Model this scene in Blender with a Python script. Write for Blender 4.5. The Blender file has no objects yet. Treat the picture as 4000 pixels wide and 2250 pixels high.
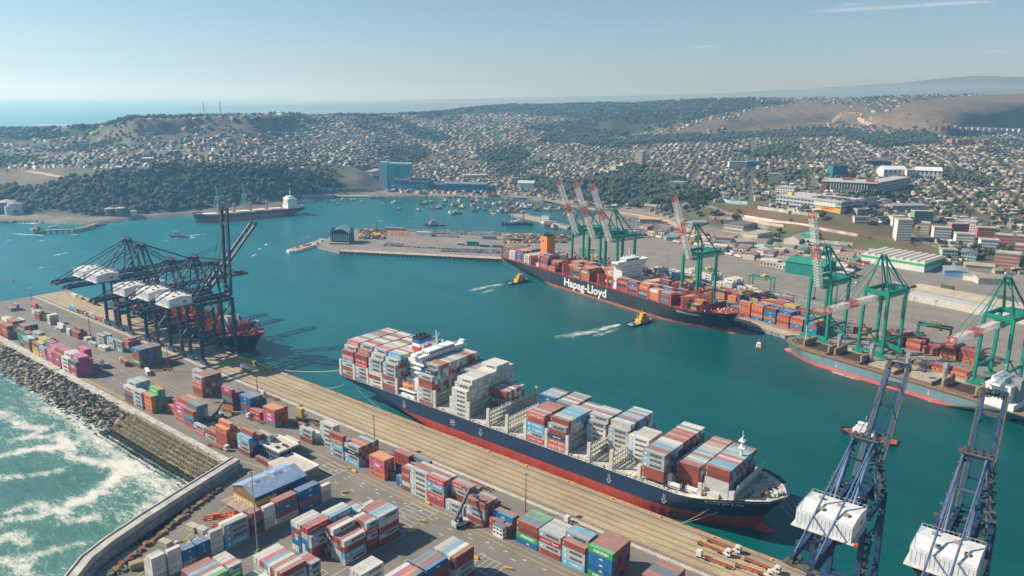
import bpy, math, random
import numpy as np
from math import sin, cos, tan, radians, pi, atan2, hypot, sqrt
from mathutils import Vector, Matrix, noise as mnoise
SC = bpy.context.scene
COL = SC.collection
rnd = random.Random(7)

# ---------------------------------------------------------------- camera, sky, sun, exposure
FPX, YAW, PITCH, ROLL, CAMZ = 3010.07, 2.2526636, 0.2439581, 0.007468, 201.284   # focal length in pixels of a 4000 px wide frame
_fw = Vector((cos(PITCH)*cos(YAW), cos(PITCH)*sin(YAW), -sin(PITCH)))
_r = Vector((sin(YAW), -cos(YAW), 0)); _u = _r.cross(_fw)
_rr = _r*cos(ROLL) + _u*sin(ROLL); _uu = -_r*sin(ROLL) + _u*cos(ROLL)
cam_d = bpy.data.cameras.new('camera'); cam_o = bpy.data.objects.new('camera', cam_d); COL.objects.link(cam_o)
cam_d.sensor_width = 36; cam_d.lens = 36*FPX/4000; cam_d.clip_start = 1; cam_d.clip_end = 90000
_m = Matrix((_rr, _uu, -_fw)).transposed().to_4x4(); _m.translation = Vector((0, 0, CAMZ)); cam_o.matrix_world = _m
SC.camera = cam_o
SUN_AZ = radians(32+180); SUN_EL = radians(38)        # direction towards the sun
world = bpy.data.worlds.new('World'); SC.world = world; world.use_nodes = True
_nt = world.node_tree; _nt.nodes.clear()
_sky = _nt.nodes.new('ShaderNodeTexSky'); _sky.sky_type = 'NISHITA'; _sky.sun_disc = False
_sky.sun_elevation = SUN_EL; _sky.sun_rotation = pi/2 - SUN_AZ
_sky.air_density = 1.0; _sky.dust_density = 0.3; _sky.ozone_density = 4.0; _sky.altitude = 0
_bg = _nt.nodes.new('ShaderNodeBackground'); _bg.inputs['Strength'].default_value = 0.078
_wo = _nt.nodes.new('ShaderNodeOutputWorld')
_tc = _nt.nodes.new('ShaderNodeTexCoord'); _sz = _nt.nodes.new('ShaderNodeSeparateXYZ'); _nt.links.new(_tc.outputs['Generated'], _sz.inputs[0])
_cr = _nt.nodes.new('ShaderNodeValToRGB'); _nt.links.new(_sz.outputs[2], _cr.inputs[0])       # low air is whiter and bluer than the model's
_cr.color_ramp.elements[0].position = 0.0; _cr.color_ramp.elements[0].color = (.77, .94, 1.22, 1)
_cr.color_ramp.elements[1].position = .16; _cr.color_ramp.elements[1].color = (.99, .97, .92, 1)
_mu = _nt.nodes.new('ShaderNodeVectorMath'); _mu.operation = 'MULTIPLY'
_nt.links.new(_sky.outputs[0], _mu.inputs[0]); _nt.links.new(_cr.outputs[0], _mu.inputs[1]); _nt.links.new(_mu.outputs[0], _bg.inputs[0]); _nt.links.new(_bg.outputs[0], _wo.inputs[0])
sun_d = bpy.data.lights.new('sun', 'SUN'); sun_d.energy = 5.0; sun_d.angle = radians(0.5); sun_d.color = (1.0, .92, .79)
sun_o = bpy.data.objects.new('sun', sun_d); COL.objects.link(sun_o)
sun_o.rotation_euler = Vector((cos(SUN_AZ)*cos(SUN_EL), sin(SUN_AZ)*cos(SUN_EL), sin(SUN_EL))).to_track_quat('Z', 'Y').to_euler()
SC.view_settings.view_transform = 'Standard'; SC.view_settings.look = 'None'; SC.view_settings.exposure = 0.46; SC.view_settings.gamma = 1
SC.cycles.max_bounces = 6; SC.cycles.diffuse_bounces = 2; SC.cycles.glossy_bounces = 2; SC.cycles.transparent_max_bounces = 8
SC.cycles.volume_bounces = 2; SC.cycles.use_denoising = True
HAZE_DENSITY = 1.55e-4

WATER_Z = -3.5
def at(px, py, z=0.0):
    "survey point of the ground plane at height z that the drone photograph shows at px, py (4000 px wide frame)"
    d = _fw + _rr*((px-2000)/FPX) + _uu*((1125-py)/FPX); t = (z-CAMZ)/d.z
    return Vector((d.x*t, d.y*t, z))
def pix(p):
    d = Vector(p) - Vector((0, 0, CAMZ)); z = d.dot(_fw)
    return (2000+FPX*d.dot(_rr)/z, 1125-FPX*d.dot(_uu)/z) if z > 1 else (-9999, -9999)
# frame of the opposite quay: a runs along it, b points inland
_qa = radians(-14.5); QU = Vector((cos(_qa), sin(_qa), 0)); QN = Vector((-sin(_qa), cos(_qa), 0)); QO = Vector((-585, 700, 0))
def qp(a, b, z=0.0): return QO + QU*a + QN*b + Vector((0, 0, z))
QM = Matrix((QU, QN, Vector((0, 0, 1)))).transposed().to_4x4(); QM.translation = QO

# ---------------------------------------------------------------- materials
MATS = {}
def srgb(h):
    h = h.lstrip('#'); c = [int(h[i:i+2], 16)/255 for i in (0, 2, 4)]
    return tuple(((x+.055)/1.055)**2.4 if x > .04 else x/12.92 for x in c)
def mat(name, col=(.5, .5, .5), rough=.75, metal=0.0, var=.12, scale=.4, src=None, bump=0.0, top=None, rust=0.0, detail=3, streak=0):
    """src: None | 'obj' (object colour) | 'attr' (face colour). var: brightness variation from noise. top: pale dust on faces that look up. rust: share of rusty patches"""
    if name in MATS: return MATS[name]
    m = bpy.data.materials.new(name); MATS[name] = m; m.use_nodes = True; nt = m.node_tree; N, L = nt.nodes, nt.links
    b = N['Principled BSDF']; b.inputs['Roughness'].default_value = rough; b.inputs['Metallic'].default_value = metal
    if src == 'obj': s = N.new('ShaderNodeObjectInfo'); c = s.outputs['Color']
    elif src == 'attr': s = N.new('ShaderNodeAttribute'); s.attribute_name = 'Col'; c = s.outputs['Color']
    else: s = N.new('ShaderNodeRGB'); s.outputs[0].default_value = (*col, 1); c = s.outputs[0]
    g = N.new('ShaderNodeNewGeometry')
    nz = N.new('ShaderNodeTexNoise'); nz.inputs['Scale'].default_value = scale; nz.inputs['Detail'].default_value = detail
    L.new(g.outputs['Position'], nz.inputs['Vector'])
    if top:
        sx = N.new('ShaderNodeSeparateXYZ'); L.new(g.outputs['Normal'], sx.inputs[0])
        mr = N.new('ShaderNodeMapRange'); mr.inputs[1].default_value = .6; mr.inputs[2].default_value = .95; mr.inputs[4].default_value = top[1]
        L.new(sx.outputs[2], mr.inputs[0]); mx = N.new('ShaderNodeMixRGB'); mx.inputs[2].default_value = (*top[0], 1)
        L.new(mr.outputs[0], mx.inputs[0]); L.new(c, mx.inputs[1]); c = mx.outputs[0]
    if rust:
        n2 = N.new('ShaderNodeTexNoise'); n2.inputs['Scale'].default_value = scale*1.7; n2.inputs['Detail'].default_value = 5; 
        if streak: mq = N.new('ShaderNodeMapping'); mq.inputs['Scale'].default_value = (1, 1, streak); L.new(g.outputs['Position'], mq.inputs[0]); L.new(mq.outputs[0], n2.inputs['Vector'])
        else: L.new(g.outputs['Position'], n2.inputs['Vector'])
        m2 = N.new('ShaderNodeMapRange'); m2.inputs[1].default_value = .74-rust; m2.inputs[2].default_value = .80-rust*.6; L.new(n2.outputs[0], m2.inputs[0])
        mm = N.new('ShaderNodeMath'); mm.operation = 'MULTIPLY'; mm.inputs[1].default_value = .6; L.new(m2.outputs[0], mm.inputs[0])
        mx = N.new('ShaderNodeMixRGB'); mx.inputs[2].default_value = (.2, .085, .04, 1); L.new(mm.outputs[0], mx.inputs[0]); L.new(c, mx.inputs[1]); c = mx.outputs[0]
    if var:
        mr = N.new('ShaderNodeMapRange'); mr.inputs[1].default_value = .3; mr.inputs[2].default_value = .7
        mr.inputs[3].default_value = 1-var; mr.inputs[4].default_value = 1+var; L.new(nz.outputs[0], mr.inputs[0])
        vm = N.new('ShaderNodeVectorMath'); vm.operation = 'SCALE'; L.new(c, vm.inputs[0]); L.new(mr.outputs[0], vm.inputs['Scale']); c = vm.outputs[0]
    L.new(c, b.inputs['Base Color'])
    if bump:
        bp = N.new('ShaderNodeBump'); bp.inputs['Strength'].default_value = bump; bp.inputs['Distance'].default_value = .3
        L.new(nz.outputs[0], bp.inputs['Height']); L.new(bp.outputs[0], b.inputs['Normal'])
    return m

# ---------------------------------------------------------------- mesh building
class MB:
    def __init__(s): s.v = []; s.f = []; s.m = []; s.c = []; s.T = None
    def add(s, vs, fs, mi=0, col=None):
        n = len(s.v)
        if s.T is not None: vs = [s.T @ Vector(v) for v in vs]
        s.v.extend([tuple(v) for v in vs]); s.f.extend([tuple(i+n for i in f) for f in fs])
        s.m.extend([mi]*len(fs) if isinstance(mi, int) else mi); s.c.extend([col]*len(fs)); return s
    def box(s, x0, y0, z0, x1, y1, z1, mi=0, col=None):
        return s.add([(x0,y0,z0),(x1,y0,z0),(x1,y1,z0),(x0,y1,z0),(x0,y0,z1),(x1,y0,z1),(x1,y1,z1),(x0,y1,z1)],
                     [(3,2,1,0),(4,5,6,7),(0,1,5,4),(1,2,6,5),(2,3,7,6),(3,0,4,7)], mi, col)
    def cbox(s, cx, cy, z0, lx, ly, h, mi=0, col=None): return s.box(cx-lx/2, cy-ly/2, z0, cx+lx/2, cy+ly/2, z0+h, mi, col)
    def beam(s, a, b, w, h=None, mi=0, col=None):
        a, b = Vector(a), Vector(b); d = b-a
        if d.length < 1e-6: return s
        h = h or w; d.normalize(); up = Vector((0, 0, 1)) if abs(d.z) < .98 else Vector((0, 1, 0))
        r = d.cross(up).normalized()*(w/2); q = r.cross(d).normalized()*(h/2)
        vs = [p+i*r+j*q for p in (a, b) for i, j in ((-1,-1),(1,-1),(1,1),(-1,1))]
        return s.add(vs, [(0,1,2,3),(7,6,5,4),(0,4,5,1),(1,5,6,2),(2,6,7,3),(3,7,4,0)], mi, col)
    def tube(s, a, b, r, n=8, mi=0, col=None, r2=None):
        a, b = Vector(a), Vector(b); d = (b-a).normalized(); up = Vector((0, 0, 1)) if abs(d.z) < .98 else Vector((0, 1, 0))
        x = d.cross(up).normalized(); y = x.cross(d); r2 = r if r2 is None else r2
        vs = [a+(x*cos(2*pi*i/n)+y*sin(2*pi*i/n))*r for i in range(n)] + [b+(x*cos(2*pi*i/n)+y*sin(2*pi*i/n))*r2 for i in range(n)]
        return s.add(vs, [(i, (i+1) % n, n+(i+1) % n, n+i) for i in range(n)] + [tuple(range(n))[::-1], tuple(range(n, 2*n))], mi, col)
    def prism(s, poly, z0, z1, mi=0, col=None, mtop=None):
        n = len(poly); z1s = z1 if isinstance(z1, (list, tuple)) else [z1]*n; z0s = z0 if isinstance(z0, (list, tuple)) else [z0]*n
        area = sum(poly[i][0]*poly[(i+1) % n][1]-poly[(i+1) % n][0]*poly[i][1] for i in range(n))
        if area < 0: poly = poly[::-1]; z1s = list(z1s)[::-1]; z0s = list(z0s)[::-1]
        vs = [(p[0], p[1], z) for p, z in zip(poly, z0s)] + [(p[0], p[1], z) for p, z in zip(poly, z1s)]
        s.add(vs, [(i, (i+1) % n, n+(i+1) % n, n+i) for i in range(n)] + [tuple(range(n))[::-1]], mi, col)
        return s.add(vs[n:], [tuple(range(n))], mi if mtop is None else mtop, col)
    def sheet(s, poly, z, mi=0, col=None):
        area = sum(poly[i][0]*poly[(i+1) % len(poly)][1]-poly[(i+1) % len(poly)][0]*poly[i][1] for i in range(len(poly)))
        if area < 0: poly = poly[::-1]
        return s.add([(p[0], p[1], z) for p in poly], [tuple(range(len(poly)))], mi, col)
    def gable(s, x0, y0, x1, y1, z0, h, mi=0, col=None, ov=.4, th=.2):
        "a pitched roof slab, ridge along the longer side"
        if x1-x0 >= y1-y0:
            a, b, c, d, ym = x0-ov, x1+ov, y0-ov, y1+ov, (y0+y1)/2
            v = [(a,c,z0),(b,c,z0),(b,ym,z0+h),(a,ym,z0+h),(a,d,z0),(b,d,z0)]
        else:
            a, b, c, d, xm = y0-ov, y1+ov, x0-ov, x1+ov, (x0+x1)/2
            v = [(c,b,z0),(c,a,z0),(xm,a,z0+h),(xm,b,z0+h),(d,b,z0),(d,a,z0)]
        v += [(p[0], p[1], p[2]-th) for p in v]
        return s.add(v, [(0,1,2,3),(3,2,5,4),(7,6,9,8),(8,9,10,11),(0,6,7,1),(4,5,11,10),(0,3,9,6),(3,4,10,9),(1,7,8,2),(2,8,11,5)], mi, col)
    def build(s, name, mats, parent=None, smooth=False, M=None):
        me = bpy.data.meshes.new(name); me.from_pydata(s.v, [], s.f)
        if not isinstance(mats, (list, tuple)): mats = [mats]
        for m in mats: me.materials.append(m)
        me.polygons.foreach_set('material_index', s.m)
        if any(c is not None for c in s.c):
            a = me.attributes.new('Col', 'FLOAT_COLOR', 'FACE')
            a.data.foreach_set('color', np.array([(*(c or (.5,.5,.5)), 1) for c in s.c], dtype=np.float32).ravel())
        if smooth: me.polygons.foreach_set('use_smooth', [True]*len(s.f))
        me.update(); return link(name, me, parent, M)
def link(name, me, parent=None, M=None):
    o = bpy.data.objects.new(name, me); COL.objects.link(o)
    if parent is not None: o.parent = parent
    if M is not None: o.matrix_world = M
    return o
def tag(o, label=None, cat=None, group=None, kind=None):
    if label: o['label'] = label
    if cat: o['category'] = cat
    if group: o['group'] = group
    if kind: o['kind'] = kind
    return o
def empty(name, loc, rz=0, label=None, cat=None, group=None):
    o = bpy.data.objects.new(name, None); COL.objects.link(o); o.location = loc; o.rotation_euler = (0, 0, rz); o.empty_display_size = .1
    return tag(o, label, cat, group)
KIDS = {}
def copy_tree(o, parent=None):
    if not KIDS:
        pass
    c = o.copy(); COL.objects.link(c); c.parent = parent
    for ch in o.children: copy_tree(ch, c)
    return c
def _ordw(n):
    U = 'zeroth first second third fourth fifth sixth seventh eighth ninth tenth eleventh twelfth thirteenth fourteenth fifteenth sixteenth seventeenth eighteenth nineteenth'.split(); Tn = 'x x twenty thirty forty fifty sixty seventy eighty ninety'.split()
    if n >= 100: return ['', 'hundred', 'two-hundred', 'three-hundred'][n//100]+('th' if n % 100 == 0 else '-'+_ordw(n % 100))
    if n < 20: return U[n]
    return Tn[n//10][:-1]+'ieth' if n % 10 == 0 else Tn[n//10]+'-'+U[n % 10]
ORDN = ['']+[_ordw(i)+' ' for i in range(2, 400)]
def in_poly(x, y, poly):
    r = False; j = len(poly)-1
    for i in range(len(poly)):
        xi, yi = poly[i]; xj, yj = poly[j]
        if (yi > y) != (yj > y) and x < (xj-xi)*(y-yi)/(yj-yi)+xi: r = not r
        j = i
    return r
def mass(name, tmpl, pos, rot, scl, cols, mats, mi=None, parent=None):
    "many copies of template meshes (list of (verts, faces, colour slots)) merged into one mesh. cols: N x slots x 3"
    V, F, C, S = [], [], [], []; off = 0; lens = []
    for k, (tv, tf, ts) in enumerate(tmpl):
        idx = np.arange(k, len(pos), len(tmpl)); n = len(idx)
        if n == 0: continue
        tv = np.asarray(tv, float); nv = len(tv); c, s = np.cos(rot[idx]), np.sin(rot[idx]); sc = scl[idx]
        x = tv[None, :, 0]*sc[:, None, 0]; y = tv[None, :, 1]*sc[:, None, 1]; z = tv[None, :, 2]*sc[:, None, 2]
        V.append(np.stack([x*c[:, None]-y*s[:, None]+pos[idx, None, 0], x*s[:, None]+y*c[:, None]+pos[idx, None, 1], z+pos[idx, None, 2]], -1).reshape(-1, 3))
        fl = np.array([len(f) for f in tf]); flat = np.concatenate([np.array(f) for f in tf])
        F.append((flat[None, :]+(np.arange(n)*nv)[:, None]+off).ravel()); lens.append(np.tile(fl, n))
        C.append(cols[idx][:, np.array(ts)].reshape(-1, 3)); off += n*nv
    V = np.concatenate(V); F = np.concatenate(F); C = np.concatenate(C); lens = np.concatenate(lens)
    me = bpy.data.meshes.new(name); me.vertices.add(len(V)); me.vertices.foreach_set('co', V.astype(np.float32).ravel())
    me.loops.add(len(F)); me.loops.foreach_set('vertex_index', F.astype(np.int32)); me.polygons.add(len(lens))
    st = np.concatenate([[0], np.cumsum(lens)[:-1]]); me.polygons.foreach_set('loop_start', st.astype(np.int32))
    if not isinstance(mats, (list, tuple)): mats = [mats]
    for m in mats: me.materials.append(m)
    me.update(calc_edges=True); me.validate()
    a = me.attributes.new('Col', 'FLOAT_COLOR', 'FACE'); a.data.foreach_set('color', np.concatenate([C, np.ones((len(C), 1))], 1).astype(np.float32).ravel())
    return link(name, me, parent)
# ---------------------------------------------------------------- terrain
def hz(px): return 376+ROLL*(px-2000)     # row of the true horizon
COLS = {   # profile of the land seen in each column: (row, height) from the shore inland, then (range, height) beyond the ridge
 -700: ([(880,-9),(874,-3.6),(862,1),(835,3),(820,5),(730,35),(676,50),(640,55),(600,60),(567,70),(535,85)], [(2900,60),(3600,-9),(9000,-12)]),
 0: ([(884,-9),(874,-3.6),(862,1),(835,3),(820,5),(730,35),(676,50),(640,55),(600,60),(567,75),(530,95),(512,100)], [(2900,60),(3600,-9),(9000,-12)]),
 400: ([(890,-9),(876,-3.6),(862,1),(840,4),(830,6),(687,60),(640,68),(600,72),(560,80),(520,100),(497,116)], [(2700,90),(3600,-9),(9000,-12)]),
 600: ([(868,-9),(858,-3.6),(850,2),(828,4),(815,8),(655,70),(620,75),(590,78),(560,88),(520,108),(480,132),(458,146)], [(2800,120),(3900,-9),(9000,-12)]),
 1000: ([(842,-9),(832,-3.6),(826,2),(800,4),(785,8),(660,60),(620,68),(580,78),(540,95),(500,118),(470,136),(448,150)], [(3000,120),(4400,-4),(9000,-12)]),
 1400: ([(778,-9),(768,-3.6),(762,0),(748,4),(700,25),(650,45),(600,60),(560,72),(520,88),(480,112),(456,129)], [(3300,120),(4600,20),(9000,10)]),
 1600: ([(780,-9),(770,-3.6),(760,2),(735,3),(700,8),(650,20),(600,40),(550,62),(500,92),(470,108),(446,130)], [(3600,120),(5000,30),(9000,10)]),
 2000: ([(790,-9),(782,-3.6),(774,2),(745,3),(720,6),(690,12),(650,22),(600,42),(550,62),(500,88),(460,110),(430,134),(0,4300,411)], [(4900,135),(6000,40),(9000,20)]),
 2400: ([(842,-9),(830,-3.6),(820,2),(800,3),(785,6),(710,35),(690,37),(650,42),(600,50),(560,58),(535,50),(500,82),(0,3100,460),(0,3500,430),(0,4200,403)], [(5000,140),(6500,60),(9000,20)]),
 2800: ([(1010,-4),(900,-2),(870,5),(790,30),(760,36),(700,45),(650,52),(600,60),(560,66),(535,70),(515,80),(0,3000,460),(0,3400,430),(0,4000,400),(0,4600,387)], [(5400,165),(6500,60),(9000,20)]),
 3200: ([(1010,-4),(985,-2),(955,5),(840,32),(800,40),(750,46),(700,52),(650,58),(600,66),(560,74),(520,85),(480,106),(0,3300,440),(0,3700,410),(0,4400,383)], [(5200,175),(6500,60),(9000,20)]),
 3600: ([(1100,-4),(1050,-1),(1000,6),(940,14),(880,24),(820,34),(760,42),(700,50),(650,56),(600,64),(560,74),(530,82),(0,2800,480),(0,3200,430),(0,3700,392),(0,4200,373)], [(5000,190),(6500,60),(9000,20)]),
 4000: ([(1180,-4),(1110,-1),(1000,10),(940,18),(880,26),(820,34),(760,40),(700,46),(650,52),(600,58),(560,64),(530,72),(500,84),(0,3400,450),(0,3900,402),(0,4400,368)], [(5200,190),(6500,60),(9000,20)]),
 4700: ([(1180,-4),(1110,-1),(1000,10),(940,18),(880,26),(820,34),(760,40),(700,46),(650,52),(600,58),(560,64),(530,72),(500,84),(0,3400,452),(0,3900,404),(0,4400,368)], [(5200,190),(6500,60),(9000,20)]),
}
def _prof(px):
    rows, far = COLS[px]; R_, Z_ = [], []
    for row in rows:
        if len(row) == 3: r = row[1]; z = CAMZ+(hz(px)-row[2])/FPX*r*.97
        else: py, z = row; p = at(px, py, z); r = hypot(p.x, p.y)
        if R_ and r <= R_[-1]+4: r = R_[-1]+4
        R_.append(r); Z_.append(z)
    for r, z in far:
        R_.append(max(r, R_[-1]+200)); Z_.append(z)
    p = at(px, 1000, 0); return atan2(p.y, p.x), np.array(R_), np.array(Z_)
PROF = sorted([_prof(px) for px in COLS], key=lambda t: t[0])
_AZ = np.array([p[0] for p in PROF])
_SG = np.linspace(0, 1, 140)
def _res(p):   # resample each profile by normalised feature index so shore, cliff and ridge blend between columns
    k = np.linspace(0, 1, len(p[1])); return np.interp(_SG, k, p[1]), np.interp(_SG, k, p[2])
_RS = [_res(p) for p in PROF]
NAZ = 420; AZS = np.linspace(_AZ[0], _AZ[-1], NAZ)
RG = 700*np.exp(np.linspace(0, math.log(9000/700), 420))
HG = np.zeros((NAZ, len(RG)))
def _smooth(t): return t*t*(3-2*t)
for i, az in enumerate(AZS):
    k = min(max(np.searchsorted(_AZ, az)-1, 0), len(_AZ)-2); t = _smooth((az-_AZ[k])/(_AZ[k+1]-_AZ[k]))
    rr = _RS[k][0]*(1-t)+_RS[k+1][0]*t; zz = _RS[k][1]*(1-t)+_RS[k+1][1]*t
    HG[i] = np.interp(RG, rr, zz)
for i in range(NAZ):      # gullies and small relief inland
    for j in range(len(RG)):
        h = HG[i, j]
        if h > 12:
            x, y = RG[j]*cos(AZS[i]), RG[j]*sin(AZS[i]); a = min((h-12)/40, 1)
            HG[i, j] = h + a*(9*mnoise.noise((x/260, y/260, 0)) + 4*mnoise.noise((x/90, y/90, 3))) - a*3
def ground(x, y):
    az = atan2(y, x); r = hypot(x, y); fi = (az-AZS[0])/(AZS[-1]-AZS[0])*(NAZ-1); fj = math.log(max(r, 700.1)/700)/math.log(9000/700)*(len(RG)-1)
    if not (0 <= fi < NAZ-1 and 0 <= fj < len(RG)-1): return 0.0
    i, j = int(fi), int(fj); u, v = fi-i, fj-j
    return float((HG[i, j]*(1-u)+HG[i+1, j]*u)*(1-v)+(HG[i, j+1]*(1-u)+HG[i+1, j+1]*u)*v)
def ground_at(px, py, rmin=700):
    "where the sight line of a pixel first meets the land"
    d = _fw + _rr*((px-2000)/FPX) + _uu*((1125-py)/FPX); hl = hypot(d.x, d.y); r = rmin
    while r < 8800:
        t = r/hl; x, y, z = d.x*t, d.y*t, CAMZ+d.z*t
        if ground(x, y) >= z: return Vector((x, y, ground(x, y)))
        r *= 1.004
    return None
# colour of the land by zone (pixel polygons of the survey photograph turned into land cover)
ZONES = [   # (cover, polygon in photograph pixels)
 ('wood', [(-300,735),(150,740),(290,700),(420,685),(560,655),(1090,655),(1250,690),(1340,728),(1180,755),(1000,790),(700,820),(400,838),(-300,830)]),
 ('wood', [(-300,495),(0,497),(180,490),(240,520),(340,480),(480,455),(570,442),(575,458),(480,480),(350,510),(240,540),(190,545),(0,560),(-300,570)]),
 ('wood', [(2060,690),(2200,715),(2300,700),(2420,690),(2470,650),(2560,690),(2640,700),(2730,750),(2800,770),(2760,800),(2680,790),(2560,825),(2420,800),(2300,790),(2120,740)]),
 ('wood', [(2200,560),(2450,548),(2650,530),(2900,522),(3200,500),(3330,505),(3380,530),(3640,505),(3660,560),(3430,580),(3300,535),(3000,540),(2700,556),(2350,572)]),
 ('wood', [(1500,398),(2300,392),(3000,385),(3100,400),(2900,430),(2750,460),(2600,500),(2450,530),(2250,560),(2100,560),(2150,520),(2050,500),(2250,470),(2000,440),(1700,455),(1500,445)]),
 ('wood', [(1500,585),(1620,570),(1680,600),(1620,640),(1540,640)]), ('wood', [(1560,480),(1640,500),(1760,540),(1720,560),(1600,530)]), ('wood', [(1850,600),(2000,580),(2080,600),(2050,630),(1900,640)]), ('wood', [(2900,600),(3050,570),(3120,585),(3080,610),(2940,620)]),
 ('bare', [(-300,672),(60,668),(170,668),(296,672),(300,700),(250,735),(-300,735)]), ('bare', [(150,600),(290,606),(380,612),(520,598),(850,590),(850,604),(560,612),(380,626),(100,615)]),
 ('bare', [(2780,560),(2900,440),(3150,400),(3400,425),(3300,470),(3000,520)]), ('bare', [(3350,480),(3480,430),(3560,400),(4200,330),(4200,495),(3560,515),(3460,500)]), ('bare', [(700,480),(1000,470),(1180,500),(1150,520),(900,500)]),
 ('slope', [(2720,790),(2960,790),(3060,835),(3300,850),(3560,900),(3720,1000),(3560,1000),(3200,950),(2900,900),(2720,860)]),
]
def cover(px, py):
    for c, poly in ZONES:
        if in_poly(px, py, poly): return c
    return 'town'
LANDC = {'wood': (.045, .06, .032), 'bare': (.15, .115, .075), 'slope': (.13, .095, .045), 'town': (.115, .10, .072)}
def build_land():
    V = [(RG[j]*cos(AZS[i]), RG[j]*sin(AZS[i]), HG[i, j]) for i in range(NAZ) for j in range(len(RG))]
    nj = len(RG); F = [(i*nj+j, i*nj+j+1, (i+1)*nj+j+1, (i+1)*nj+j) for i in range(NAZ-1) for j in range(nj-1)]
    F = [f for f in F if max(V[k][2] for k in f) > -8]
    me = bpy.data.meshes.new('terrain'); me.from_pydata(V, [], F)
    cols = np.zeros((len(V), 4), np.float32); cols[:, 3] = 1
    for k, v in enumerate(V):
        px, py = pix(v); c = cover(px+12*mnoise.noise((v[0]/60, v[1]/60, 1)), py+8*mnoise.noise((v[0]/60, v[1]/60, 9)))
        cv = c; c = LANDC[c]
        n = .5+.5*mnoise.noise((v[0]/140, v[1]/140, 5)); g = .7*max(0, mnoise.noise((v[0]/55, v[1]/90, 8)))
        if v[2] < 3: c = (.2, .18, .15)
        if 'slope' == cv: q = max(0, min(1, .5+1.3*mnoise.noise((v[0]/60, v[1]/35, 2)))); c = (.15-.07*q, .085+.02*q, .05-.02*q)
        cols[k, :3] = [c[0]*(.75+.4*n)-g*.05, c[1]*(.8+.35*n)-g*.01, c[2]*(.8+.35*n)-g*.03]
    a = me.attributes.new('Col', 'FLOAT_COLOR', 'POINT'); a.data.foreach_set('color', np.clip(cols, .01, 1).ravel())
    me.materials.append(mat('land', src='attr', rough=.95, var=.25, scale=.03, detail=6)); me.polygons.foreach_set('use_smooth', [True]*len(F)); me.update()
    tag(link('terrain', me), kind='structure')
build_land()
# far ranges on the horizon
def range_ridge(name, dist, pts, depth, col):
    V, F = [], []; nn = 160
    for i in range(nn):
        px = -900+5900*i/(nn-1); py = np.interp(px, [p[0] for p in pts], [p[1] for p in pts])
        p = at(px, 1000, 0); az = atan2(p.y, p.x)
        z = CAMZ+(hz(px)-py)/FPX*dist + dist*.0006*mnoise.noise((px/130, dist, 0)) + dist*.0003*mnoise.noise((px/47, dist, 4))
        for r, zz in ((dist-depth, -9), (dist-depth*.45, z*.55+dist*.0006*mnoise.noise((px/70, 3, 3))), (dist, z), (dist+depth, -9)):
            V.append((r*cos(az), r*sin(az), max(zz, -9)))
    for i in range(nn-1):
        for k in range(3): F.append((i*4+k, i*4+k+1, i*4+k+5, i*4+k+4))
    me = bpy.data.meshes.new(name); me.from_pydata(V, [], F); me.materials.append(mat('far_land', (.09, .1, .07), rough=1, var=.3, scale=.002))
    me.polygons.foreach_set('use_smooth', [True]*len(F)); tag(link(name, me), kind='structure')
range_ridge('hills', 14000, [(-900,425),(0,415),(700,412),(1200,405),(1700,402),(2200,398),(2700,385),(3300,372),(4000,355),(5000,345)], 3000, 0)
range_ridge('mountains', 20000, [(-900,420),(0,410),(900,408),(1300,398),(1700,388),(2200,378),(2600,372),(3000,355),(3400,335),(3700,312),(4000,325),(5000,330)], 4000, 0)
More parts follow.
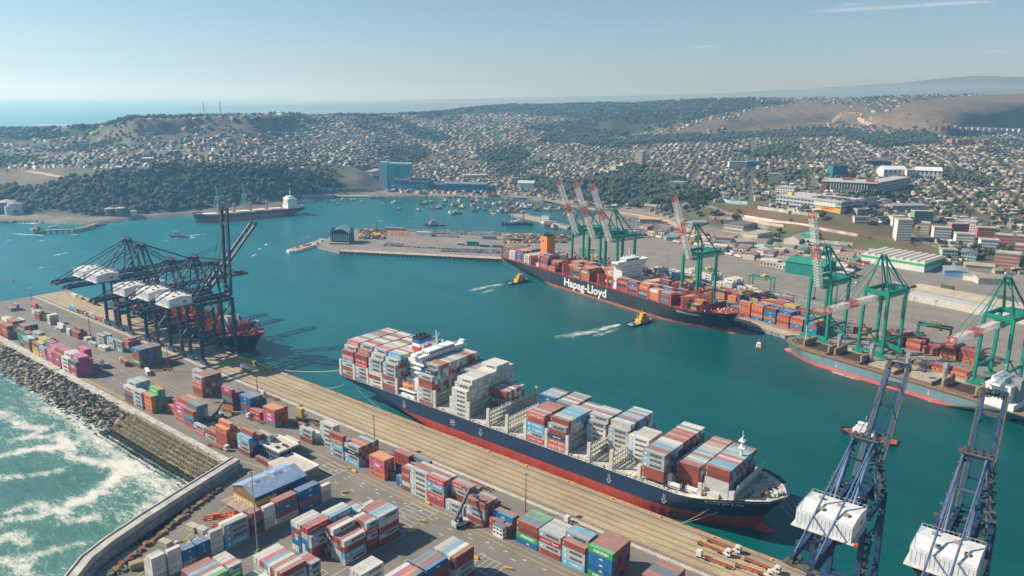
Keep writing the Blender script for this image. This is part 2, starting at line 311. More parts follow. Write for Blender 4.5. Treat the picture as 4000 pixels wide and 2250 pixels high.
# ---------------------------------------------------------------- water
def water_mat():
    m = bpy.data.materials.new('water'); m.use_nodes = True; nt = m.node_tree; N, L = nt.nodes, nt.links; b = N['Principled BSDF']
    g = N.new('ShaderNodeNewGeometry')
    n0 = N.new('ShaderNodeTexNoise'); n0.inputs['Scale'].default_value = .005; n0.inputs['Detail'].default_value = 7; n0.inputs['Roughness'].default_value = .62; m0 = N.new('ShaderNodeMapping'); m0.inputs['Rotation'].default_value = (0, 0, .5); m0.inputs['Scale'].default_value = (.6, 2.4, 1); L.new(g.outputs['Position'], m0.inputs[0]); L.new(m0.outputs[0], n0.inputs['Vector'])
    r = N.new('ShaderNodeValToRGB'); r.color_ramp.elements[0].position = .35; r.color_ramp.elements[1].position = .65
    r.color_ramp.elements[0].color = (.3, .080, .088, 1); r.color_ramp.elements[1].color = (.5, .112, .122, 1); L.new(n0.outputs[0], r.inputs[0])
    
    dp = N.new('ShaderNodeVectorMath'); dp.operation = 'DOT_PRODUCT'; dp.inputs[1].default_value = (.777, .63, 0); L.new(g.outputs['Position'], dp.inputs[0])     # sun glint and haze painted into colour: paler seaward, darker green in the basin
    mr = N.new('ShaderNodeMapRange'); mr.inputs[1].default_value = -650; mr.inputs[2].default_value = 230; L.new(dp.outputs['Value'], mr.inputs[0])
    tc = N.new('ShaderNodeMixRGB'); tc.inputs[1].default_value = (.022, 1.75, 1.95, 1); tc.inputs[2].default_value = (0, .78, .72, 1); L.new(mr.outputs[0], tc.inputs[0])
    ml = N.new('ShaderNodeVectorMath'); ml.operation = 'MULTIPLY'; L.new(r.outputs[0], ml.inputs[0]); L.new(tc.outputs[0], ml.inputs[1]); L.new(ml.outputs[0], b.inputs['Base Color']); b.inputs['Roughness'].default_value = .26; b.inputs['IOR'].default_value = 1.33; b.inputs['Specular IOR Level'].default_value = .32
    b1 = N.new('ShaderNodeBump'); b1.inputs['Strength'].default_value = .8; b1.inputs['Distance'].default_value = .9
    n1 = N.new('ShaderNodeTexNoise'); n1.inputs['Scale'].default_value = .16; n1.inputs['Detail'].default_value = 5; n1.inputs['Roughness'].default_value = .62
    mp = N.new('ShaderNodeMapping'); mp.inputs['Rotation'].default_value = (0, 0, .6); mp.inputs['Scale'].default_value = (1, 2.2, 1)
    L.new(g.outputs['Position'], mp.inputs[0]); L.new(mp.outputs[0], n1.inputs['Vector']); L.new(n1.outputs[0], b1.inputs['Height']); L.new(b1.outputs[0], b.inputs['Normal'])
    return m
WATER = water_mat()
def build_water():
    m = MB(); R0 = 30500
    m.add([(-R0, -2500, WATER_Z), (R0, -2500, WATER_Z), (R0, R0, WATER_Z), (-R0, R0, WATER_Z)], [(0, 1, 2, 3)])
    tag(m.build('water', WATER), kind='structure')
build_water()
# ---------------------------------------------------------------- near terminal: yard, quay, breakwater
K1 = 1300/2576
def c1(x, y, z=0.): return at(K1*x, 750+K1*y, z)
def c2(x, y, z=0.): return at(K1*x, 1100+K1*y, z)
def c3(x, y, z=0.): return at(K1*x, 1520+K1*y, z)
def c4(x, y, z=0.): return at(1200+K1*x, 1520+K1*y, z)
def c5(x, y, z=0.): return at(2400+K1*x, 1520+K1*y, z)
def asphalt(name, base, patch, lines=0):
    m = mat(name, base, rough=.9, var=.14, scale=.06, detail=6); nt = m.node_tree; N, L = nt.nodes, nt.links
    b = N['Principled BSDF']; src = b.inputs['Base Color'].links[0].from_socket; g = [n for n in N if n.type == 'NEW_GEOMETRY'][0]
    n2 = N.new('ShaderNodeTexNoise'); n2.inputs['Scale'].default_value = .018; n2.inputs['Detail'].default_value = 8; n2.inputs['Roughness'].default_value = .7
    mp = N.new('ShaderNodeMapping'); mp.inputs['Scale'].default_value = (1, 3.5, 1); L.new(g.outputs['Position'], mp.inputs[0]); L.new(mp.outputs[0], n2.inputs['Vector'])
    r = N.new('ShaderNodeMapRange'); r.inputs[1].default_value = .45; r.inputs[2].default_value = .62; r.inputs[4].default_value = .75; L.new(n2.outputs[0], r.inputs[0])
    mx = N.new('ShaderNodeMixRGB'); mx.inputs[2].default_value = (*patch, 1); L.new(r.outputs[0], mx.inputs[0]); L.new(src, mx.inputs[1]); L.new(mx.outputs[0], b.inputs['Base Color'])
    return m
ASPH = asphalt('yard_asphalt', (.170, .155, .135), (.215, .195, .168))
DECK = asphalt('quay_concrete', (.35, .295, .21), (.23, .20, .155))
CONC = mat('concrete', (.43, .41, .37), rough=.9, var=.28, scale=.25, detail=6)
CONCD = mat('stained_concrete', (.27, .26, .24), rough=.95, var=.35, scale=.3, detail=6)
YEL = mat('yellow_line_paint', (.62, .40, .09), rough=.7, var=.25, scale=.5)
WHT = mat('white_line_paint', (.62, .61, .57), rough=.7, var=.2, scale=.6)
RAIL = mat('rail_steel', (.09, .07, .055), rough=.6, var=.3)
TYRE = mat('black_rubber', (.02, .02, .02), rough=.9)
W_OUT = [c3(1690, 590, 6), c3(1400, 772, 6), c3(1100, 960, 6), c3(800, 1160, 6), c3(620, 1300, 6), c3(500, 1447, 6), c3(380, 1640, 6), c3(300, 1850, 6)]
def build_near():
    toe = [(-361.5, 208), (-346, 176), (-331.5, 146), (-326, 124), (-318, 102), (-306, 82), (-294, 60), (-285, 30)]
    m = MB(); m.prism([(-858, 208.5), (-372, 208.5)] + [(p[0]-2, p[1]) for p in toe] + [(120, 30), (120, 281), (-858, 281)], -9, 0, 1, None, 0)
    tag(m.build('yard', [ASPH, CONCD]), kind='structure')
    m = MB(); m.prism([(-857, 281.02), (120, 281.02), (120, 313.3), (-857, 313.3)], -2.2, .12, 1, None, 0)
    tag(m.build('quay', [DECK, CONCD]), kind='structure')
    for x in range(-850, 120, 7):    # piles under the deck edge, one mesh of the quay's own supports
        pass
    m = MB(); m.box(-857, 281.1, .121, 120, 282.2, .30, 0)
    tag(m.build('kerb', CONC), kind='structure')
    m = MB(); m.box(-857.4, 312.4, .121, 120, 313.6, .42, 0)
    tag(m.build('kerb', mat('ochre_kerb', (.42, .25, .10), var=.3)), kind='structure')
    m = MB(); z = .126; x = -850
    for y in (287.6, 288.9, 292.2, 293.4, 296.6, 297.8, 301.0, 302.2, 305.3, 306.6): m.box(-852, y, z-.03, 120, y+.30, z, 0)
    r = random.Random(3)
    for blk in range(-470, -90, 31):
        yy = r.choice([289.9, 294.4, 298.7, 303.2, 284.0])
        for i in range(9): m.box(blk+i*2.2, yy, z-.03, blk+i*2.2+.3, yy+2.1, z, 0)
    for i in range(60): m.box(-700+i*10.4, 283.0, z-.03, -700+i*10.4+.35, 286.6, z, 0)
    tag(m.build('road_markings', YEL), kind='structure')
    m = MB()
    for y in (284.4, 285.2, 309.6, 310.4, 290.6, 295.0, 299.4, 303.8): m.box(-855, y, .121, 120, y+.34, .135, 0)
    tag(m.build('crane_rails', RAIL), 'dark steel crane rails sunk along the beige quay deck', 'rail', kind='structure')
    m = MB()
    for i in range(560): m.box(-640+i*1.35, 282.4, .122, -640+i*1.35+.8, 283.3, .128, 0)
    tag(m.build('road_markings', WHT), kind='structure')
    # yard markings
    m = MB(); w = .004
    def line(a, b, wd, mi): m.beam((a[0], a[1], w), (b[0], b[1], w), wd, .006, mi)
    for y in (243.5, 246.8): line((-560, y), (-120, y), .22, 0)
    line((-590, 212), (-510, 214), .35, 0); line((-590, 213.4), (-510, 215.2), .35, 0)
    for i in range(14): line((-585+i*6, 212), (-583+i*6, 215), .25, 0)
    for gx in (-620, -540): 
        for i in range(7): line((gx+i*0, 226+i*3.2), (gx+26, 226+i*3.2), .25, 0)
    for x0, y0, nx, ny, dx, dy in ((-262, 222, 1, 9, 16, 3), (-330, 222, 1, 9, 14, 3), (-225, 183, 7, 1, 3, 9), (-262, 165, 6, 1, 3, 14), (-206, 222, 6, 1, 3, 10), (-289, 206, 1, 8, 14, 2.6)):
        if ny > nx:
            for i in range(ny): line((x0, y0+i*dy), (x0+dx, y0+i*dy), .22, 1)
            line((x0, y0), (x0, y0+(ny-1)*dy), .22, 1); line((x0+dx, y0), (x0+dx, y0+(ny-1)*dy), .22, 1)
        else:
            for i in range(nx): line((x0+i*dx, y0), (x0+i*dx, y0+dy), .22, 1)
            line((x0, y0), (x0+(nx-1)*dx, y0), .22, 1); line((x0, y0+dy), (x0+(nx-1)*dx, y0+dy), .22, 1)
    for y in (226, 232, 238): 
        for i in range(40): line((-700+i*13, y+(i % 3)*.3), (-697+i*13, y+(i % 3)*.3), .3, 1)
    for i in range(24): line((-430+i*11, 240.6), (-428.4+i*11, 241.2), .5, 1)
    line((-243.6, 150), (-243.6, 222), .22, 1); line((-296, 150), (-296, 222), .22, 1)
    for a, b in (((-370, 214), (-352, 217)), ((-352, 217), (-345, 212)), ((-345, 212), (-340, 200))): line(a, b, .4, 0)
    line((-340, 200), (-318, 150), .3, 0); line((-318, 150), (-305, 118), .3, 0)
    tag(m.build('road_markings', [YEL, WHT]), kind='structure')
    # breakwater crown
    m = MB(); m.prism([(-858, 204.6), (-604, 204.6), (-604, 210.4), (-858, 210.4)], -9, 1.7, 0); m.prism([(-604, 204.6), (-366, 204.6), (-366, 210.2), (-604, 210.2)], -9, 1.1, 0)
    m.box(-858, 204.0, -1, -604, 204.9, 2.5, 0); m.box(-604, 204.0, -1, -366, 204.8, 1.9, 0)
    tag(m.build('breakwater', CONC), 'pale concrete crown walk of the breakwater between container yard and rock slope', 'breakwater')
    # parapet wall with stepped inner face
    W = empty('sea_wall', (-350, 160, 0), 0, 'tall curved concrete sea wall with stepped inner face between surf and service road', 'sea wall')
    m = MB(); st = MB(); P = [Vector((-366.5, 206.5, 6))] + W_OUT[1:]
    N = []
    for i, p in enumerate(P):
        d = (P[min(i+1, len(P)-1)]-P[max(i-1, 0)]).normalized(); N.append(Vector((-d.y, d.x, 0)))
    sec = [(0, -9), (0, 6.6), (.8, 6.6), (.8, 6.0), (5.2, 6.0), (5.2, 3.1), (6.8, 3.0), (6.8, -.5)]
    for i in range(len(P)-1):
        for k in range(len(sec)-1):
            (o1, z1), (o2, z2) = sec[k], sec[k+1]
            a, b, na, nb = P[i], P[i+1], N[i], N[i+1]
            q = [Vector((a.x+na.x*o1, a.y+na.y*o1, z1)), Vector((b.x+nb.x*o1, b.y+nb.y*o1, z1)), Vector((b.x+nb.x*o2, b.y+nb.y*o2, z2)), Vector((a.x+na.x*o2, a.y+na.y*o2, z2))]
            (st if k >= 5 else m).add(q, [(0, 1, 2, 3)])
    a, na = P[0], N[0]; m.add([(a.x+na.x*o, a.y+na.y*o, z) for o, z in sec], [tuple(range(len(sec)))])
    M = Matrix.Translation((0, 0, 0)); W.location = (0, 0, 0)
    m.build('wall', CONC, W); st.build('footing', CONCD, W)
    # fenders along the quay face
    f0 = None
    for i, x in enumerate(range(-440, -90, 16)):
        if f0 is None: f0 = MB().box(-.9, 0, -2.4, .9, .9, .3).build('fender', TYRE); o = f0
        else: o = f0.copy(); COL.objects.link(o)
        o.location = (x, 313.65, 0); tag(o, 'black rubber fender on the quay face, %s from the navy ship stern' % _ordw(i+1), 'fender', 'fenders along the quay')
    b0 = None
    for i, x in enumerate(range(-830, 100, 28)):
        if b0 is None:
            b0 = MB().tube((0,0,0),(0,0,.55),.35,8).box(-.55,-.3,.5,.55,.3,.8).build('bollard', mat('yellow_iron', (.75, .45, .04), rough=.6)); o = b0
        else: o = b0.copy(); COL.objects.link(o)
        o.location = (x, 311.9, .12); tag(o, 'yellow mooring bollard on the beige quay edge, %s from the far pier end' % _ordw(i+1), 'bollard', 'bollards along the quay')
build_near()

# rock armour
ROCKM = mat('armour_rock', src='obj', rough=.9, var=.35, scale=.35, detail=5, bump=.5)
ROCKS = mat('armour_rock_mass', src='attr', rough=.9, var=.35, scale=.35, detail=5)
def rock_tmpl(seed, dims):
    r = random.Random(seed); bm = []
    import bmesh
    b = bmesh.new()
    for _ in range(11):
        v = Vector((r.uniform(-1, 1), r.uniform(-1, 1), r.uniform(-1, 1)))
        v = Vector([max(-.72, min(.72, c*1.25)) for c in v]); b.verts.new((v.x*dims[0], v.y*dims[1], v.z*dims[2]))
    bmesh.ops.convex_hull(b, input=b.verts); 
    for v in [v for v in b.verts if not v.link_faces]: b.verts.remove(v)
    b.verts.index_update(); vs = [tuple(v.co) for v in b.verts]; fs = [tuple(v.index for v in f.verts) for f in b.faces]; b.free()
    return vs, fs
def slope_z(y): return .6-(204-y)*.205
def build_rocks():
    r = random.Random(11); T = [rock_tmpl(s, (1.9, 1.3, .95)) for s in range(6)]
    meshes = []
    for v, f in T:
        me = bpy.data.meshes.new('armour_rock'); me.from_pydata(v, [], f); me.materials.append(ROCKM); meshes.append(me)
    spots = []
    x = -870
    while x < -468:
        y = 203
        while y > 180-r.uniform(0, 3):
            spots.append((x+r.uniform(-.9, .9), y+r.uniform(-.7, .7), slope_z(y)+r.uniform(-.2, 1.0), r.uniform(0, 6.28), r.uniform(.9, 1.9), r.random())); y -= 2.5
        x += 3.2
    spots.sort(key=lambda s: -s[0]); C = [(.17, .14, .10), (.10, .085, .065), (.24, .20, .15), (.06, .052, .042), (.30, .265, .21)]
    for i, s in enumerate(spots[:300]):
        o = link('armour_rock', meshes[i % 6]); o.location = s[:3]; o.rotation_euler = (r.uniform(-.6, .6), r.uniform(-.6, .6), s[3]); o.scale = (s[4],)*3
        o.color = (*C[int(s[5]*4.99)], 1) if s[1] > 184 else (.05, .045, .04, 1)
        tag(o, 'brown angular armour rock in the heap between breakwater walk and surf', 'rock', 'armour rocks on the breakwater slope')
    rest = spots[300:]; n = len(rest)
    pos = np.array([s[:3] for s in rest]); rot = np.array([s[3] for s in rest]); scl = np.array([[s[4]]*3 for s in rest])
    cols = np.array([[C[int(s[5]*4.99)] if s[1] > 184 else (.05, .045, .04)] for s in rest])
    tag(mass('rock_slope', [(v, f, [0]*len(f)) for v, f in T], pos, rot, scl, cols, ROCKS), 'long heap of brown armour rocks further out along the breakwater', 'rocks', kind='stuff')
    # bed under the rocks
    m = MB(); m.add([(-870, 205, .3), (-362, 205, .3), (-395, 176, -5.6), (-870, 176, -5.6)], [(0, 3, 2, 1)]); m.add([(-362, 205, .3), (-345, 150, -3), (-395, 176, -5.6)], [(0, 2, 1)])
    tag(m.build('slope_bed', mat('dark_rock_bed', (.05, .045, .038), rough=1)), kind='structure')
    # interlocking concrete units below the wall corner
    m = MB(); c = (0, 0, 0)
    m.tube((0, -1.7, .1), (0, 1.7, .1), .62, 6, r2=.5)
    m.tube((0, -1.2, .2), (.2, -1.5, 1.5), .5, 6, r2=.35); m.tube((0, .9, .2), (-.2, 1.0, 1.7), .5, 6, r2=.35); m.tube((-1.2, 0, 0), (1.2, 0, .1), .45, 6)
    me = m.build('wave_breaker', mat('weathered_unit', src='obj', rough=.95, var=.3, scale=.5)); proto = me; pts = []
    x = -476
    while x < -352:
        y = 203.4
        while y > 176:
            wx = -364+(204-y)*.33      # wall line at this y
            if x+(204-y)*.5 < wx+14 and x < wx: pts.append((x+(204-y)*.12, y, slope_z(y)+.5))
            y -= 2.9
        x += 2.15
    x = -372
    while x > -395:
        for y in np.arange(175, 160, -3): 
            if x > -392+(175-y)*1.6: pts.append((x, y, slope_z(y)+.9))
        x -= 2.3
    pts.sort(key=lambda p: (p[0])**2+p[1]**2); units = []
    for i, p in enumerate(pts):
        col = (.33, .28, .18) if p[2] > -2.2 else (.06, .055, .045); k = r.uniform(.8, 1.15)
        if i < 300:
            o = proto if i == 0 else proto.copy()
            if i: COL.objects.link(o)
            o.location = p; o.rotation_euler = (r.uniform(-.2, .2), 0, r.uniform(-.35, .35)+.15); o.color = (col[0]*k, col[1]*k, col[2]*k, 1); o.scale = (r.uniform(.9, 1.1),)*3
            tag(o, 'brown concrete wave breaker unit interlocked in rows below the sea wall corner', 'concrete unit', 'wave breaker units beside the sea wall')
        else: units.append((p, (col[0]*k, col[1]*k, col[2]*k), r.uniform(-.35, .35)+.15))
    if units:
        t = [(m.v, m.f, [0]*len(m.f))]
        tag(mass('wave_breaker_field', t, np.array([u[0] for u in units]), np.array([u[2] for u in units]), np.ones((len(units), 3)), np.array([[u[1]] for u in units]), mat('weathered_unit_mass', src='attr', rough=.95, var=.3, scale=.5)),
            'interlocked concrete units in rows on the seaward slope', 'concrete units', kind='stuff')
build_rocks()

# open sea with surf outside the breakwater
def surf_mat():
    m = bpy.data.materials.new('surf'); m.use_nodes = True; nt = m.node_tree; N, L = nt.nodes, nt.links; b = N['Principled BSDF']
    g = N.new('ShaderNodeNewGeometry'); at_ = N.new('ShaderNodeAttribute'); at_.attribute_name = 'foam'
    mp = N.new('ShaderNodeMapping'); mp.inputs['Rotation'].default_value = (0, 0, .35); mp.inputs['Scale'].default_value = (.7, 1.6, 1); L.new(g.outputs['Position'], mp.inputs[0])
    w = N.new('ShaderNodeTexNoise'); w.inputs['Scale'].default_value = .06; w.inputs['Detail'].default_value = 3; L.new(mp.outputs[0], w.inputs['Vector'])
    vs = N.new('ShaderNodeVectorMath'); vs.operation = 'SCALE'; vs.inputs['Scale'].default_value = 14; L.new(w.outputs['Color'], vs.inputs[0])
    va = N.new('ShaderNodeVectorMath'); va.operation = 'ADD'; L.new(mp.outputs[0], va.inputs[0]); L.new(vs.outputs[0], va.inputs[1])
    n1 = N.new('ShaderNodeTexNoise'); n1.inputs['Scale'].default_value = .17; n1.inputs['Detail'].default_value = 12; n1.inputs['Roughness'].default_value = .76; L.new(va.outputs[0], n1.inputs['Vector'])
    n3 = N.new('ShaderNodeTexNoise'); n3.inputs['Scale'].default_value = .55; n3.inputs['Detail'].default_value = 7; n3.inputs['Roughness'].default_value = .7; L.new(va.outputs[0], n3.inputs['Vector'])
    m3 = N.new('ShaderNodeMath'); m3.operation = 'MULTIPLY_ADD'; m3.inputs[1].default_value = .62; m3.inputs[2].default_value = -.31; L.new(n3.outputs[0], m3.inputs[0])
    a0 = N.new('ShaderNodeMath'); a0.operation = 'ADD'; L.new(n1.outputs[0], a0.inputs[0]); L.new(m3.outputs[0], a0.inputs[1])
    a = N.new('ShaderNodeMath'); a.operation = 'ADD'; L.new(a0.outputs[0], a.inputs[0]); L.new(at_.outputs['Fac'], a.inputs[1])
    r = N.new('ShaderNodeMapRange'); r.inputs[1].default_value = .74; r.inputs[2].default_value = .98; L.new(a.outputs[0], r.inputs[0])
    wc = N.new('ShaderNodeValToRGB'); wc.color_ramp.elements[0].color = (.03, .12, .115, 1); wc.color_ramp.elements[1].color = (.09, .22, .17, 1)
    wc.color_ramp.elements[0].position = .4; wc.color_ramp.elements[1].position = .75; L.new(a.outputs[0], wc.inputs[0])
    mx = N.new('ShaderNodeMixRGB'); mx.inputs[2].default_value = (.66, .64, .58, 1); L.new(r.outputs[0], mx.inputs[0]); L.new(wc.outputs[0], mx.inputs[1]); L.new(mx.outputs[0], b.inputs['Base Color'])
    rr = N.new('ShaderNodeMapRange'); rr.inputs[3].default_value = .2; rr.inputs[4].default_value = .9; L.new(r.outputs[0], rr.inputs[0]); L.new(rr.outputs[0], b.inputs['Roughness'])
    bp = N.new('ShaderNodeBump'); bp.inputs['Strength'].default_value = .7; bp.inputs['Distance'].default_value = 1.0; L.new(n1.outputs[0], bp.inputs['Height']); L.new(bp.outputs[0], b.inputs['Normal'])
    return m
def dseg(px, py, a, b):
    dx, dy = b[0]-a[0], b[1]-a[1]; t = max(0, min(1, ((px-a[0])*dx+(py-a[1])*dy)/(dx*dx+dy*dy+1e-9))); return hypot(px-a[0]-t*dx, py-a[1]-t*dy)
def build_surf():
    S = [[c3(*p, WATER_Z) for p in l] for l in (
        [(0, 180), (100, 250), (190, 300), (370, 310), (200, 385), (440, 360), (520, 440), (560, 540), (800, 590), (960, 600), (900, 700), (700, 850), (480, 930), (520, 1050), (700, 1010)],
        [(480, 930), (300, 1010), (100, 1010), (0, 1060)], [(200, 1200), (100, 1130), (0, 1180)], [(0, 525), (300, 470), (480, 460)], [(0, 700), (200, 690), (480, 640)], [(80, 960), (260, 900), (420, 960)],
        [(250, 1300), (500, 1230), (620, 1210)], [(40, 1330), (180, 1390), (200, 1447)])]
    shore = [(-860, 181), (-700, 181), (-560, 181), (-480, 180), (-440, 176), (-405, 176), (-385, 172), (-376, 180), (-372, 168), (-362, 152), (-346, 140), (-330, 118), (-318, 98), (-305, 80)]
    X = np.arange(-900, -270, 3.0); Y = np.arange(20, 207, 3.0); V, A = [], []
    for x in X:
        for y in Y:
            d = min(dseg(x, y, shore[i], shore[i+1]) for i in range(len(shore)-1))
            f = .34*math.exp(-d/13)
            ds = min(min(dseg(x, y, l[i], l[i+1]) for i in range(len(l)-1)) for l in S); f += .26*math.exp(-(ds/4.0)**2)+.10*math.exp(-ds/22)
            f += .16*mnoise.noise((x/42, y/26, 0)) + .05
            if x < -520: f -= min((-520-x)/900, .12)
            z = WATER_Z+.75+.35*mnoise.noise((x/14, y/9, 2))+.6*max(0, mnoise.noise((x/40, y/22, 6)))
            V.append((x, y, z)); A.append(f)
    ny = len(Y); F = [(i*ny+j, (i+1)*ny+j, (i+1)*ny+j+1, i*ny+j+1) for i in range(len(X)-1) for j in range(ny-1)]
    # keep the sheet outside the land
    wall = [(-371, 206), (-360, 176), (-343, 146), (-330, 124), (-318, 102), (-306, 82), (-294, 60), (-285, 20)]
    def ok(f):
        x, y = V[f[0]][0], V[f[0]][1]; wx = np.interp(-y, [-p[1] for p in wall], [p[0] for p in wall]); return x < wx
    F = [f for f in F if ok(f)]
    me = bpy.data.meshes.new('surf'); me.from_pydata(V, [], F); me.materials.append(surf_mat()); a = me.attributes.new('foam', 'FLOAT', 'POINT'); a.data.foreach_set('value', A)
    me.polygons.foreach_set('use_smooth', [True]*len(F)); me.update(); tag(link('sea', me), kind='structure')
build_surf()
def foam_mat():
    m = bpy.data.materials.new('foam'); m.use_nodes = True; nt = m.node_tree; N, L = nt.nodes, nt.links; b = N['Principled BSDF']; b.inputs['Base Color'].default_value = (.62, .68, .68, 1); b.inputs['Roughness'].default_value = .9
    g = N.new('ShaderNodeNewGeometry'); at_ = N.new('ShaderNodeAttribute'); at_.attribute_name = 'foam'
    n1 = N.new('ShaderNodeTexNoise'); n1.inputs['Scale'].default_value = .17; n1.inputs['Detail'].default_value = 6; n1.inputs['Roughness'].default_value = .65; L.new(g.outputs['Position'], n1.inputs['Vector'])
    a = N.new('ShaderNodeMath'); a.operation = 'ADD'; L.new(n1.outputs[0], a.inputs[0]); L.new(at_.outputs['Fac'], a.inputs[1])
    r = N.new('ShaderNodeMapRange'); r.inputs[1].default_value = .70; r.inputs[2].default_value = 1.12; L.new(a.outputs[0], r.inputs[0]); L.new(r.outputs[0], b.inputs['Alpha'])
    return m
FOAM = foam_mat()
def foam_strip(pts, w0, w1, amt):
    "a streak of foam on the water along pixel points of the survey photograph; widths in metres"
    P = [at(x, y, WATER_Z+.03) for x, y in pts]; V, A, F = [], [], []; n = len(P)
    for i, p in enumerate(P):
        d = (P[min(i+1, n-1)]-P[max(i-1, 0)]).normalized(); q = Vector((-d.y, d.x, 0)); w = w0+(w1-w0)*i/(n-1)
        for k in (-1, -.5, 0, .5, 1): V.append(p+q*w*k); A.append(amt*(1-abs(k))*(1-.2*i/(n-1))*(0 if i in (0, n-1) else 1) - (.25 if abs(k) == 1 or i in (0, n-1) else 0))
    for i in range(n-1):
        for k in range(4): F.append((i*5+k, i*5+k+1, i*5+k+6, i*5+k+5))
    return V, F, A
def build_foam():
    V, F, A = [], [], []
    for s in ([(0,870),(130,872),(215,862),(330,868),(350,884)], 14, 14, .8), ([(0,905),(80,915),(150,918),(190,930)], 7, 7, .6), ([(20,948),(120,950),(190,952)], 5, 5, .4), ([(0,935),(30,938),(55,945)], 6, 4, .5), \
        ([(240,915),(290,917),(340,915)], 6, 5, .6), ([(10,940),(130,942),(260,932)], 7, 5, .4), ([(120,945),(170,940),(250,930)], 9, 7, .55), ([(365,925),(440,923),(520,911)], 5, 4, .35), ([(370,960),(420,960),(470,958)], 4, 4, .3),\
        ([(170,1000),(210,997),(260,988),(300,975)], 8, 5, .5), ([(135,1040),(160,1045),(260,1043)], 8, 5, .5), ([(100,960),(120,975),(150,985)], 4, 4, .2),\
        ([(660,925),(690,918),(735,922),(780,915),(860,905)], 7, 4, .55), ([(735,922),(755,928),(775,930)], 9, 6, .7), ([(585,945),(640,940),(720,931)], 4, 4, .45), ([(655,928),(690,931),(730,925)], 4, 4, .6),\
        ([(960,1004),(985,1000),(1000,993),(1015,985)], 5, 4, .45), ([(990,980),(1015,972),(1035,966)], 5, 4, .7), ([(1025,960),(1040,955),(1050,948)], 6, 5, .8), ([(1060,945),(1150,940),(1205,925),(1200,915)], 4, 3, .35), \
        ([(970,1005),(960,1012),(952,1022)], 4, 3, .25), ([(1340,845),(1430,840),(1480,848)], 6, 5, .4), ([(1480,880),(1540,882),(1600,884)], 4, 4, .4), ([(1330,840),(1400,837),(1450,842)], 6, 4, .3),\
        ([(2000,1108),(1950,1112),(1900,1120),(1850,1132),(1790,1148)], 5, 11, .5), ([(1985,1115),(1930,1130),(1880,1145),(1830,1140)], 5, 9, .38), \
        ([(2455,1275),(2420,1268),(2370,1280),(2320,1295),(2250,1305),(2200,1315),(2120,1330)], 7, 15, .55), ([(2450,1270),(2390,1290),(2330,1310),(2280,1322)], 5, 9, .45), ([(2240,1300),(2180,1318),(2120,1332)], 5, 8, .35),\
        ([(1110,1085),(1120,1095),(1130,1100)], 3, 3, .3), ([(0,488),(160,487),(320,489),(420,492)], 60, 60, .9), ([(1500,768),(1700,772),(1850,772),(2000,782),(2120,800),(2250,818)], 3.5, 3.5, .6), ([(3190,1428),(3260,1455),(3340,1480),(3420,1500)], 3, 3, .55), ([(3560,1545),(3640,1570),(3720,1600)], 3, 3, .4), ([(345,884),(380,890),(420,878)], 8, 6, .6), ([(690,818),(760,808),(830,792)],3.5,3.5,.5):
        v, f, a = foam_strip(*s); n = len(V); V += v; A += a; F += [tuple(i+n for i in q) for q in f]
    me = bpy.data.meshes.new('foam'); me.from_pydata([tuple(v) for v in V], [], F); me.materials.append(FOAM); a = me.attributes.new('foam', 'FLOAT', 'POINT'); a.data.foreach_set('value', A); me.update()
    tag(link('sea_foam', me), 'white foam streaks and tug wakes on the harbour water', 'foam', kind='stuff')
build_foam()
# ---------------------------------------------------------------- shipping containers
CC = dict(M=(.40,.42,.42), W=(.62,.61,.56), b=(.10,.40,.58), r=(.30,.07,.05), R=(.50,.05,.06), k=(.56,.15,.11), o=(.62,.20,.05), p=(.50,.06,.22), g=(.04,.38,.10),
          G=(.03,.15,.09), B=(.01,.14,.34), n=(.02,.06,.14), y=(.46,.33,.07), w=(.60,.60,.56), s=(.15,.19,.23), t=(.12,.42,.36), C=(.58,.58,.54), d=(.09,.10,.10))
CN = dict(M='light grey', W='white refrigerated', b='sky blue', r='rust red', R='bright red', k='salmon red', o='orange', p='magenta', g='bright green', G='dark green', B='deep blue',
          n='navy', y='mustard yellow', w='off white', s='slate', t='turquoise', C='cream', d='dark grey')
LINK = []
CONTM = mat('container_paint', src='obj', rough=.6, var=.10, scale=.35, detail=5, top=((.48, .45, .41), .30), rust=.05)
CONTA = mat('container_paint_mass', src='attr', rough=.6, var=.10, scale=.35, detail=5, top=((.48, .45, .41), .30), rust=.05)
TXD = mat('lettering_dark', (.02, .025, .04), var=0); TXW = mat('lettering_white', (.72, .72, .70), var=0); TXR = mat('lettering_red', (.45, .02, .03), var=0); TXB = mat('lettering_blue', (.02, .05, .28), var=0); TXS = mat('star_blue', (.12, .48, .70), var=0)
TX = dict(d=TXD, w=TXW, r=TXR, b=TXB, s=TXS)
_tc = {}
def text_geo(s, size, bold=.0):
    "flat glyph outlines of a word as (verts, faces), centred"
    k = (s, size, bold)
    if k in _tc: return _tc[k]
    c = bpy.data.curves.new('lettering', 'FONT'); c.body = s; c.size = size; c.align_x = 'CENTER'; c.align_y = 'CENTER'; c.resolution_u = 2; c.offset = bold; c.extrude = 0
    o = bpy.data.objects.new('lettering', c); COL.objects.link(o); dg = bpy.context.evaluated_depsgraph_get(); me = o.evaluated_get(dg).to_mesh()
    r = ([tuple(v.co) for v in me.vertices], [tuple(p.vertices) for p in me.polygons]); o.evaluated_get(dg).to_mesh_clear(); bpy.data.objects.remove(o); bpy.data.curves.remove(c)
    _tc[k] = r; return r
def star(n, r1, r2, cx, cy): return [(cx+(r1 if i % 2 == 0 else r2)*sin(pi*i/n), cy+(r1 if i % 2 == 0 else r2)*cos(pi*i/n), 0) for i in range(2*n)]
def quad(cx, cy, w, h, z=0): return [(cx-w/2, cy-h/2, z), (cx+w/2, cy-h/2, z), (cx+w/2, cy+h/2, z), (cx-w/2, cy+h/2, z)]
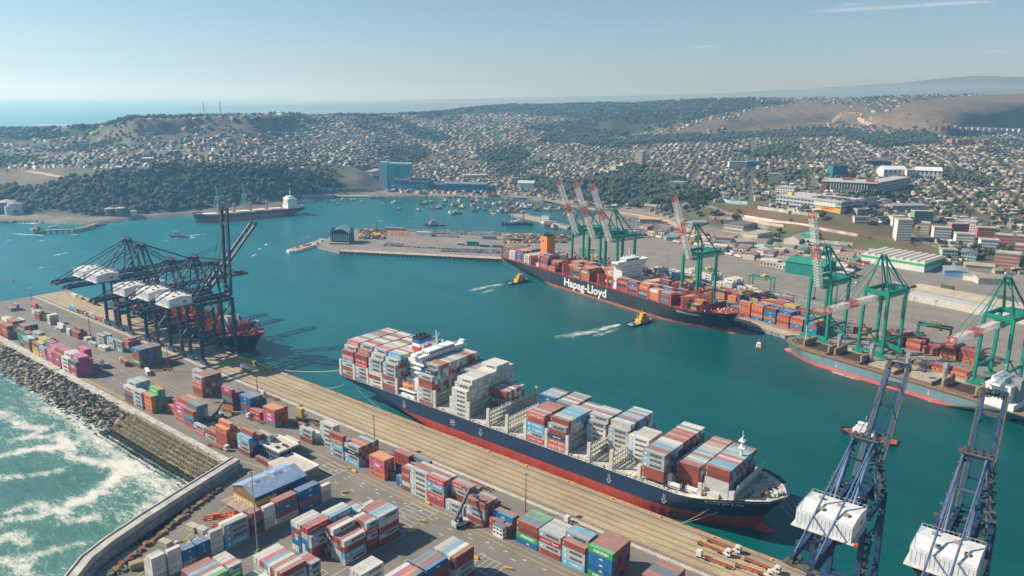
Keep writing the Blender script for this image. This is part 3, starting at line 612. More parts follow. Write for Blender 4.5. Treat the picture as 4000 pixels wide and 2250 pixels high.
def brand_geo(code, L):
    "marks of one long side in its own plane (x along, y up): list of (verts, faces, material key)"
    q = L/12.19; out = []
    def T(s, size, x, y, k, bold=.02, sx=1.0):
        v, f = text_geo(s, size, bold); out.append(([(a*sx*q+x*q, b+y, .004) for a, b, c in v], f, k))
    if code in 'MWb':
        kk = 'w' if code == 'b' else 'd'; T('MAERSK', 1.75, 1.5, 0, kk, .05, 1.05)
        out.append((quad(-4.2*q, .05, 1.7*min(q*1.2, 1), 1.7, .002), [(0, 1, 2, 3)], 's')); st = star(7, .75, .4, -4.2*q, .05); out.append(([(x, y, .006) for x, y, z in st], [tuple(range(14))[::-1]], 'w'))
    elif code in 'Rk':
        T('HAMBURG', 1.15, -2.2, 0, 'w', .02); T('SÜD', 1.15, 4.0, 0, 'w', .02)
        out.append(([(1.0*q, .9, .004), (1.6*q, .8, .004), (3.1*q, -.75, .004), (2.6*q, -.85, .004)], [(0, 3, 2, 1)], 'w')); out.append(([(.9*q, -.6, .006), (2.2*q, .1, .006), (2.9*q, .35, .006), (2.1*q, -.15, .006)], [(0, 3, 2, 1)], 'w'))
    elif code == 'o': T('Hapag-Lloyd', 1.15, 1.6, -.1, 'b', .02); out.append((quad(-3.6*q, .1, 1.35*q, 1.35), [(0, 1, 2, 3)], 'b'))
    elif code == 'p': T('ONE', 1.9, .2, 0, 'w', .09, 1.1)
    elif code == 'g': T('EVERGREEN', 1.45, .4, 0, 'w', .07)
    elif code == 'B': T('APL', 1.2, .6, -.2, 'w', .05)
    elif code == 'C': T('YANG MING', 1.7, .6, 0, 'r', .03)
    elif code == 'y': T('msc', 1.2, 0, .2, 'd', .04); out.append((quad(0, -.55, 1.4, .12), [(0, 1, 2, 3)], 'd'))
    elif code == 'n': T('CMA CGM', 1.1, 0, 0, 'w', .03)
    elif code in 'rd': out.append((quad(-5.3*q, .2, .25, 1.5), [(0, 1, 2, 3)], 'w'))
    return out
_bm = {}
def brand_mesh(code, L):
    k = (code, round(L))
    if k in _bm: return _bm[k]
    g = brand_geo(code, L)
    if not g: _bm[k] = None; return None
    keys = sorted({x[2] for x in g}); m = MB()
    for v, f, kk in g: m.add([(x, -z-.03, y) for x, y, z in v], f, keys.index(kk))
    me = bpy.data.meshes.new('lettering'); me.from_pydata(m.v, [], m.f)
    for kk in keys: me.materials.append(TX[kk])
    me.polygons.foreach_set('material_index', m.m); me.update(); _bm[k] = me; return me
_cm = {}
def cont_mesh(L, H):
    "a corrugated box: framed long sides with shallow ribs, roof, bottom rails. x along, near long side faces -y"
    k = (round(L), round(H*10))
    if k in _cm: return _cm[k]
    m = MB(); W = 2.44; e = .16
    m.box(e, .05, .12, L-e, W-.05, H-.03)
    for x in (0, L-e): 
        for y in (0, W-e): m.box(x, y, 0, x+e, y+e, H)
    for y in (0, W-.09):
        m.box(e, y, 0, L-e, y+.09, .16); m.box(e, y, H-.1, L-e, y+.09, H-.004)
        n = int(L/.56)
        for i in range(n):
            x = e+.2+(L-2*e-.4)*i/(n-1); m.box(x-.12, y+.015, .17, x+.12, y+.075, H-.11)
    for x in (0, L-.09): m.box(x, e, H-.12, x+.09, W-e, H-.004); m.box(x, e, 0, x+.09, W-e, .16)
    me = bpy.data.meshes.new('shipping_container'); me.from_pydata(m.v, [], m.f); me.materials.append(CONTM); me.update()
    d = MB()
    for y in (.2, 1.25): d.box(L-.15, y, .18, L-.02, y+.99, H-.14)
    for y in (.45, .95, 1.5, 2.0): d.tube((L+.01, y, .2), (L+.01, y, H-.16), .03, 5, 1)
    dm = bpy.data.meshes.new('doors'); dm.from_pydata(d.v, [], d.f); dm.materials.append(CONTM); dm.materials.append(mat('galvanised_bar', (.35, .35, .35), rough=.5, var=0)); dm.polygons.foreach_set('material_index', d.m); dm.update()
    _cm[k] = (me, dm); return _cm[k]
BOXES = []   # every container of the scene: dict
def block(name, X, Y, hs, front, pal, ori='x', L=12.19, z0=.03, h=2.9, M=None, tops=None, open_end=True, seed=0, skip0=0):
    """a yard or deck block. ori 'x': long axis along X, near side faces -Y, rows step to +Y. 'y': long axis along Y, lettered side faces +X, rows step to -X.
    hs: tiers per row; front: colour codes of the near row from the bottom; pal: codes for the rest; tops: codes of the top boxes row by row"""
    r = random.Random(hash((round(X), round(Y)))+seed); occ = {}; nr = len(hs); first = next((i for i, t in enumerate(hs) if t), 0)
    for i, t in enumerate(hs):
        for j in range(t):
            if i == first and j < len(front): c = front[j]
            elif j == t-1 and tops and i < len(tops): c = tops[i]
            else: c = r.choice(pal)
            nearer = hs[i-1] if i > first else 0
            f = j >= nearer; top = j == t-1
            if ori == 'x': p = Vector((X, Y+2.5*i, z0+h*j)); rz = 0
            else: p = Vector((X-2.5*i, Y, z0+h*j)); rz = pi/2
            if not (f or top or open_end): continue
            cen = p+Vector((L/2, 1.2, 1.4)) if ori == 'x' else p+Vector((-1.2, L/2, 1.4))
            if M is not None: cen = M @ cen
            px, py = pix(cen)
            if not (-120 < px < 4120 and py < 2400): continue
            d2 = (cen-Vector((0, 0, CAMZ))).length_squared
            sc = ((L*h*.85 if f else 0) + (L*2.44*.6 if top else 0) + (2.44*h*.55 if open_end else 0))/d2
            tn = ('bottom' if j == 0 and t > 1 else 'top') if j in (0, t-1) else ['', 'second', 'third', 'fourth', 'fifth', 'sixth', 'seventh', 'eighth', 'ninth'][j]
            rn = 'front row' if i == first else '%s row back' % _ordw(i-first)
            BOXES.append(dict(p=p, rz=rz, L=L, h=h, c=c, M=M, f=f, top=top, sc=sc, ori=ori, tint=r.uniform(.70, 1.12), label='%s container, %s tier, %s, %s' % (CN[c], tn, rn, name[4:] if name.startswith('the ') else name)))
    return
# -- kerb side row, from the far end towards the camera
P_ = 'rrMwksoB'
for b in [
 ('the far low pile by the pier end', -822, 246, [1, 1, 2], 's', 'srd'), ('the far striped stack by the pier end', -788, 256, [4, 3], 'wwrR', 'rw'), ('the far stack beside the lone lamp post', -768, 251, [3, 3], 'rrM', 'rMo'),
 ('the small grey group', -718, 249, [1, 2], 'M', 'Mw'), ('the group topped by one orange box', -684, 250, [2, 3, 2], 'rr', 'rro'), ('the salmon flat block below the cranes', -628, 266, [2, 2, 2, 2], 'kR', 'kk'),
 ('the grey trio behind the whites', -650, 256, [3, 3, 3], 'MMM', 'Mr'), ('the low grey box by the trio', -653, 250, [1], 'M', 'M'), ('the blue topped stack', -634, 257, [3], 'wMb', 'Mb'), ('the low white box', -636, 250.3, [1, 1], 'W', 'M'),
 ('the grey end stack', -622, 258, [3], 'bMM', 'M'), ('the seven wide block by the slim mast', -574.6, 249.6, [5]*7, 'rgrrB', 'rBBrsG'), ('the block beside the sky blue pair', -485, 249, [5]*6, 'rrkkM', 'rrMsr'),
 ('the sky blue pair', -510, 262, [3, 3], 'bbM', 'bM'), ('the magenta topped tall block', -449.6, 250, [5, 4, 4], 'odsrp', 'rpr'), ('the deep blue block', -434, 253, [4, 4, 4, 4, 3], 'BrBB', 'BBrs'),
 ('the bright red pair', -421, 251.6, [2, 2], 'RR', 'rR'), ('the orange roofed block by the bright red pair', -405.5, 252, [4, 4, 4, 4], 'spp'+'o', 'oor'), ('the low block with a grey pair', -368, 252, [3, 2, 2], 'rMM', 'Mw'),
 ('the low rust row behind the orange roofs', -390, 262, [1], 'r', 'r'), ('the low sky blue row', -355, 262, [1, 1], 'b', 'bM'),
 ('the white reefer tower', -353, 256, [5, 5], 'WWWWW', 'WW'), ('the tower beside the white reefers', -338, 251, [5, 3, 3, 3], 'MMbkr', 'rbMr'), ('the orange end faced block', -325, 251.3, [4]*6, 'bMnM', 'oorMd'),
 ('the orange and magenta block', -302.3, 250, [4, 4, 4], 'oopo', 'oro'), ('the rust pair behind the orange block', -296, 262, [4, 4], 'brrr', 'r'), ('the slate pair', -283, 262, [3, 4], 'BBss', 's'),
 ('the reefer block', -270.1, 250, [5]*4, 'WWWWM', 'WrrW'), ('the block topped by bright red', -258.0, 250, [5, 5, 5, 5], 'rRMbR', 'wMwr'), ('the low light grey pair', -244.4, 249.6, [2], 'MM', 'M'),
 ('the block behind the low grey pair', -243.8, 253.4, [5, 5, 4, 4], 'rrrMk', 'rMr'), ('the block under the lifting boom', -231.0, 250, [4, 4, 4, 4, 3], 'rMMr', 'rMr'), ('the dark low block beside the white office', -216.3, 250.4, [2, 3, 3], 'rr', 'rrB'),
 ('the green striped block', -199.2, 250, [4, 4, 4, 4, 4], 'Bgrr', 'sgsB'), ('the pale roofed block', -186.3, 250, [4]*5, 'rMRM', 'MwwW'), ('the stepped block', -173.4, 250, [4, 5, 5, 5], 'bMMr', 'Mbb'),
 ('the block with green top and blue sides', -159.7, 250, [5]*6, 'gBBBg', 'rrnBr'), ('the block at the bottom edge', -133.5, 250, [4]*6, 'rrrr', 'rnrr'), ('the grey block at the bottom edge', -119.5, 250, [3]*5, 'MMM', 'wMr'),
]: block(*b)
block('the white tank stack', -741, 252, [3, 3, 3], 'www', 'ww', L=6.06); block('the small whites by the blue grey box', -694, 249.4, [2], 'ww', 'w', L=6.06); block('the white hut row', -667, 252, [1, 1], 'w', 'w', L=6.06)
block('the mustard stack', -394, 268, [3], 'yyy', 'y', L=6.06); block('the narrow rust stack beside the reefers', -276.6, 250, [5, 5], 'rwrRr', 'rw', L=6.06, h=2.6); block('the short deep blue pair', -282, 251, [2], 'BB', 'B', L=6.06)
# -- row beside the breakwater
for b in [
 ('the far rust block by the breakwater', -741, 212, [4, 4, 5, 5, 5], 'rrro', 'rrwo'), ('the brown block by the breakwater', -727.6, 212, [4, 4, 5, 5, 5, 5], 'rror', 'rrswo'),
 ('the green topped block', -706, 216, [4, 5, 5, 5, 5], 'GGsG', 'Gror'), ('the dark block beside the green top', -692, 213, [3, 4, 4], 'GsG', 'Grs'), ('the pale striped block', -676, 210.5, [4, 4, 4, 5, 5], 'grrb', 'rsMw'),
 ('the mustard block', -655.5, 209.6, [4, 4, 5, 5], 'yyyr', 'yyr'), ('the sky blue topped block', -642, 209.6, [4, 3, 5, 5, 4], 'MMRb', 'yyrs'), ('the first magenta block', -628, 209.8, [4, 5, 5, 5], 'prpp', 'ppr'),
 ('the brown and magenta block', -615.4, 210, [4, 5, 5, 5], 'rrpr', 'rpg'), ('the white block between magentas', -602.8, 210.4, [4, 5, 5, 5], 'WWWW', 'WWW'), ('the great magenta block', -590.3, 210.8, [4, 5, 5, 5, 4], 'prpG', 'pprp'),
 ('the magenta pair behind', -606, 224, [5, 5], 'ppppp', 'po'), ('the white roofed block', -508.4, 213, [4, 5, 5, 5, 5], 'rnrW', 'WWbM'), ('the pale narrow block', -496, 213, [4, 4], 'MMMM', 'Mw'),
 ('the orange block by the breakwater', -485, 214, [4, 4, 5, 5], 'oooo', 'ogsb'), ('the orange tail stack', -471.5, 222, [2, 3], 'oo', 'or'), ('the magenta and orange tower', -453, 219, [4, 5, 5, 5], 'oopp', 'orr'),
 ('the slate and blue block', -441, 218.6, [4, 5, 5, 5], 'rBsr', 'sMB'), ('the low red and grey stack', -427, 217.2, [2], 'RM', 'M'), ('the low grey and rust stack', -414.5, 217.4, [2, 2], 'Mr', 'r'),
 ('the orange stepped tower', -402, 217.4, [4, 5, 4, 3], 'rrro', 'oor'), ('the grey tower beside the flat roofed building', -381.3, 219, [4, 5, 4, 4], 'rMMb', 'BbrM'), ('the striped stack behind the grey tower', -376, 229, [4, 3], 'rbbM', 'rB'),
 ('the low rust box by the flat roofed building', -364, 219, [1], 'r', 'r'),
]: block(*b)
# -- near blocks, turned a quarter
for nm, X, Y, hs, fr, pal, L, tops in [
 ('the end reefer stack by the road', -297, 127, [4, 4, 3], 'wwww', 'ww', 6.06, None), ('the second reefer stack', -297, 134, [4, 3], 'wwww', 'w', 6.06, None), ('the blue stack over cream', -297, 140.5, [3, 3], 'CBB', 'BB', 6.06, None),
 ('the blue stack over rust', -297, 147.1, [3, 3], 'rBB', 'Br', 6.06, None), ('the reefer stack with orange marks', -296.6, 153.4, [4, 3], 'wwww', 'w', 6.06, None), ('the four grey boxes with stars', -297, 160.5, [4, 4], 'bMMM', 'Mw', 12.19, 'MW'),
 ('the rust stack behind the tall lamp mast', -297, 173.8, [4, 4], 'rnrr', 'r', 6.06, None), ('the four small reefers', -297, 180.9, [4], 'wwww', 'w', 6.06, None), ('the rust stack over red lettering', -297, 187.6, [4, 4], 'CrBr', 'rB', 12.19, None),
 ('the tall blue stack', -297, 200.9, [4, 4], 'BrBB', 'Br', 12.19, None), ('the reefers at the row end', -297, 214.1, [3], 'www', 'w', 6.06, None),
 ('the big block with white ends', -259.5, 180.2, [4, 5, 5, 5, 5, 5], 'rrMM', 'MwrwB', 12.19, 'MRrMWW'), ('the sky blue lettered block', -259.5, 193.3, [4, 5, 5, 5], 'rrbb', 'MwW', 12.19, 'bbMW'),
 ('the low roofs behind the sky blue block', -260, 206.3, [4, 4, 4, 4], 'rrMw', 'wbr', 6.06, 'wbwr'), ('the rust pair at the marked bay', -257, 213, [3, 3, 4], 'rrr', 'r', 6.06, 'rrW'),
 ('the front block of the big cluster', -245.2, 187, [4, 4, 4, 5, 5, 4], 'MbrW', 'rMwrb', 12.19, 'WrrWrr'), ('the narrow stack in the big cluster', -245.2, 200, [5, 5, 5, 5], 'rrMRM', 'rMw', 6.06, 'MrrW'),
 ('the striped end block of the big cluster', -245.2, 206.9, [5, 5, 5, 5, 5], 'rMrwM', 'rMw', 12.19, 'MbMrr'), ('the bottom block with four grey doors', -196.7, 205.6, [5]*5, 'rMMrr', 'rMw', 12.19, 'rWbMW'),
 ('the blue topped bottom block', -199.6, 192.4, [5, 5, 5, 5], 'rrrrB', 'rs', 12.19, 'Brss'), ('the pastel bottom block', -200.5, 179.2, [5, 5, 5, 5], 'rrsos', 'rM', 12.19, 'sopw'), ('the white pair at the bottom edge', -221, 176, [4, 4, 4], 'WWWW', 'Ww', 12.19, 'WWW'),
 ('the wide near block', -243, 153.4, [5]*8, 'rrMMr', 'rMw', 12.19, 'rwrwbRwW'), ('the grey star stack of the wide block', -242.6, 166.4, [4, 4, 4, 4], 'MMMM', 'MrM', 6.06, 'wrRM'),
 ('the short near stack', -262.5, 142.2, [5]*5, 'rMrgM', 'Mw', 6.06, 'wRWWW'), ('the near block at the left bottom', -261.5, 129.2, [5]*6, 'rrMMg', 'rM', 12.19, 'Wwrbrr'), ('the low pastel roofs', -251.5, 141, [3, 3, 3, 3], 'rgb', 'rgb', 12.19, 'rgbM'),
 ('the near block cut by the frame', -243, 140, [4]*4, 'MMrr', 'rM', 12.19, 'rrww'),
]: block(nm, X, Y, hs, fr, pal, 'y', L, tops=tops)
# -- aboard the blue hulled ship
sy = 316.4
SP = 'MMrrwwbkWrMs'
def deck(nm, X, hs, fr, pal=SP, z0=14.0, h=2.86, **k): block(nm+' on navy ship', X, sy, hs, fr, pal, z0=z0, h=h, **k)
deck('the stern bay', -407, [7, 8]+[9]*15+[8, 7], 'rMrWbkr', z0=12.2, tops='rMkMwMrwwMrsrrWkMWM'); deck('the second bay', -393.1, [7, 8]+[9]*15+[8, 7], 'sMMMRRr', z0=12.3, tops='rkMWRrMWMrWWrrMWMrM')
deck('the third bay', -379.2, [7, 8]+[9]*15+[8, 7], 'WWrwMMM', z0=12.4, tops='MMMkkwwWWWrrWWrMbrM'); deck('the bay behind the bridge', -365.2, [7, 8]+[9]*14+[8, 7], 'drMrMMM', z0=12.5, tops='MMbwwrWMwwrMWbMrrM')
deck('the bay before the bridge', -332, [7, 8]+[9]*15+[8, 7], 'rMMMrrM', z0=12.8, tops='MnMkrrWMMwwMMrrMWkr'); deck('the low midship bay', -317.6, [0]*9+[7]*8, 'rMsMrrM', z0=13.2)
deck('the white reefer bay', -303.2, [6, 7]+[8]*9+[9]*5+[8, 8], 'WWWWWW', 'W', z0=13.4, tops='W'*18); deck('the small stack inside the open bay', -289, [0]*8+[5]*7, 'MrMrr', 'Mrws', z0=13.5)
deck('the striped bay amidships', -245.6, [6]*8+[0]*3+[5]*8, 'RMbbrk', tops='krMrR'); deck('the far side group', -259.8, [0]*12+[5]*6, 'MMBBB', 'Mbr'); deck('the rust and sky blue bay', -231, [5]+[6]*9+[0, 5, 5, 5, 5, 5], 'kknrM', tops='MrMMbbbbMM')
deck('the set back bay', -217, [0]*7+[5, 6, 6, 6, 6, 6, 6, 5], 'WWWWM', 'WrMM'); deck('the grey topped bay', -203, [0]*7+[5]+[6]*10, 'WWWWM', 'WMrb', tops='MMMMMMMMwwBrMbrMbw'); deck('the small white bay', -189, [0]*6+[5]*6, 'WWWWW', 'W')
deck('the first forward bay', -172, [5]*18, 'rrMMM', z0=16.4, tops='MrrbbMWwrrkrkrWsW'+'w'); deck('the second forward bay', -157, [0]*3+[4]*16, 'rrrr', z0=15, tops='rrrrrMwtrMbWwwMorM'); deck('the bow bay', -140.5, [0, 0]+[5]*13, 'wwwrr', z0=16.4, tops='rrrbbbRwrMbwbs')
# -- aboard the black hulled ship and on the opposite terminal (frame of that quay)
HP = 'ooorrrBwWon'
def hdeck(nm, a, hs, fr, pal=HP, b=.6, z0=12.3, **k): block(nm+' on black ship', a, b, hs, fr, pal, M=QM, z0=z0, h=2.75, **k)
for d in [('the stern bay', .6, [3]*17, 'rrB'), ('the white bay aft', 13.5, [4]*17, 'WWWW'), ('the blue bay aft', 27.4, [4, 5]+[5]*15, 'oBBBo'), ('the long white bay', 41.5, [4]*17, 'WWWW', 'WWw'), ('the bay at the funnel foot', 73.7, [4, 5, 6, 6]+[3]*12, 'roBr'),
          ('the orange pair bay', 87.8, [2, 3, 4, 4, 4, 3, 3, 2], 'oo'), ('the empty bay', 102, [0]*9+[4]*6, 'oWWo', 'oWr'), ('the bay with green boxes', 114.5, [0]*3+[4]*5+[3]*4+[4]*4, 'orgo', 'orrg'), ('the brown blue bay', 128.7, [4, 4, 4, 3, 3, 3, 3, 4, 4], 'oGnor'), ('the green striped bay', 142.9, [5]*8+[4]*5, 'ooogr'),
          ('the set back orange bay', 157, [0]*8+[5]*4+[6]*3, 'roWoo'), ('the orange bay before the bridge', 171.6, [0]*4+[4, 5, 5, 6, 6, 6, 5], 'oWroo', 'ooWr'), ('the bay beyond the bridge', 200, [5]*3+[4]*12, 'rrnor'), ('the blue grey bay', 213.6, [5]*3+[4]*13, 'rnoBs'),
          ('the stepped orange bay', 228, [4, 5, 5, 5, 4, 4, 4, 4, 4, 3, 3, 3, 5, 5], 'ntro'), ('the orange star bay', 242, [4, 4, 4, 4, 3, 3, 3, 4, 4], 'ooow'), ('the slate bay forward', 256, [4, 4, 4, 4, 4, 3, 3, 3, 3, 4, 4], 'ssrss'), ('the low bay near the bow', 271, [0]*4+[3]*7, 'rnr'), ('the bow bay', 285, [0, 0, 2, 2, 2, 3, 3, 3, 2], 'oG')]: hdeck(*d)
def yd(nm, a, b, hs, fr, pal, **k): block(nm+' across the basin', a, b, hs, fr, pal, M=QM, **k)
_r = random.Random(5)
for i, (a0, a1, b0, rows, tmax, pal) in enumerate([(20, 120, 88, 6, 4, 'oorrnB'), (20, 130, 110, 5, 3, 'rroWw'), (140, 200, 88, 6, 4, 'rrooB'), (200, 300, 100, 6, 4, 'rooryn'), (175, 250, 125, 8, 5, 'WWWw'), (130, 172, 122, 6, 4, 'WwW'), (255, 300, 122, 7, 4, 'WWyr'),
                                           (300, 372, 64, 7, 5, 'rBooBr'), (318, 372, 88, 6, 5, 'yytrr'), (395, 440, 100, 5, 3, 'rory'), (430, 500, 96, 6, 4, 'rrropr'), (560, 620, 100, 8, 6, 'WWw'), (455, 520, 60, 3, 2, 'rod')]):
    a = a0
    while a < a1:
        t = max(1, min(tmax, tmax-_r.choice([0, 0, 1, 1, 2]))); nm = ['the long orange row', 'the back row', 'the middle row', 'the dark row', 'the white reefer field', 'the small reefer field', 'the yellow end rows', 'the quayside blue and orange rows', 'the mustard rows', 'the brown rows', 'the rows under the third crane', 'the tall white wall of reefers', 'the low rows under the cranes'][i]
        yd(nm+', %s bay' % _ordw(1+(a-a0)//14), a, b0, [max(1, t-_r.choice([0, 0, 1])) for _ in range(rows)], ''.join(_r.choice(pal) for _ in range(t)), pal, seed=i); a += 14
def build_boxes():

    BOXES.sort(key=lambda b: -b['sc']); seen = {}
    for b in BOXES[:300]:
        me, dm = cont_mesh(b['L'], b['h']); o = link('shipping_container', me); c = CC[b['c']]; k = b['tint']
        Mx = Matrix.Translation(b['p']) @ Matrix.Rotation(b['rz'], 4, 'Z')
        o.matrix_world = b['M'] @ Mx if b['M'] is not None else Mx
        o.color = (c[0]*k, c[1]*k, c[2]*k, 1); lab = b['label']; n = seen.get(lab, 0); seen[lab] = n+1
        tag(o, lab, 'container', 'shipping containers in the harbour')
        d = link('doors', dm, o); d.color = (c[0]*k*.9, c[1]*k*.9, c[2]*k*.9, 1)
        bmh = brand_mesh(b['c'], b['L'])
        if bmh is not None and b['f']:
            t = link('lettering', bmh, o); t.location = (b['L']/2, 0, b['h']/2)
    m = MB(); mats = [CONTA, TXD, TXW, TXR, TXB, TXS]; mi = dict(d=1, w=2, r=3, b=4, s=5)
    for b in BOXES[300:]:
        Mx = Matrix.Translation(b['p']) @ Matrix.Rotation(b['rz'], 4, 'Z')
        if b['M'] is not None: Mx = b['M'] @ Mx
        m.T = Mx; c = CC[b['c']]; k = b['tint']; m.box(.06, .05, .08, b['L']-.06, 2.38, b['h']-.08, 0, (c[0]*k, c[1]*k, c[2]*k))
        if b['f'] and b['c'] in 'MWbRkopgBC':
            for v, f, kk in brand_geo(b['c'], b['L']): m.add([(x+b['L']/2, -z-.03, y+b['h']/2) for x, y, z in v], f, mi[kk], None)
    tag(m.build('stacked_containers', mats), 'the many further containers stacked on both ships and both terminals', 'containers', kind='stuff')
build_boxes()
# ---------------------------------------------------------------- ships
HBLUE = mat('navy_hull', (.006, .030, .080), rough=.45, var=.2, scale=.12, detail=6, rust=.05, streak=.12); HRED = mat('red_bottom', (.36, .045, .03), rough=.6, var=.25, scale=.2, rust=.05, streak=.15)
HBLACK = mat('black_hull', (.018, .026, .032), rough=.5, var=.4, scale=.08, detail=6, rust=.12, streak=.2); HREDR = mat('rusty_bottom', (.34, .10, .07), rough=.8, var=.3, scale=.12, detail=6, rust=.17, streak=.3)
HGREY = mat('grey_green_hull', (.14, .23, .25), rough=.55, var=.15, scale=.1, rust=.02); HPINK = mat('pale_red_bottom', (.55, .12, .10), rough=.7, var=.2, scale=.15)
HGREEN = mat('dark_green_hull', (.02, .055, .065), rough=.5, var=.2); DECKW = mat('cream_deck', (.52, .50, .43), rough=.85, var=.3, scale=.3, detail=6, rust=.07)
DECKR = mat('red_oxide_deck', (.30, .06, .035), rough=.85, var=.3, scale=.3, rust=.05); WPAINT = mat('white_paint', (.74, .75, .74), rough=.5, var=.06, scale=.3)
WFRAME = mat('weathered_white_frame', (.52, .52, .46), rough=.8, var=.25, scale=.5, rust=.08); RFRAME = mat('red_oxide_frame', (.40, .06, .04), rough=.8, var=.25, scale=.5)
GLASS = mat('dark_glass', (.02, .035, .05), rough=.15, var=0); ORANGE = mat('orange_paint', (.72, .22, .03), rough=.5, var=.08); ROPE = mat('rope', (.42, .38, .28), rough=.9, var=0)
GREYD = mat('dark_machinery', (.07, .075, .075), rough=.7, var=.3, scale=.8); STEELG = mat('grey_steel', (.24, .27, .28), rough=.6, var=.2); BLACK = mat('black_paint', (.015, .015, .017), rough=.6, var=.2); YELP = mat('yellow_paint', (.70, .42, .03), rough=.5, var=.1)
REDP = mat('signal_red_paint', (.55, .04, .03), rough=.5, var=.1); GRNP = mat('green_paint', (.01, .27, .19), rough=.5, var=.15, scale=.3); BRN = mat('rusty_brown_steel', (.20, .11, .06), rough=.9, var=.35, scale=.5, detail=5)
class Hull:
    def __init__(s, L, B, zd, zbow, zboot, stern=(0, .03, .10), stem=.965, full=.86, wl=.74, zk=-9):
        s.L, s.B, s.zd, s.zbow, s.zboot, s.stern, s.stem, s.full, s.wl, s.zk = L, B, zd, zbow, zboot, stern, stem, full, wl, zk
    def top(s, t): return s.zd+(s.zbow-s.zd)*_smooth(max(0, min(1, (t-.84)/.12)))
    def pt(s, t, f):
        "t along, f 0 at the waterline .. 1 at the deck edge -> (x, half width)"
        x0 = s.L*(s.stern[2]+(s.stern[0]-s.stern[2])*min(1, f*1.35)**.75); x1 = s.L*(s.stem+(1-s.stem)*f**1.5); x = x0+(x1-x0)*t
        fu = s.wl+(s.full-s.wl)*f; e = 1.7+.5*f
        w = 1 if t < fu else max(0, 1-((t-fu)/(1-fu))**e)**(.9-.35*f)
        a = .16+.04*(1-f); sw = 1 if t > a else (.35+.65*f)+(1-(.35+.65*f))*_smooth(t/a)
        return x, s.B/2*w*sw
    def side(s, x, z):
        "half width at a point of the side (by search along t)"
        best = None
        for i in range(200):
            t = i/199; f = max(0, min(1, (z+3.5)/(s.top(t)+3.5))); px_, w = s.pt(t, f)
            if best is None or abs(px_-x) < best[0]: best = (abs(px_-x), w)
        return best[1]
    def build(s, root, mats, bulb=True, n=56):
        lv = [None, -6.5, -3.5, s.zboot, .35, .7, 1.0]; m = MB(); G = []
        for i in range(n):
            t = i/(n-1); col = []; zt = s.top(t)
            for k, l in enumerate(lv):
                if k < 3: z = s.zk if k == 0 else l; f = 0
                elif k == 3: z = l; f = (z+3.5)/(zt+3.5)
                else: z = s.zboot+(zt-s.zboot)*l; f = (z+3.5)/(zt+3.5)
                x, w = s.pt(t, f)
                if k == 0: w *= .8
                col.append((x, w, z))
            G.append(col)
        for sg in (-1, 1):
            b0 = len(m.v); vs = [(x, s.B/2+sg*w, z) for c in G for x, w, z in c]; fs, mi = [], []; nl = len(lv)
            for i in range(n-1):
                for k in range(nl-1):
                    q = (i*nl+k, (i+1)*nl+k, (i+1)*nl+k+1, i*nl+k+1); fs.append(q if sg < 0 else q[::-1]); mi.append(1 if k < 3 else 0)
            m.add(vs, fs, mi)
        c = G[0]; m.add([(x, s.B/2-w, z) for x, w, z in c]+[(x, s.B/2+w, z) for x, w, z in c[::-1]], [tuple(range(2*len(c)))], 0)
        if bulb:
            bx, bl, br, zc = s.L*s.stem, s.L*.026, 3.4, -4.6; R_ = 10; vs, fs = [], []
            for i in range(9):
                a = pi*i/8
                for j in range(R_): vs.append((bx+bl*cos(a)*1.1, s.B/2+br*.85*sin(a)*cos(2*pi*j/R_), zc+br*sin(a)*sin(2*pi*j/R_)))
            for i in range(8):
                for j in range(R_): fs.append((i*R_+j, i*R_+(j+1) % R_, (i+1)*R_+(j+1) % R_, (i+1)*R_+j))
            m.add(vs, fs, 1)
        m.build('hull', mats, root, smooth=False)
        d = MB(); vs = [(G[i][-1][0], s.B/2-G[i][-1][1]+.25, G[i][-1][2]-(1.3 if i/(n-1) > .9 else .15)) for i in range(n)]+[(G[i][-1][0], s.B/2+G[i][-1][1]-.25, G[i][-1][2]-(1.3 if i/(n-1) > .9 else .15)) for i in range(n)]
        d.add(vs, [(i, i+1, n+i+1, n+i) for i in range(n-1)]); return d
def hull_text(h, root, txt, size, x0, z0, m, bold=.03, sx=1.0, slope=0., name='lettering'):
    v, f = text_geo(txt, size, bold); b = MB(); b.add([(x0+x*sx, h.B/2-h.side(x0+x*sx, z0+y)-.12, z0+y+slope*x) for x, y, z in v], f); return b.build(name, m, root)
def lash(root, x, B, z0, h, m, step=5.0, y0=1.0, name='lashing_bridge'):
    b = MB(); y = y0
    while y <= B-.8:
        for dx in (0, 1.1): b.beam((x+dx, y, z0), (x+dx, y, z0+h), .38)
        y += step/2
    for k in range(1, int(h/2.6)+1):
        for dx in (0, 1.1): b.beam((x+dx, y0, z0+k*2.6), (x+dx, B-y0, z0+k*2.6), .3)
        b.box(x, y0, z0+k*2.6+.1, x+1.1, B-y0, z0+k*2.6+.18)
    for yy in (y0-.6, B-y0-.6): b.box(x-.5, yy, z0, x+1.5, yy+1.2, z0+h+1.8)
    return b.build(name, m, root)
def windows(b, x, y0, y1, z, n, w=.9, h=.8, mi=1, face='x'):
    for i in range(n):
        y = y0+(y1-y0)*(i+.5)/n
        if face == 'x': b.box(x-.02, y-w/2, z, x+.06, y+w/2, z+h, mi)
        else: b.box(y-w/2, x-.06, z, y+w/2, x+.02, z+h, mi)

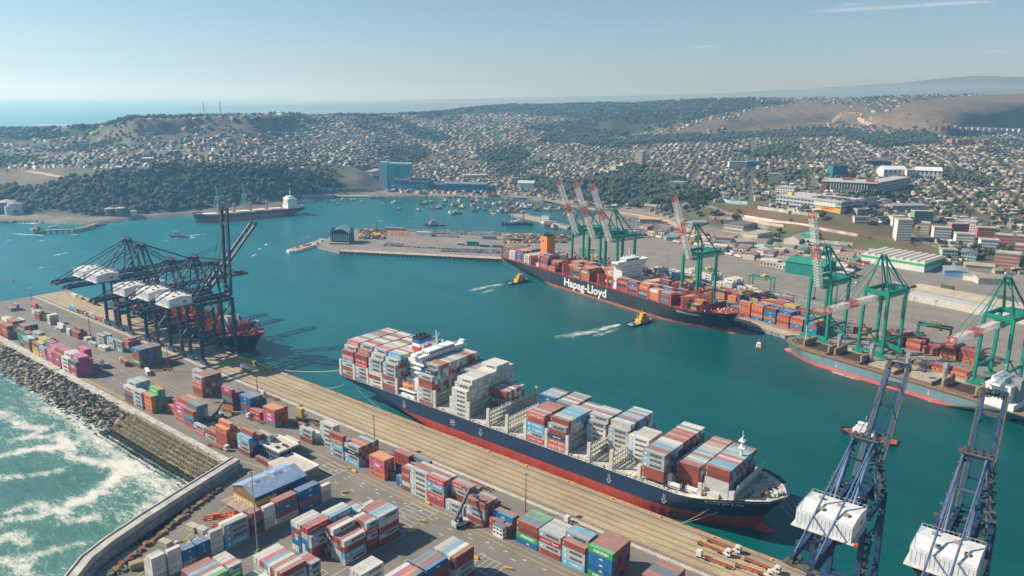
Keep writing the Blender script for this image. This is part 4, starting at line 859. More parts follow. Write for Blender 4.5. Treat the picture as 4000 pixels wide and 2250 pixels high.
def ship_blue():
    h = Hull(303.5, 48, 13.2, 18.6, 4.2, stern=(0, .04, .17), stem=.955)
    R_ = empty('container_ship', (-409, 316, 0), 0, 'long navy hulled container ship with red bottom moored along the beige quay', 'container ship')
    d = h.build(R_, [HBLUE, HRED]); d.build('deck', DECKW, R_)
    hull_text(h, R_, 'CCNI ANDES', 2.3, 279, 13.6, TXW, .02, 1.2)
    for x in (63.5, 129, 218, 250): 
        b = MB(); y = 24-h.side(x, 10)-.1; b.beam((x, y, 11), (x, y, 7.5), .15, .25); b.beam((x+1, y, 11), (x+1, y, 7.5), .15, .25); b.beam((x-.9, y, 8), (x+.5, y, 6), .2); b.beam((x+1.9, y, 8), (x+.5, y, 6), .2); b.build('tug_mark', TXW, R_)
    b = MB(); y = -.1; b.box(105, y, 6.5, 105.2, y+.05, 9.5); b.box(108, y, 6.5, 108.2, y+.05, 9.5); b.box(105, y, 9.4, 108.2, y+.05, 9.6); b.box(105, y, 6.4, 108.2, y+.05, 6.6); b.box(105.6, y, 8, 107.6, y+.05, 8.5); b.build('loading_mark', TXW, R_)
    # accommodation and bridge
    A = MB(); A.box(58.5, 7, 13, 75, 41, 24); A.box(60, 10, 24, 74, 38, 39); 
    for k in range(5): 
        A.box(59.2, 8.6, 24.6+k*3, 74.8, 39.4, 24.8+k*3); windows(A, 74.05, 11, 37, 26+k*3, 11)
        windows(A, 9.95, 61, 73, 26+k*3, 5, face='y')
    a = A.build('accommodation', [WPAINT, GLASS], R_)
    W = MB(); W.box(68.5, .3, 39.2, 75.6, 47.7, 40.3); W.box(68.5, 12, 40.3, 75, 36, 43.2)
    for y in (.3, 44.6): W.box(69.5, y, 40.3, 74.6, y+3.1, 41.6); W.box(70.2, y+.4, 42.5, 74.2, y+2.7, 42.8); 
    for y in (.6, 3.2, 45, 47.3): W.box(70.5, y-.1, 41.5, 70.7, y+.1, 42.6); W.box(73.9, y-.1, 41.5, 74.1, y+.1, 42.6)
    for y0, y1 in ((3.5, 12), (36, 44.5)):
        for x in (68.6, 75.4): W.box(x-.05, y0, 40.3, x+.05, y1, 41.4)
        W.beam((72, y0 if y0 > 20 else y1, 36.5), (72, y1 if y0 > 20 else y0, 39.2), .8, .5)
    windows(W, 75.02, 13, 35, 41.3, 12, 1.4, 1.0); windows(W, 11.98, 69.2, 74.6, 41.3, 3, 1.2, 1.0, face='y'); W.box(68.2, 11.6, 43.2, 75.3, 36.4, 43.45)
    W.build('bridge', [WPAINT, GLASS], R_)
    F = MB(); F.box(52, 17, 13, 60, 31, 35, 0); F.box(53, 18.5, 35, 60, 29.5, 41.3, 1); F.box(53, 18.5, 41.3, 60, 29.5, 43.4, 0); F.box(53, 18.5, 43.4, 60, 29.5, 45.8, 2); F.box(53.2, 18.7, 45.8, 59.8, 29.3, 47.6, 3)
    f = F.build('funnel', [WPAINT, REDP, mat('blue_band', (.01, .12, .42), rough=.5, var=.05), BLACK], R_)
    b = MB(); [b.tube((55+i % 2*2.5, 21+i*1.6, 47), (54.6+i % 2*2.5, 21+i*1.6, 49.5), .5, 7) for i in range(4)]; b.build('exhaust_pipe', BLACK, f)
    M_ = MB(); M_.tube((70, 24, 43.4), (70, 24, 54), .5, 6, r2=.25); M_.beam((70, 20.5, 50), (70, 27.5, 50), .25); M_.beam((70, 21.5, 47.5), (71.8, 26.5, 47.5), .4); M_.beam((71.5, 22, 52), (71.5, 26, 52), .3, .5); M_.tube((66, 19, 43.4), (66, 19, 47), .2, 5); M_.tube((66, 29, 43.4), (66, 29, 48), .2, 5)
    [M_.tube((67, y, 43.5), (67, y, 45), .9, 8, r2=.3) for y in (15, 33)]; M_.build('radar_mast', WPAINT, R_)
    for y in (2.2, 45.8):
        b = MB(); b.tube((64, y, 21), (68, y, 21), 1.5, 8); b.tube((60.5, y, 21), (64, y, 21), .5, 8, r2=1.5); b.tube((68, y, 21), (71, y, 21), 1.5, 8, r2=.6); b.box(63, y-.8, 22, 67, y+.8, 22.9); b.build('lifeboat', ORANGE, R_)
        b = MB(); b.box(59, min(y, 24)-1.8 if y < 24 else 44, 17.8, 73, min(y, 24)+2.6 if y < 24 else 47.6, 18.1); [b.beam((x, y, 18), (x, y, 24), .35) for x in (61.5, 70)]; b.box(60, y-1.2, 13, 72, y+1.2, 15.2); b.build('boat_deck', WPAINT, R_)
    for x in (-.7, 13.6, 27.5, 41.6, 55.8, 75.9, 90.2, 104.4, 118.6, 134.0, 148.2, 161.6, 176.4, 190.4, 204.5, 218.4, 234.9, 250.9, 266.9): lash(R_, x, 48 if x < 240 else 44, 13.1 if x < 230 else 14.5, 9.5 if x < 230 else 5, WFRAME, y0=1.0 if x < 240 else 3.4)
    for i, x in enumerate((91.8, 106.2, 120, 135.5, 149.8, 163.6, 178, 192, 206, 220.4, 236.8)):   # hatch covers
        b = MB(); [b.box(x, y, 13.3, x+12.4, y+15.2, 14.0) for y in (1.2, 16.6, 32)]; 
        for y in (1.2, 16.6, 32): [b.box(x+.8+q*2.3, y+.6, 14, x+2.5+q*2.3, y+14.6, 14.12) for q in range(5)]
        b.build('hatch_cover', DECKW, R_)
    rr = random.Random(2); b = MB()
    for i in range(105): x = 16+i*2.3; b.cbox(x, .9+rr.random()*.6, 13.1, rr.uniform(.4, 1.4), rr.uniform(.4, .9), rr.uniform(.4, 1.6)); b.cbox(x, 47-rr.random(), 13.1, rr.uniform(.4, 1.4), .6, rr.uniform(.4, 1.5))
    b.beam((12, .35, 14.2), (252, .35, 14.2), .08); [b.beam((12+i*4, .35, 13.1), (12+i*4, .35, 14.2), .08) for i in range(61)]; b.build('deck_fittings', WFRAME, R_)
    b = MB(); b.add([(282.6, 7.5, 15.6), (282.6, 40.5, 15.6), (284.5, 40.5, 24), (284.5, 7.5, 24), (282.2, 7.5, 15.6), (282.2, 40.5, 15.6), (284.1, 40.5, 24), (284.1, 7.5, 24)], [(0,1,2,3),(7,6,5,4),(3,2,6,7),(0,3,7,4),(1,5,6,2)]); b.build('wave_breaker_wall', mat('pale_grey_paint', (.55, .60, .61), var=.06), R_)
    b = MB(); b.tube((277.5, 26, 14.6), (277.5, 26, 40), .9, 8, r2=.6); b.box(276, 24.3, 34.5, 279.4, 27.8, 35.1); b.box(276, 24.3, 38.2, 279, 27.6, 38.6); b.tube((277.5, 26, 40), (277.5, 26, 43.5), .15, 5); b.beam((277.5, 23.6, 40.5), (277.5, 28.4, 40.5), .2); b.build('foremast', WPAINT, R_)
    b = MB()
    for i in range(46):
        x = rr.uniform(285, 300); y = 24+rr.uniform(-1, 1)*max(1, (302-x)*1.0); k = rr.random()
        if k < .5: b.tube((x, y-.9, 18.2), (x, y+.9, 18.2), rr.uniform(.4, .9), 8, rr.choice([0, 0, 1, 2]))
        else: b.cbox(x, y, 17.3, rr.uniform(.6, 2), rr.uniform(.5, 1.4), rr.uniform(.5, 1.3), rr.choice([0, 0, 1, 2]))
    b.build('mooring_gear', [WFRAME, GREYD, YELP], R_)
    # tank containers and small boxes low beside the forward bays
    for i, (x, y) in enumerate([(254.5, 1.6), (263, 3.2)]):
        b = MB(); b.tube((x-2.7, y+1.2, 15.6), (x+2.7, y+1.2, 15.6), 1.1, 10); [b.beam(p, q, .18) for p, q in [((x-3, y, 14.4), (x+3, y, 14.4)), ((x-3, y+2.4, 14.4), (x+3, y+2.4, 14.4)), ((x-3, y, 16.9), (x+3, y, 16.9))]]
        [b.beam((x+s*3, y+t, 14.3), (x+s*3, y+t, 16.9), .18) for s in (-1, 1) for t in (0, 2.4)]
        o = b.build('tank_container', WPAINT); o.location = (-409, 316, .6); tag(o, ['white tank container on the deck edge under the dark red bay, aft one', 'white tank container on the deck edge beside the pale small boxes'][i], 'container')
ship_blue()
for i, (x, y, z, c, lab) in enumerate([(-138.5, 320.3, 15.2, 'w', 'pale small container low on the bow deck, beside the white tank'), (-131.5, 321.5, 15.6, 'W', 'pale small container low on the bow deck, nearest the bow wall'), (-131.5, 321.5, 18.4, 'w', 'pale small container stacked on top of another beside the bow wall'), (-138.5, 323, 18.2, 'M', 'grey small container half under the red bow stack')]):
    me, dm = cont_mesh(6.06, 2.7); o = link('shipping_container', me); o.location = (x, y, z); o.color = (*CC[c], 1); tag(o, lab, 'container'); dd = link('doors', dm, o); dd.color = o.color

def ship_black():
    h = Hull(331, 43, 12, 15.6, -1.0, stern=(0, .03, .13), stem=.972)
    R_ = empty('container_ship', QO, _qa, 'black hulled container ship with huge white lettering and orange funnel across the basin', 'container ship')
    d = h.build(R_, [HBLACK, HREDR]); d.build('deck', DECKR, R_)
    hull_text(h, R_, 'Hapag-Lloyd', 12.2, 151, 5.2, TXW, .30, 1.10)
    hull_text(h, R_, 'GUAYAQUIL EXPRESS', 2.3, 291, 9.5, TXW, .02, 1.1)
    A = MB(); A.box(185.5, 4, 12, 199, 39, 18); A.box(187, 7, 18, 198.5, 36, 37)
    for k in range(6): windows(A, 198.55, 8, 35, 19.6+k*3, 12); windows(A, 6.95, 188, 198, 19.6+k*3, 5, face='y')
    A.build('accommodation', [WPAINT, GLASS], R_)
    W = MB(); W.box(190, .2, 38.8, 199.5, 42.8, 39.8); W.box(190, 7, 37, 199, 36, 38.8); W.box(190.5, 12, 39.8, 198.6, 31, 43); windows(W, 198.65, 12.5, 30.5, 41, 12, 1.2, 1); windows(W, 11.95, 191, 198, 41, 4, 1.2, 1, face='y'); W.box(190, 11.5, 43, 199.2, 31.5, 43.3)
    for s in (0, 1):
        y0, y1, y2 = (7, 1, .2) if s == 0 else (36, 42, 42.8)
        W.add([(191, y0, 31), (198.5, y0, 31), (198.5, y1, 38.8), (191, y1, 38.8), (191, y0, 38.8), (198.5, y0, 38.8)], [(0, 1, 2, 3), (0, 3, 4), (1, 5, 2), (0, 4, 5, 1)])
        W.box(190.2, y2-.1, 39.8, 199.3, y2+.1, 41)
    W.box(199.3, .2, 39.8, 199.5, 42.8, 41); W.build('bridge', [WPAINT, GLASS], R_)
    M_ = MB(); M_.tube((194, 21, 43), (194, 21, 53), .6, 6, r2=.3); [M_.beam((194, 21-w, z), (194, 21+w, z), .3) for w, z in ((4, 47), (3, 50), (2, 52))]; [M_.tube((193, y, 43.3), (193, y, 45.4), 1.0, 8, r2=.4) for y in (14, 18, 26, 29)]; M_.build('radar_mast', WPAINT, R_)
    F = MB(); F.prism([(58, 14), (69.5, 14), (69.5, 26), (58, 26)], 12, 46, 0); F.box(59, 15, 46, 68.6, 25, 47.2, 1); f = F.build('funnel', [ORANGE, BLACK], R_)
    b = MB(); [b.tube((61+i*2.2, 17+(i % 2)*4, 47), (61+i*2.2, 17+(i % 2)*4, 50), .6, 7) for i in range(4)]; b.build('exhaust_pipe', BLACK, f)
    v, fc = text_geo('H', 4.4, .2); b = MB(); b.add([(62+x, 13.9, 40.5+y) for x, y, z in v], fc); b.build('funnel_mark', TXB, R_)
    b = MB(); [b.beam((x, 2, z), (x, 41, z), .8) for x in (56.5, 71) for z in (22, 26)]; [b.beam((x, y, 12), (x, y, 26.5), .7) for x in (56.5, 71) for y in (2, 12, 30, 41)]; b.box(57, 5, 12, 71, 38, 16); b.build('engine_casing', WPAINT, R_)
    for x in [-.9+14.3*i for i in range(5)]+[72.2+14*i for i in range(9)]+[198.6+14.2*i for i in range(7)]: lash(R_, x, 43 if x < 290 else 34, 12, 10.5, RFRAME, 6, y0=.8)
    for i in range(14):
        x = (74+14*i) if i < 8 else (200+14.2*(i-8)); b = MB(); [b.box(x, y, 12, x+12.4, y+13, 12.5) for y in (1.2, 15, 28.6)]; b.build('hatch_cover', DECKR, R_)
    b = MB(); b.box(303.5, 5, 12, 304.3, 39, 19); b.add([(304.3, 5, 12), (311, 9, 12), (311, 9, 19.5), (304.3, 5, 19)], [(0, 1, 2, 3), (3, 2, 1, 0)]); b.build('wave_breaker_wall', mat('red_oxide_wall', (.20, .035, .03), var=.15), R_)
    b = MB(); b.tube((301, 21, 12), (301, 21, 34), .6, 6, r2=.3); b.beam((301, 18, 31), (301, 24, 31), .3); b.build('foremast', RFRAME, R_)
    rr = random.Random(4); b = MB()
    for i in range(60):
        x = rr.uniform(306, 326); y = 21.5+rr.uniform(-1, 1)*max(1, (330-x)*.7); b.cbox(x, y, 13.9, rr.uniform(.5, 2), rr.uniform(.5, 1.6), rr.uniform(.5, 1.8), rr.choice([0, 0, 1]))
    b.build('mooring_gear', [RFRAME, WFRAME], R_)
    b = MB(); [b.cbox(10+i*2.2, .8, 12, 1, .6, rr.uniform(.6, 1.9)) for i in range(130)]; b.beam((8, .3, 13.2), (300, .3, 13.2), .12); b.build('deck_fittings', RFRAME, R_)
    b = MB(); b.tube((181, 2.5, 18.5), (188, 2.5, 18.5), 1.5, 8); b.build('lifeboat', mat('pale_lifeboat', (.6, .55, .48)), R_)
ship_black()

def ship_grey():
    L = 186; h = Hull(L, 32, 5.2, 8.6, -1.1, stem=.975, full=.84, wl=.78)
    # bow points towards -a, so turn the hull half round
    o = qp(382+L, 4+32); R_ = empty('bulk_carrier', o, _qa+pi, 'grey green bulk carrier with open hatches and pale red bottom under the green cranes', 'bulk carrier')
    d = h.build(R_, [HGREY, HPINK]); d.build('deck', mat('dusty_brown_deck', (.22, .17, .11), var=.35, scale=.4, detail=5), R_)
    for i, x in enumerate((143, 116, 89, 62, 34)):   # hatches from the bow
        b = MB(); b.box(x, 7, 5, x+20, 25, 6.9)
        b.build('hatch_coaming', BRN, R_)
        if i in (0, 1, 4):
            b = MB(); b.box(x+1.2, 8, 6.92, x+18.8, 24, 6.98); b.build('hold_opening', mat('dark_hold', (.05, .03, .025)), R_)
            for s in ((x-1.4, 1), (x+20.2, 1)):
                b = MB(); b.box(s[0], 7.5, 6.95, s[0]+1.2, 24.5, 12.2); [b.box(s[0]-.15, 8+q*2.1, 7, s[0], 8.4+q*2.1, 12) for q in range(8)]; b.build('hatch_cover', mat('weathered_hatch', (.30, .23, .14), var=.3, scale=.5), R_)
        else:
            b = MB(); b.box(x+.2, 7.2, 6.93, x+19.8, 24.8, 7.9); b.box(x+9.8, 7.4, 7.9, x+10.2, 24.6, 8.0); b.build('hatch_cover', mat('pale_dusty_hatch', (.36, .33, .26), var=.2, scale=.4), R_)
    for x, da in ((139.5, .7), (112.5, .9), (85, -.4), (58.5, .8)):
        b = MB(); b.tube((x, 14.5, 5), (x, 14.5, 17), 1.5, 10); b.cbox(x, 14.5, 17, 3, 3.2, 4); c = b.build('deck_crane', STEELG, R_)
        b = MB(); e = Vector((x+16*cos(da+pi), 14.5-16*sin(da), 24)); [b.beam((x-.6, 14.5+s, 18), e+Vector((0, s*.5, 0)), .4) for s in (-1, 1)]; [b.beam(Vector((x, 14.5-1, 18)).lerp(e, q/8), Vector((x, 14.5+1, 18)).lerp(e, (q+1)/8), .2) for q in range(8)]; b.build('jib', STEELG, c)
        b = MB(); b.cbox(e.x, e.y, 12, 2.6, 2.6, 2.2); b.beam(e, (e.x, e.y, 14), .12); b.build('grab', GREYD, c)
    A = MB(); A.box(8, 3, 5, 28, 29, 9); A.box(12, 5, 9, 27, 27, 20); A.box(17, .5, 20, 26, 31.5, 21); A.box(17.5, 8, 21, 25.5, 24, 23.6); windows(A, 26.96, 9, 23, 22, 9, 1.1, .9)
    for k in range(4): windows(A, 27.02, 6, 26, 10.2+k*2.7, 10); 
    for k in range(4): windows(A, 4.98, 13, 26, 10.2+k*2.7, 6, face='y'); windows(A, 27.08, 13, 26, 10.2+k*2.7, 6, face='y')
    A.build('accommodation', [WPAINT, GLASS], R_)
    b = MB(); b.box(9, 12, 9, 15, 20, 24); b.build('funnel', STEELG, R_); b = MB(); b.tube((21, 16, 23.6), (21, 16, 31), .4, 6); b.beam((21, 13, 28), (21, 19, 28), .3); b.build('radar_mast', WPAINT, R_)
    b = MB(); b.tube((168, 16, 8), (168, 16, 22), .5, 6, r2=.3); b.beam((168, 14, 18), (168, 18, 18), .3); b.build('foremast', WPAINT, R_)
    rr = random.Random(8); b = MB(); [b.cbox(30+i*1.15, 31.3, 5, .5, .5, rr.uniform(.8, 1.3)) for i in range(118)]; b.beam((28, 31.5, 6.4), (165, 31.5, 6.4), .12)
    [b.cbox(rr.uniform(160, 178), 16+rr.uniform(-5, 5), 7.3, rr.uniform(.6, 2), rr.uniform(.6, 1.6), rr.uniform(.5, 1.6)) for _ in range(30)]; b.build('deck_fittings', mat('dark_fittings', (.10, .09, .07)), R_)
    b = MB()
    for x in (130, 60): b.box(x, 32.06, 1.2, x+.5, 32.12, 3.4); b.box(x-.6, 32.06, .8, x+1, 32.12, 1.1)
    b.build('loading_mark', TXW, R_)
ship_grey()

def ship_red():
    h = Hull(213, 33, 8.2, 12.6, -2.0, stern=(0, .03, .1), stem=.965)
    R_ = empty('container_ship', (-747, 316.5, 0), 0, 'container ship with red deck and black bow lying beneath the dark blue cranes', 'container ship')
    d = h.build(R_, [mat('black_hull_clean', (.012, .018, .03), rough=.45, var=.2), HRED]); d.build('deck', DECKR, R_)
    b = MB(); b.add([(190, 4, 11.2), (190, 29, 11.2), (191.4, 29, 17), (191.4, 4, 17), (189.6, 4, 11.2), (189.6, 29, 11.2), (191, 29, 17), (191, 4, 17)], [(0,1,2,3),(7,6,5,4),(3,2,6,7)]); b.build('wave_breaker_wall', RFRAME, R_)
    b = MB(); b.tube((186, 16, 9), (186, 16, 25), .8, 8, r2=.5); b.build('foremast', WPAINT, R_)
    for x in (40, 55, 70, 85, 100, 115, 130, 145, 160, 174): lash(R_, x, 33, 8.2, 5.5, RFRAME, 6, y0=.8)
    A = MB(); A.box(20, 3, 8, 34, 30, 26); A.box(22, .5, 26, 33, 32.5, 27); A.box(24, 7, 27, 33, 26, 30); A.build('accommodation', WPAINT, R_)
    b = MB(); b.box(8, 11, 8, 16, 21, 27); b.build('funnel', ORANGE, R_)
    rr = random.Random(9); b = MB(); [b.cbox(rr.uniform(192, 207), 16.5+rr.uniform(-5, 5), 11.3, rr.uniform(.6, 2), rr.uniform(.6, 1.6), rr.uniform(.5, 2), rr.choice([0, 0, 1])) for _ in range(34)]; b.build('mooring_gear', [RFRAME, YELP], R_)
    for x in (48, 92, 136):
        b = MB(); b.tube((x, 27, 8), (x, 27, 26), 1.2, 8); b.beam((x, 27, 26), (x+26, 24, 34), .9); b.build('deck_crane', mat('orange_red_crane', (.6, .10, .03)), R_)
ship_red()
for i, (x, y, z, n, c) in enumerate([(-586, 330, 8.4, 4, 'w'), (-586, 333, 8.4, 4, 'w'), (-572, 336, 8.4, 3, 'r'), (-560, 322, 8.6, 1, 'M'), (-556.5, 343, 9.5, 3, 'M')]):
    for k in range(n):
        L_ = 6.06 if i > 2 else 12.19; me, dm = cont_mesh(L_, 2.9); o = link('shipping_container', me); o.location = (x, y, z+2.9*k); o.color = (*CC[c], 1)
        tag(o, '%s container, %s above the red deck, %s' % (CN[c], ['lowest', 'second', 'third', 'topmost'][k], ['white pair amidships', 'far side of the white pair', 'rust stack beside the whites', 'alone near the bow wall', 'narrow grey tower at the bow'][i]), 'container')
        dd = link('doors', dm, o); dd.color = o.color

def ship_far():
    p = at(760, 857, 0); q = at(1166, 822, 0); a = atan2(p.y-q.y, p.x-q.x); h = Hull(186, 30, 9, 12, 3.6, stem=.98, full=.86, wl=.82)
    R_ = empty('bulk_carrier', (q.x, q.y-0, 0), a, 'dark green and red bulk carrier with cream hatches moored below the wooded cliff', 'bulk carrier')
    d = h.build(R_, [HGREEN, mat('worn_red_bottom', (.42, .10, .07), var=.2, scale=.1)], bulb=False); d.build('deck', mat('cream_hatch_deck', (.33, .22, .17), var=.2), R_)
    for x in (38, 66, 94, 122, 148): b = MB(); b.box(x, 6, 8, x+20, 24, 10.2); b.build('hatch_cover', mat('cream_hatch', (.66, .55, .46), var=.1), R_)
    for x in (62, 90, 118, 144): b = MB(); b.tube((x, 15, 8), (x, 15, 21), 1.6, 8); b.cbox(x, 15, 21, 3.5, 3.5, 3); c = b.build('deck_crane', mat('faded_orange', (.45, .20, .13)), R_); b = MB(); b.beam((x, 15, 20), (x+19, 17, 26), 1.1); b.build('jib', WFRAME, c)
    A = MB(); A.box(7, 3, 8, 30, 27, 13); A.box(12, 5, 13, 29, 25, 25); A.box(16, 1, 25, 27, 29, 26); A.box(17, 8, 26, 26, 22, 29)
    for k in range(4): windows(A, 29.02, 6, 24, 14+k*2.8, 8, 1.2, 1); windows(A, 4.98, 13, 28, 14+k*2.8, 6, 1.2, 1, face='y')
    A.build('accommodation', [WPAINT, GLASS], R_); b = MB(); b.tube((20, 15, 29), (20, 15, 41), .8, 6, r2=.4); b.beam((20, 11, 36), (20, 19, 36), .6); b.build('radar_mast', WPAINT, R_)
ship_far()

# ---------------------------------------------------------------- tugs, barges and fishing boats
def tug(loc, rz, L, hullm, housem, label, deckm=None, B=None):
    B = B or L*.34; R_ = empty('tugboat', loc, rz, label, 'tugboat'); n = 18; pts = []
    for i in range(n+1):
        t = i/n; w = B/2*(.82+.18*min(1, t*5)) if t < .6 else B/2*max(0, 1-((t-.6)/.4)**2.4)**.7; pts.append((t*L-L/2, w, WATER_Z+1.3+1.6*max(0, t-.35)**1.5*2))
    m = MB(); k = len(pts)
    for sg in (-1, 1): m.add([(x, sg*w, z) for x, w, z in pts]+[(x*.94, sg*w*.8, WATER_Z-1.4) for x, w, z in pts], [((i, k+i, k+i+1, i+1) if sg < 0 else (i+1, k+i+1, k+i, i)) for i in range(k-1)])
    m.add([(pts[0][0], -pts[0][1], pts[0][2]), (pts[0][0], pts[0][1], pts[0][2]), (pts[0][0]*.94, pts[0][1]*.8, WATER_Z-1.4), (pts[0][0]*.94, -pts[0][1]*.8, WATER_Z-1.4)], [(0, 1, 2, 3)]); m.build('hull', hullm, R_)
    m = MB(); m.add([(x, -w*.97, z-.5) for x, w, z in pts]+[(x, w*.97, z-.5) for x, w, z in pts], [(i, i+1, k+i+1, k+i) for i in range(k-1)]); m.build('deck', deckm or mat('tug_deck', (.30, .30, .27), var=.2), R_)
    m = MB()
    for sg in (-1, 1): [m.tube((pts[i][0], sg*(pts[i][1]+.15), pts[i][2]), (pts[i+1][0], sg*(pts[i+1][1]+.15), pts[i+1][2]), .38, 6) for i in range(k-1)]
    m.build('fender', TYRE, R_); z = WATER_Z+1.2
    m = MB(); m.box(-L*.10, -B*.30, z, L*.28, B*.30, z+2.9); m.box(-L*.02, -B*.24, z+2.9, L*.24, B*.24, z+4.9); windows(m, L*.28, -B*.25, B*.25, z+1.6, 4, .8, .6); m.build('deckhouse', [housem, GLASS], R_)
    m = MB(); m.box(L*.03, -B*.17, z+4.9, L*.19, B*.17, z+7.5); m.box(L*.02, -B*.18, z+7.5, L*.20, B*.18, z+7.8); windows(m, L*.19, -B*.15, B*.15, z+6.1, 3, .8, .9); windows(m, -B*.17, L*.04, L*.18, z+6.1, 3, .8, .9, face='y'); m.build('wheelhouse', [housem, GLASS], R_)
    m = MB(); m.tube((L*.08, 0, z+7.8), (L*.06, 0, z+13), .22, 6, r2=.1); m.beam((L*.07, -1.5, z+10.6), (L*.07, 1.5, z+10.6), .14); m.build('mast', housem, R_)
    for sg in (-1, 1): m = MB(); m.tube((-L*.03, sg*B*.22, z+2.9), (-L*.04, sg*B*.22, z+6.6), .45, 8); m.build('funnel', housem, R_)
    m = MB(); m.tube((L*.36, -1, z+1), (L*.36, 1, z+1), .7, 8); m.cbox(-L*.3, 0, z-.2, 2.4, 2.4, 1.5); m.build('winch', mat('teal_winch', (.05, .2, .2)), R_); return R_
def ang(p, q): return atan2(q.y-p.y, q.x-p.x)
BLUEH = mat('blue_black_hull', (.012, .03, .07), rough=.5, var=.2); REDH = mat('tug_red_hull', (.42, .04, .03), rough=.5, var=.15)
p = at(2022, 1103, WATER_Z); tug((p.x, p.y, 0), ang(at(1990, 1104), at(2060, 1090)), 30, BLUEH, YELP, 'yellow tugboat pushing at the stern of the black container ship')
p = at(2500, 1262, WATER_Z); tug((p.x, p.y, 0), ang(at(2465, 1268), at(2540, 1248)), 32, BLUEH, YELP, 'yellow tugboat with white wake pressed against the forward hull of the black ship')
p = at(3390, 1710, WATER_Z); tug((p.x, p.y, 0), ang(at(3500, 1730), at(3320, 1690)), 33, BLUEH, WPAINT, 'white tugboat with dark hull seen behind the raised crane boom', mat('tug_deck_red', (.35, .1, .06)))
p = at(1700, 880, WATER_Z); tug((p.x, p.y, 0), ang(at(1740, 878), at(1590, 884)), 36, REDH, mat('grey_house', (.42, .44, .44)), 'red tugboat under way in the middle of the fishing harbour')
p = at(697, 926, WATER_Z); tug((p.x, p.y, 0), ang(at(730, 926), at(660, 926)), 28, REDH, mat('grey_house', (.42, .44, .44)), 'red and black tugboat trailing foam beyond the dark blue cranes')
p = at(2963, 1354, WATER_Z)
def launch(p, rz, label):
    R_ = empty('launch', (p.x, p.y, 0), rz, label, 'boat'); m = MB(); m.prism([(-6, -2), (3, -2), (6.5, 0), (3, 2), (-6, 2)], WATER_Z-.6, WATER_Z+1.1, 0); m.build('hull', mat('pale_launch', (.55, .55, .50)), R_)
    m = MB(); m.box(-3, -1.5, WATER_Z+1.1, 2, 1.5, WATER_Z+3.4); m.build('cabin', WPAINT, R_); m = MB(); m.box(-6.2, -2.1, WATER_Z+.2, -4, 2.1, WATER_Z+1.3); m.build('stern_band', ORANGE, R_); m = MB(); m.tube((-.5, 0, WATER_Z+3.4), (-.5, 0, WATER_Z+6.5), .12, 5); m.build('mast', WPAINT, R_)
launch(p, ang(at(2963, 1370), at(2963, 1340)), 'small white pilot launch alone on open water between the two far ships')
BOATH = [('white', (.6, .6, .57)), ('blue', (.03, .14, .28)), ('red', (.42, .05, .04)), ('green', (.03, .22, .14)), ('black', (.03, .03, .04)), ('orange', (.6, .2, .05)), ('turquoise', (.06, .35, .34)), ('brown', (.17, .09, .05))]
BOATM = mat('boat_paint', src='obj', rough=.6, var=.1)
def boat_meshes():
    m = MB(); n = 8; pts = [(-5.2+10.4*i/n, 1.9*(.85 if i == 0 else 1) if i < 5 else 1.9*max(0, 1-((i-4.5)/3.5)**2), 1.0+.9*max(0, i/n-.5)) for i in range(n+1)]; k = n+1
    for sg in (-1, 1): m.add([(x, sg*w, z) for x, w, z in pts]+[(x*.9, sg*w*.6, -.8) for x, w, z in pts], [((i, k+i, k+i+1, i+1) if sg < 0 else (i+1, k+i+1, k+i, i)) for i in range(n)])
    x, w, z = pts[0]; m.add([(x, -w, z), (x, w, z), (x*.9, w*.6, -.8), (x*.9, -w*.6, -.8)], [(0, 1, 2, 3)]); m.add([(x, -w*.95, z-.35) for x, w, z in pts]+[(x, w*.95, z-.35) for x, w, z in pts], [(i, i+1, k+i+1, k+i) for i in range(n)])
    c = MB(); c.box(-3.6, -1.2, .6, -.6, 1.2, 2.9); c.box(-3.8, -1.35, 2.9, -.4, 1.35, 3.05); c.box(-.6, -.9, .6, .8, .9, 1.4)
    t = MB(); t.tube((-.4, 0, .6), (-.4, 0, 5.6), .12, 5); t.beam((-.4, 0, 4.2), (2.8, 0, 2.4), .1); t.beam((-.4, -1.2, 4.6), (-.4, 1.2, 4.6), .1)
    out = []
    for nm, b in (('hull', m), ('cabin', c), ('mast', t)):
        me = bpy.data.meshes.new(nm); me.from_pydata(b.v, [], b.f); me.materials.append(BOATM); out.append((nm, me))
    return out
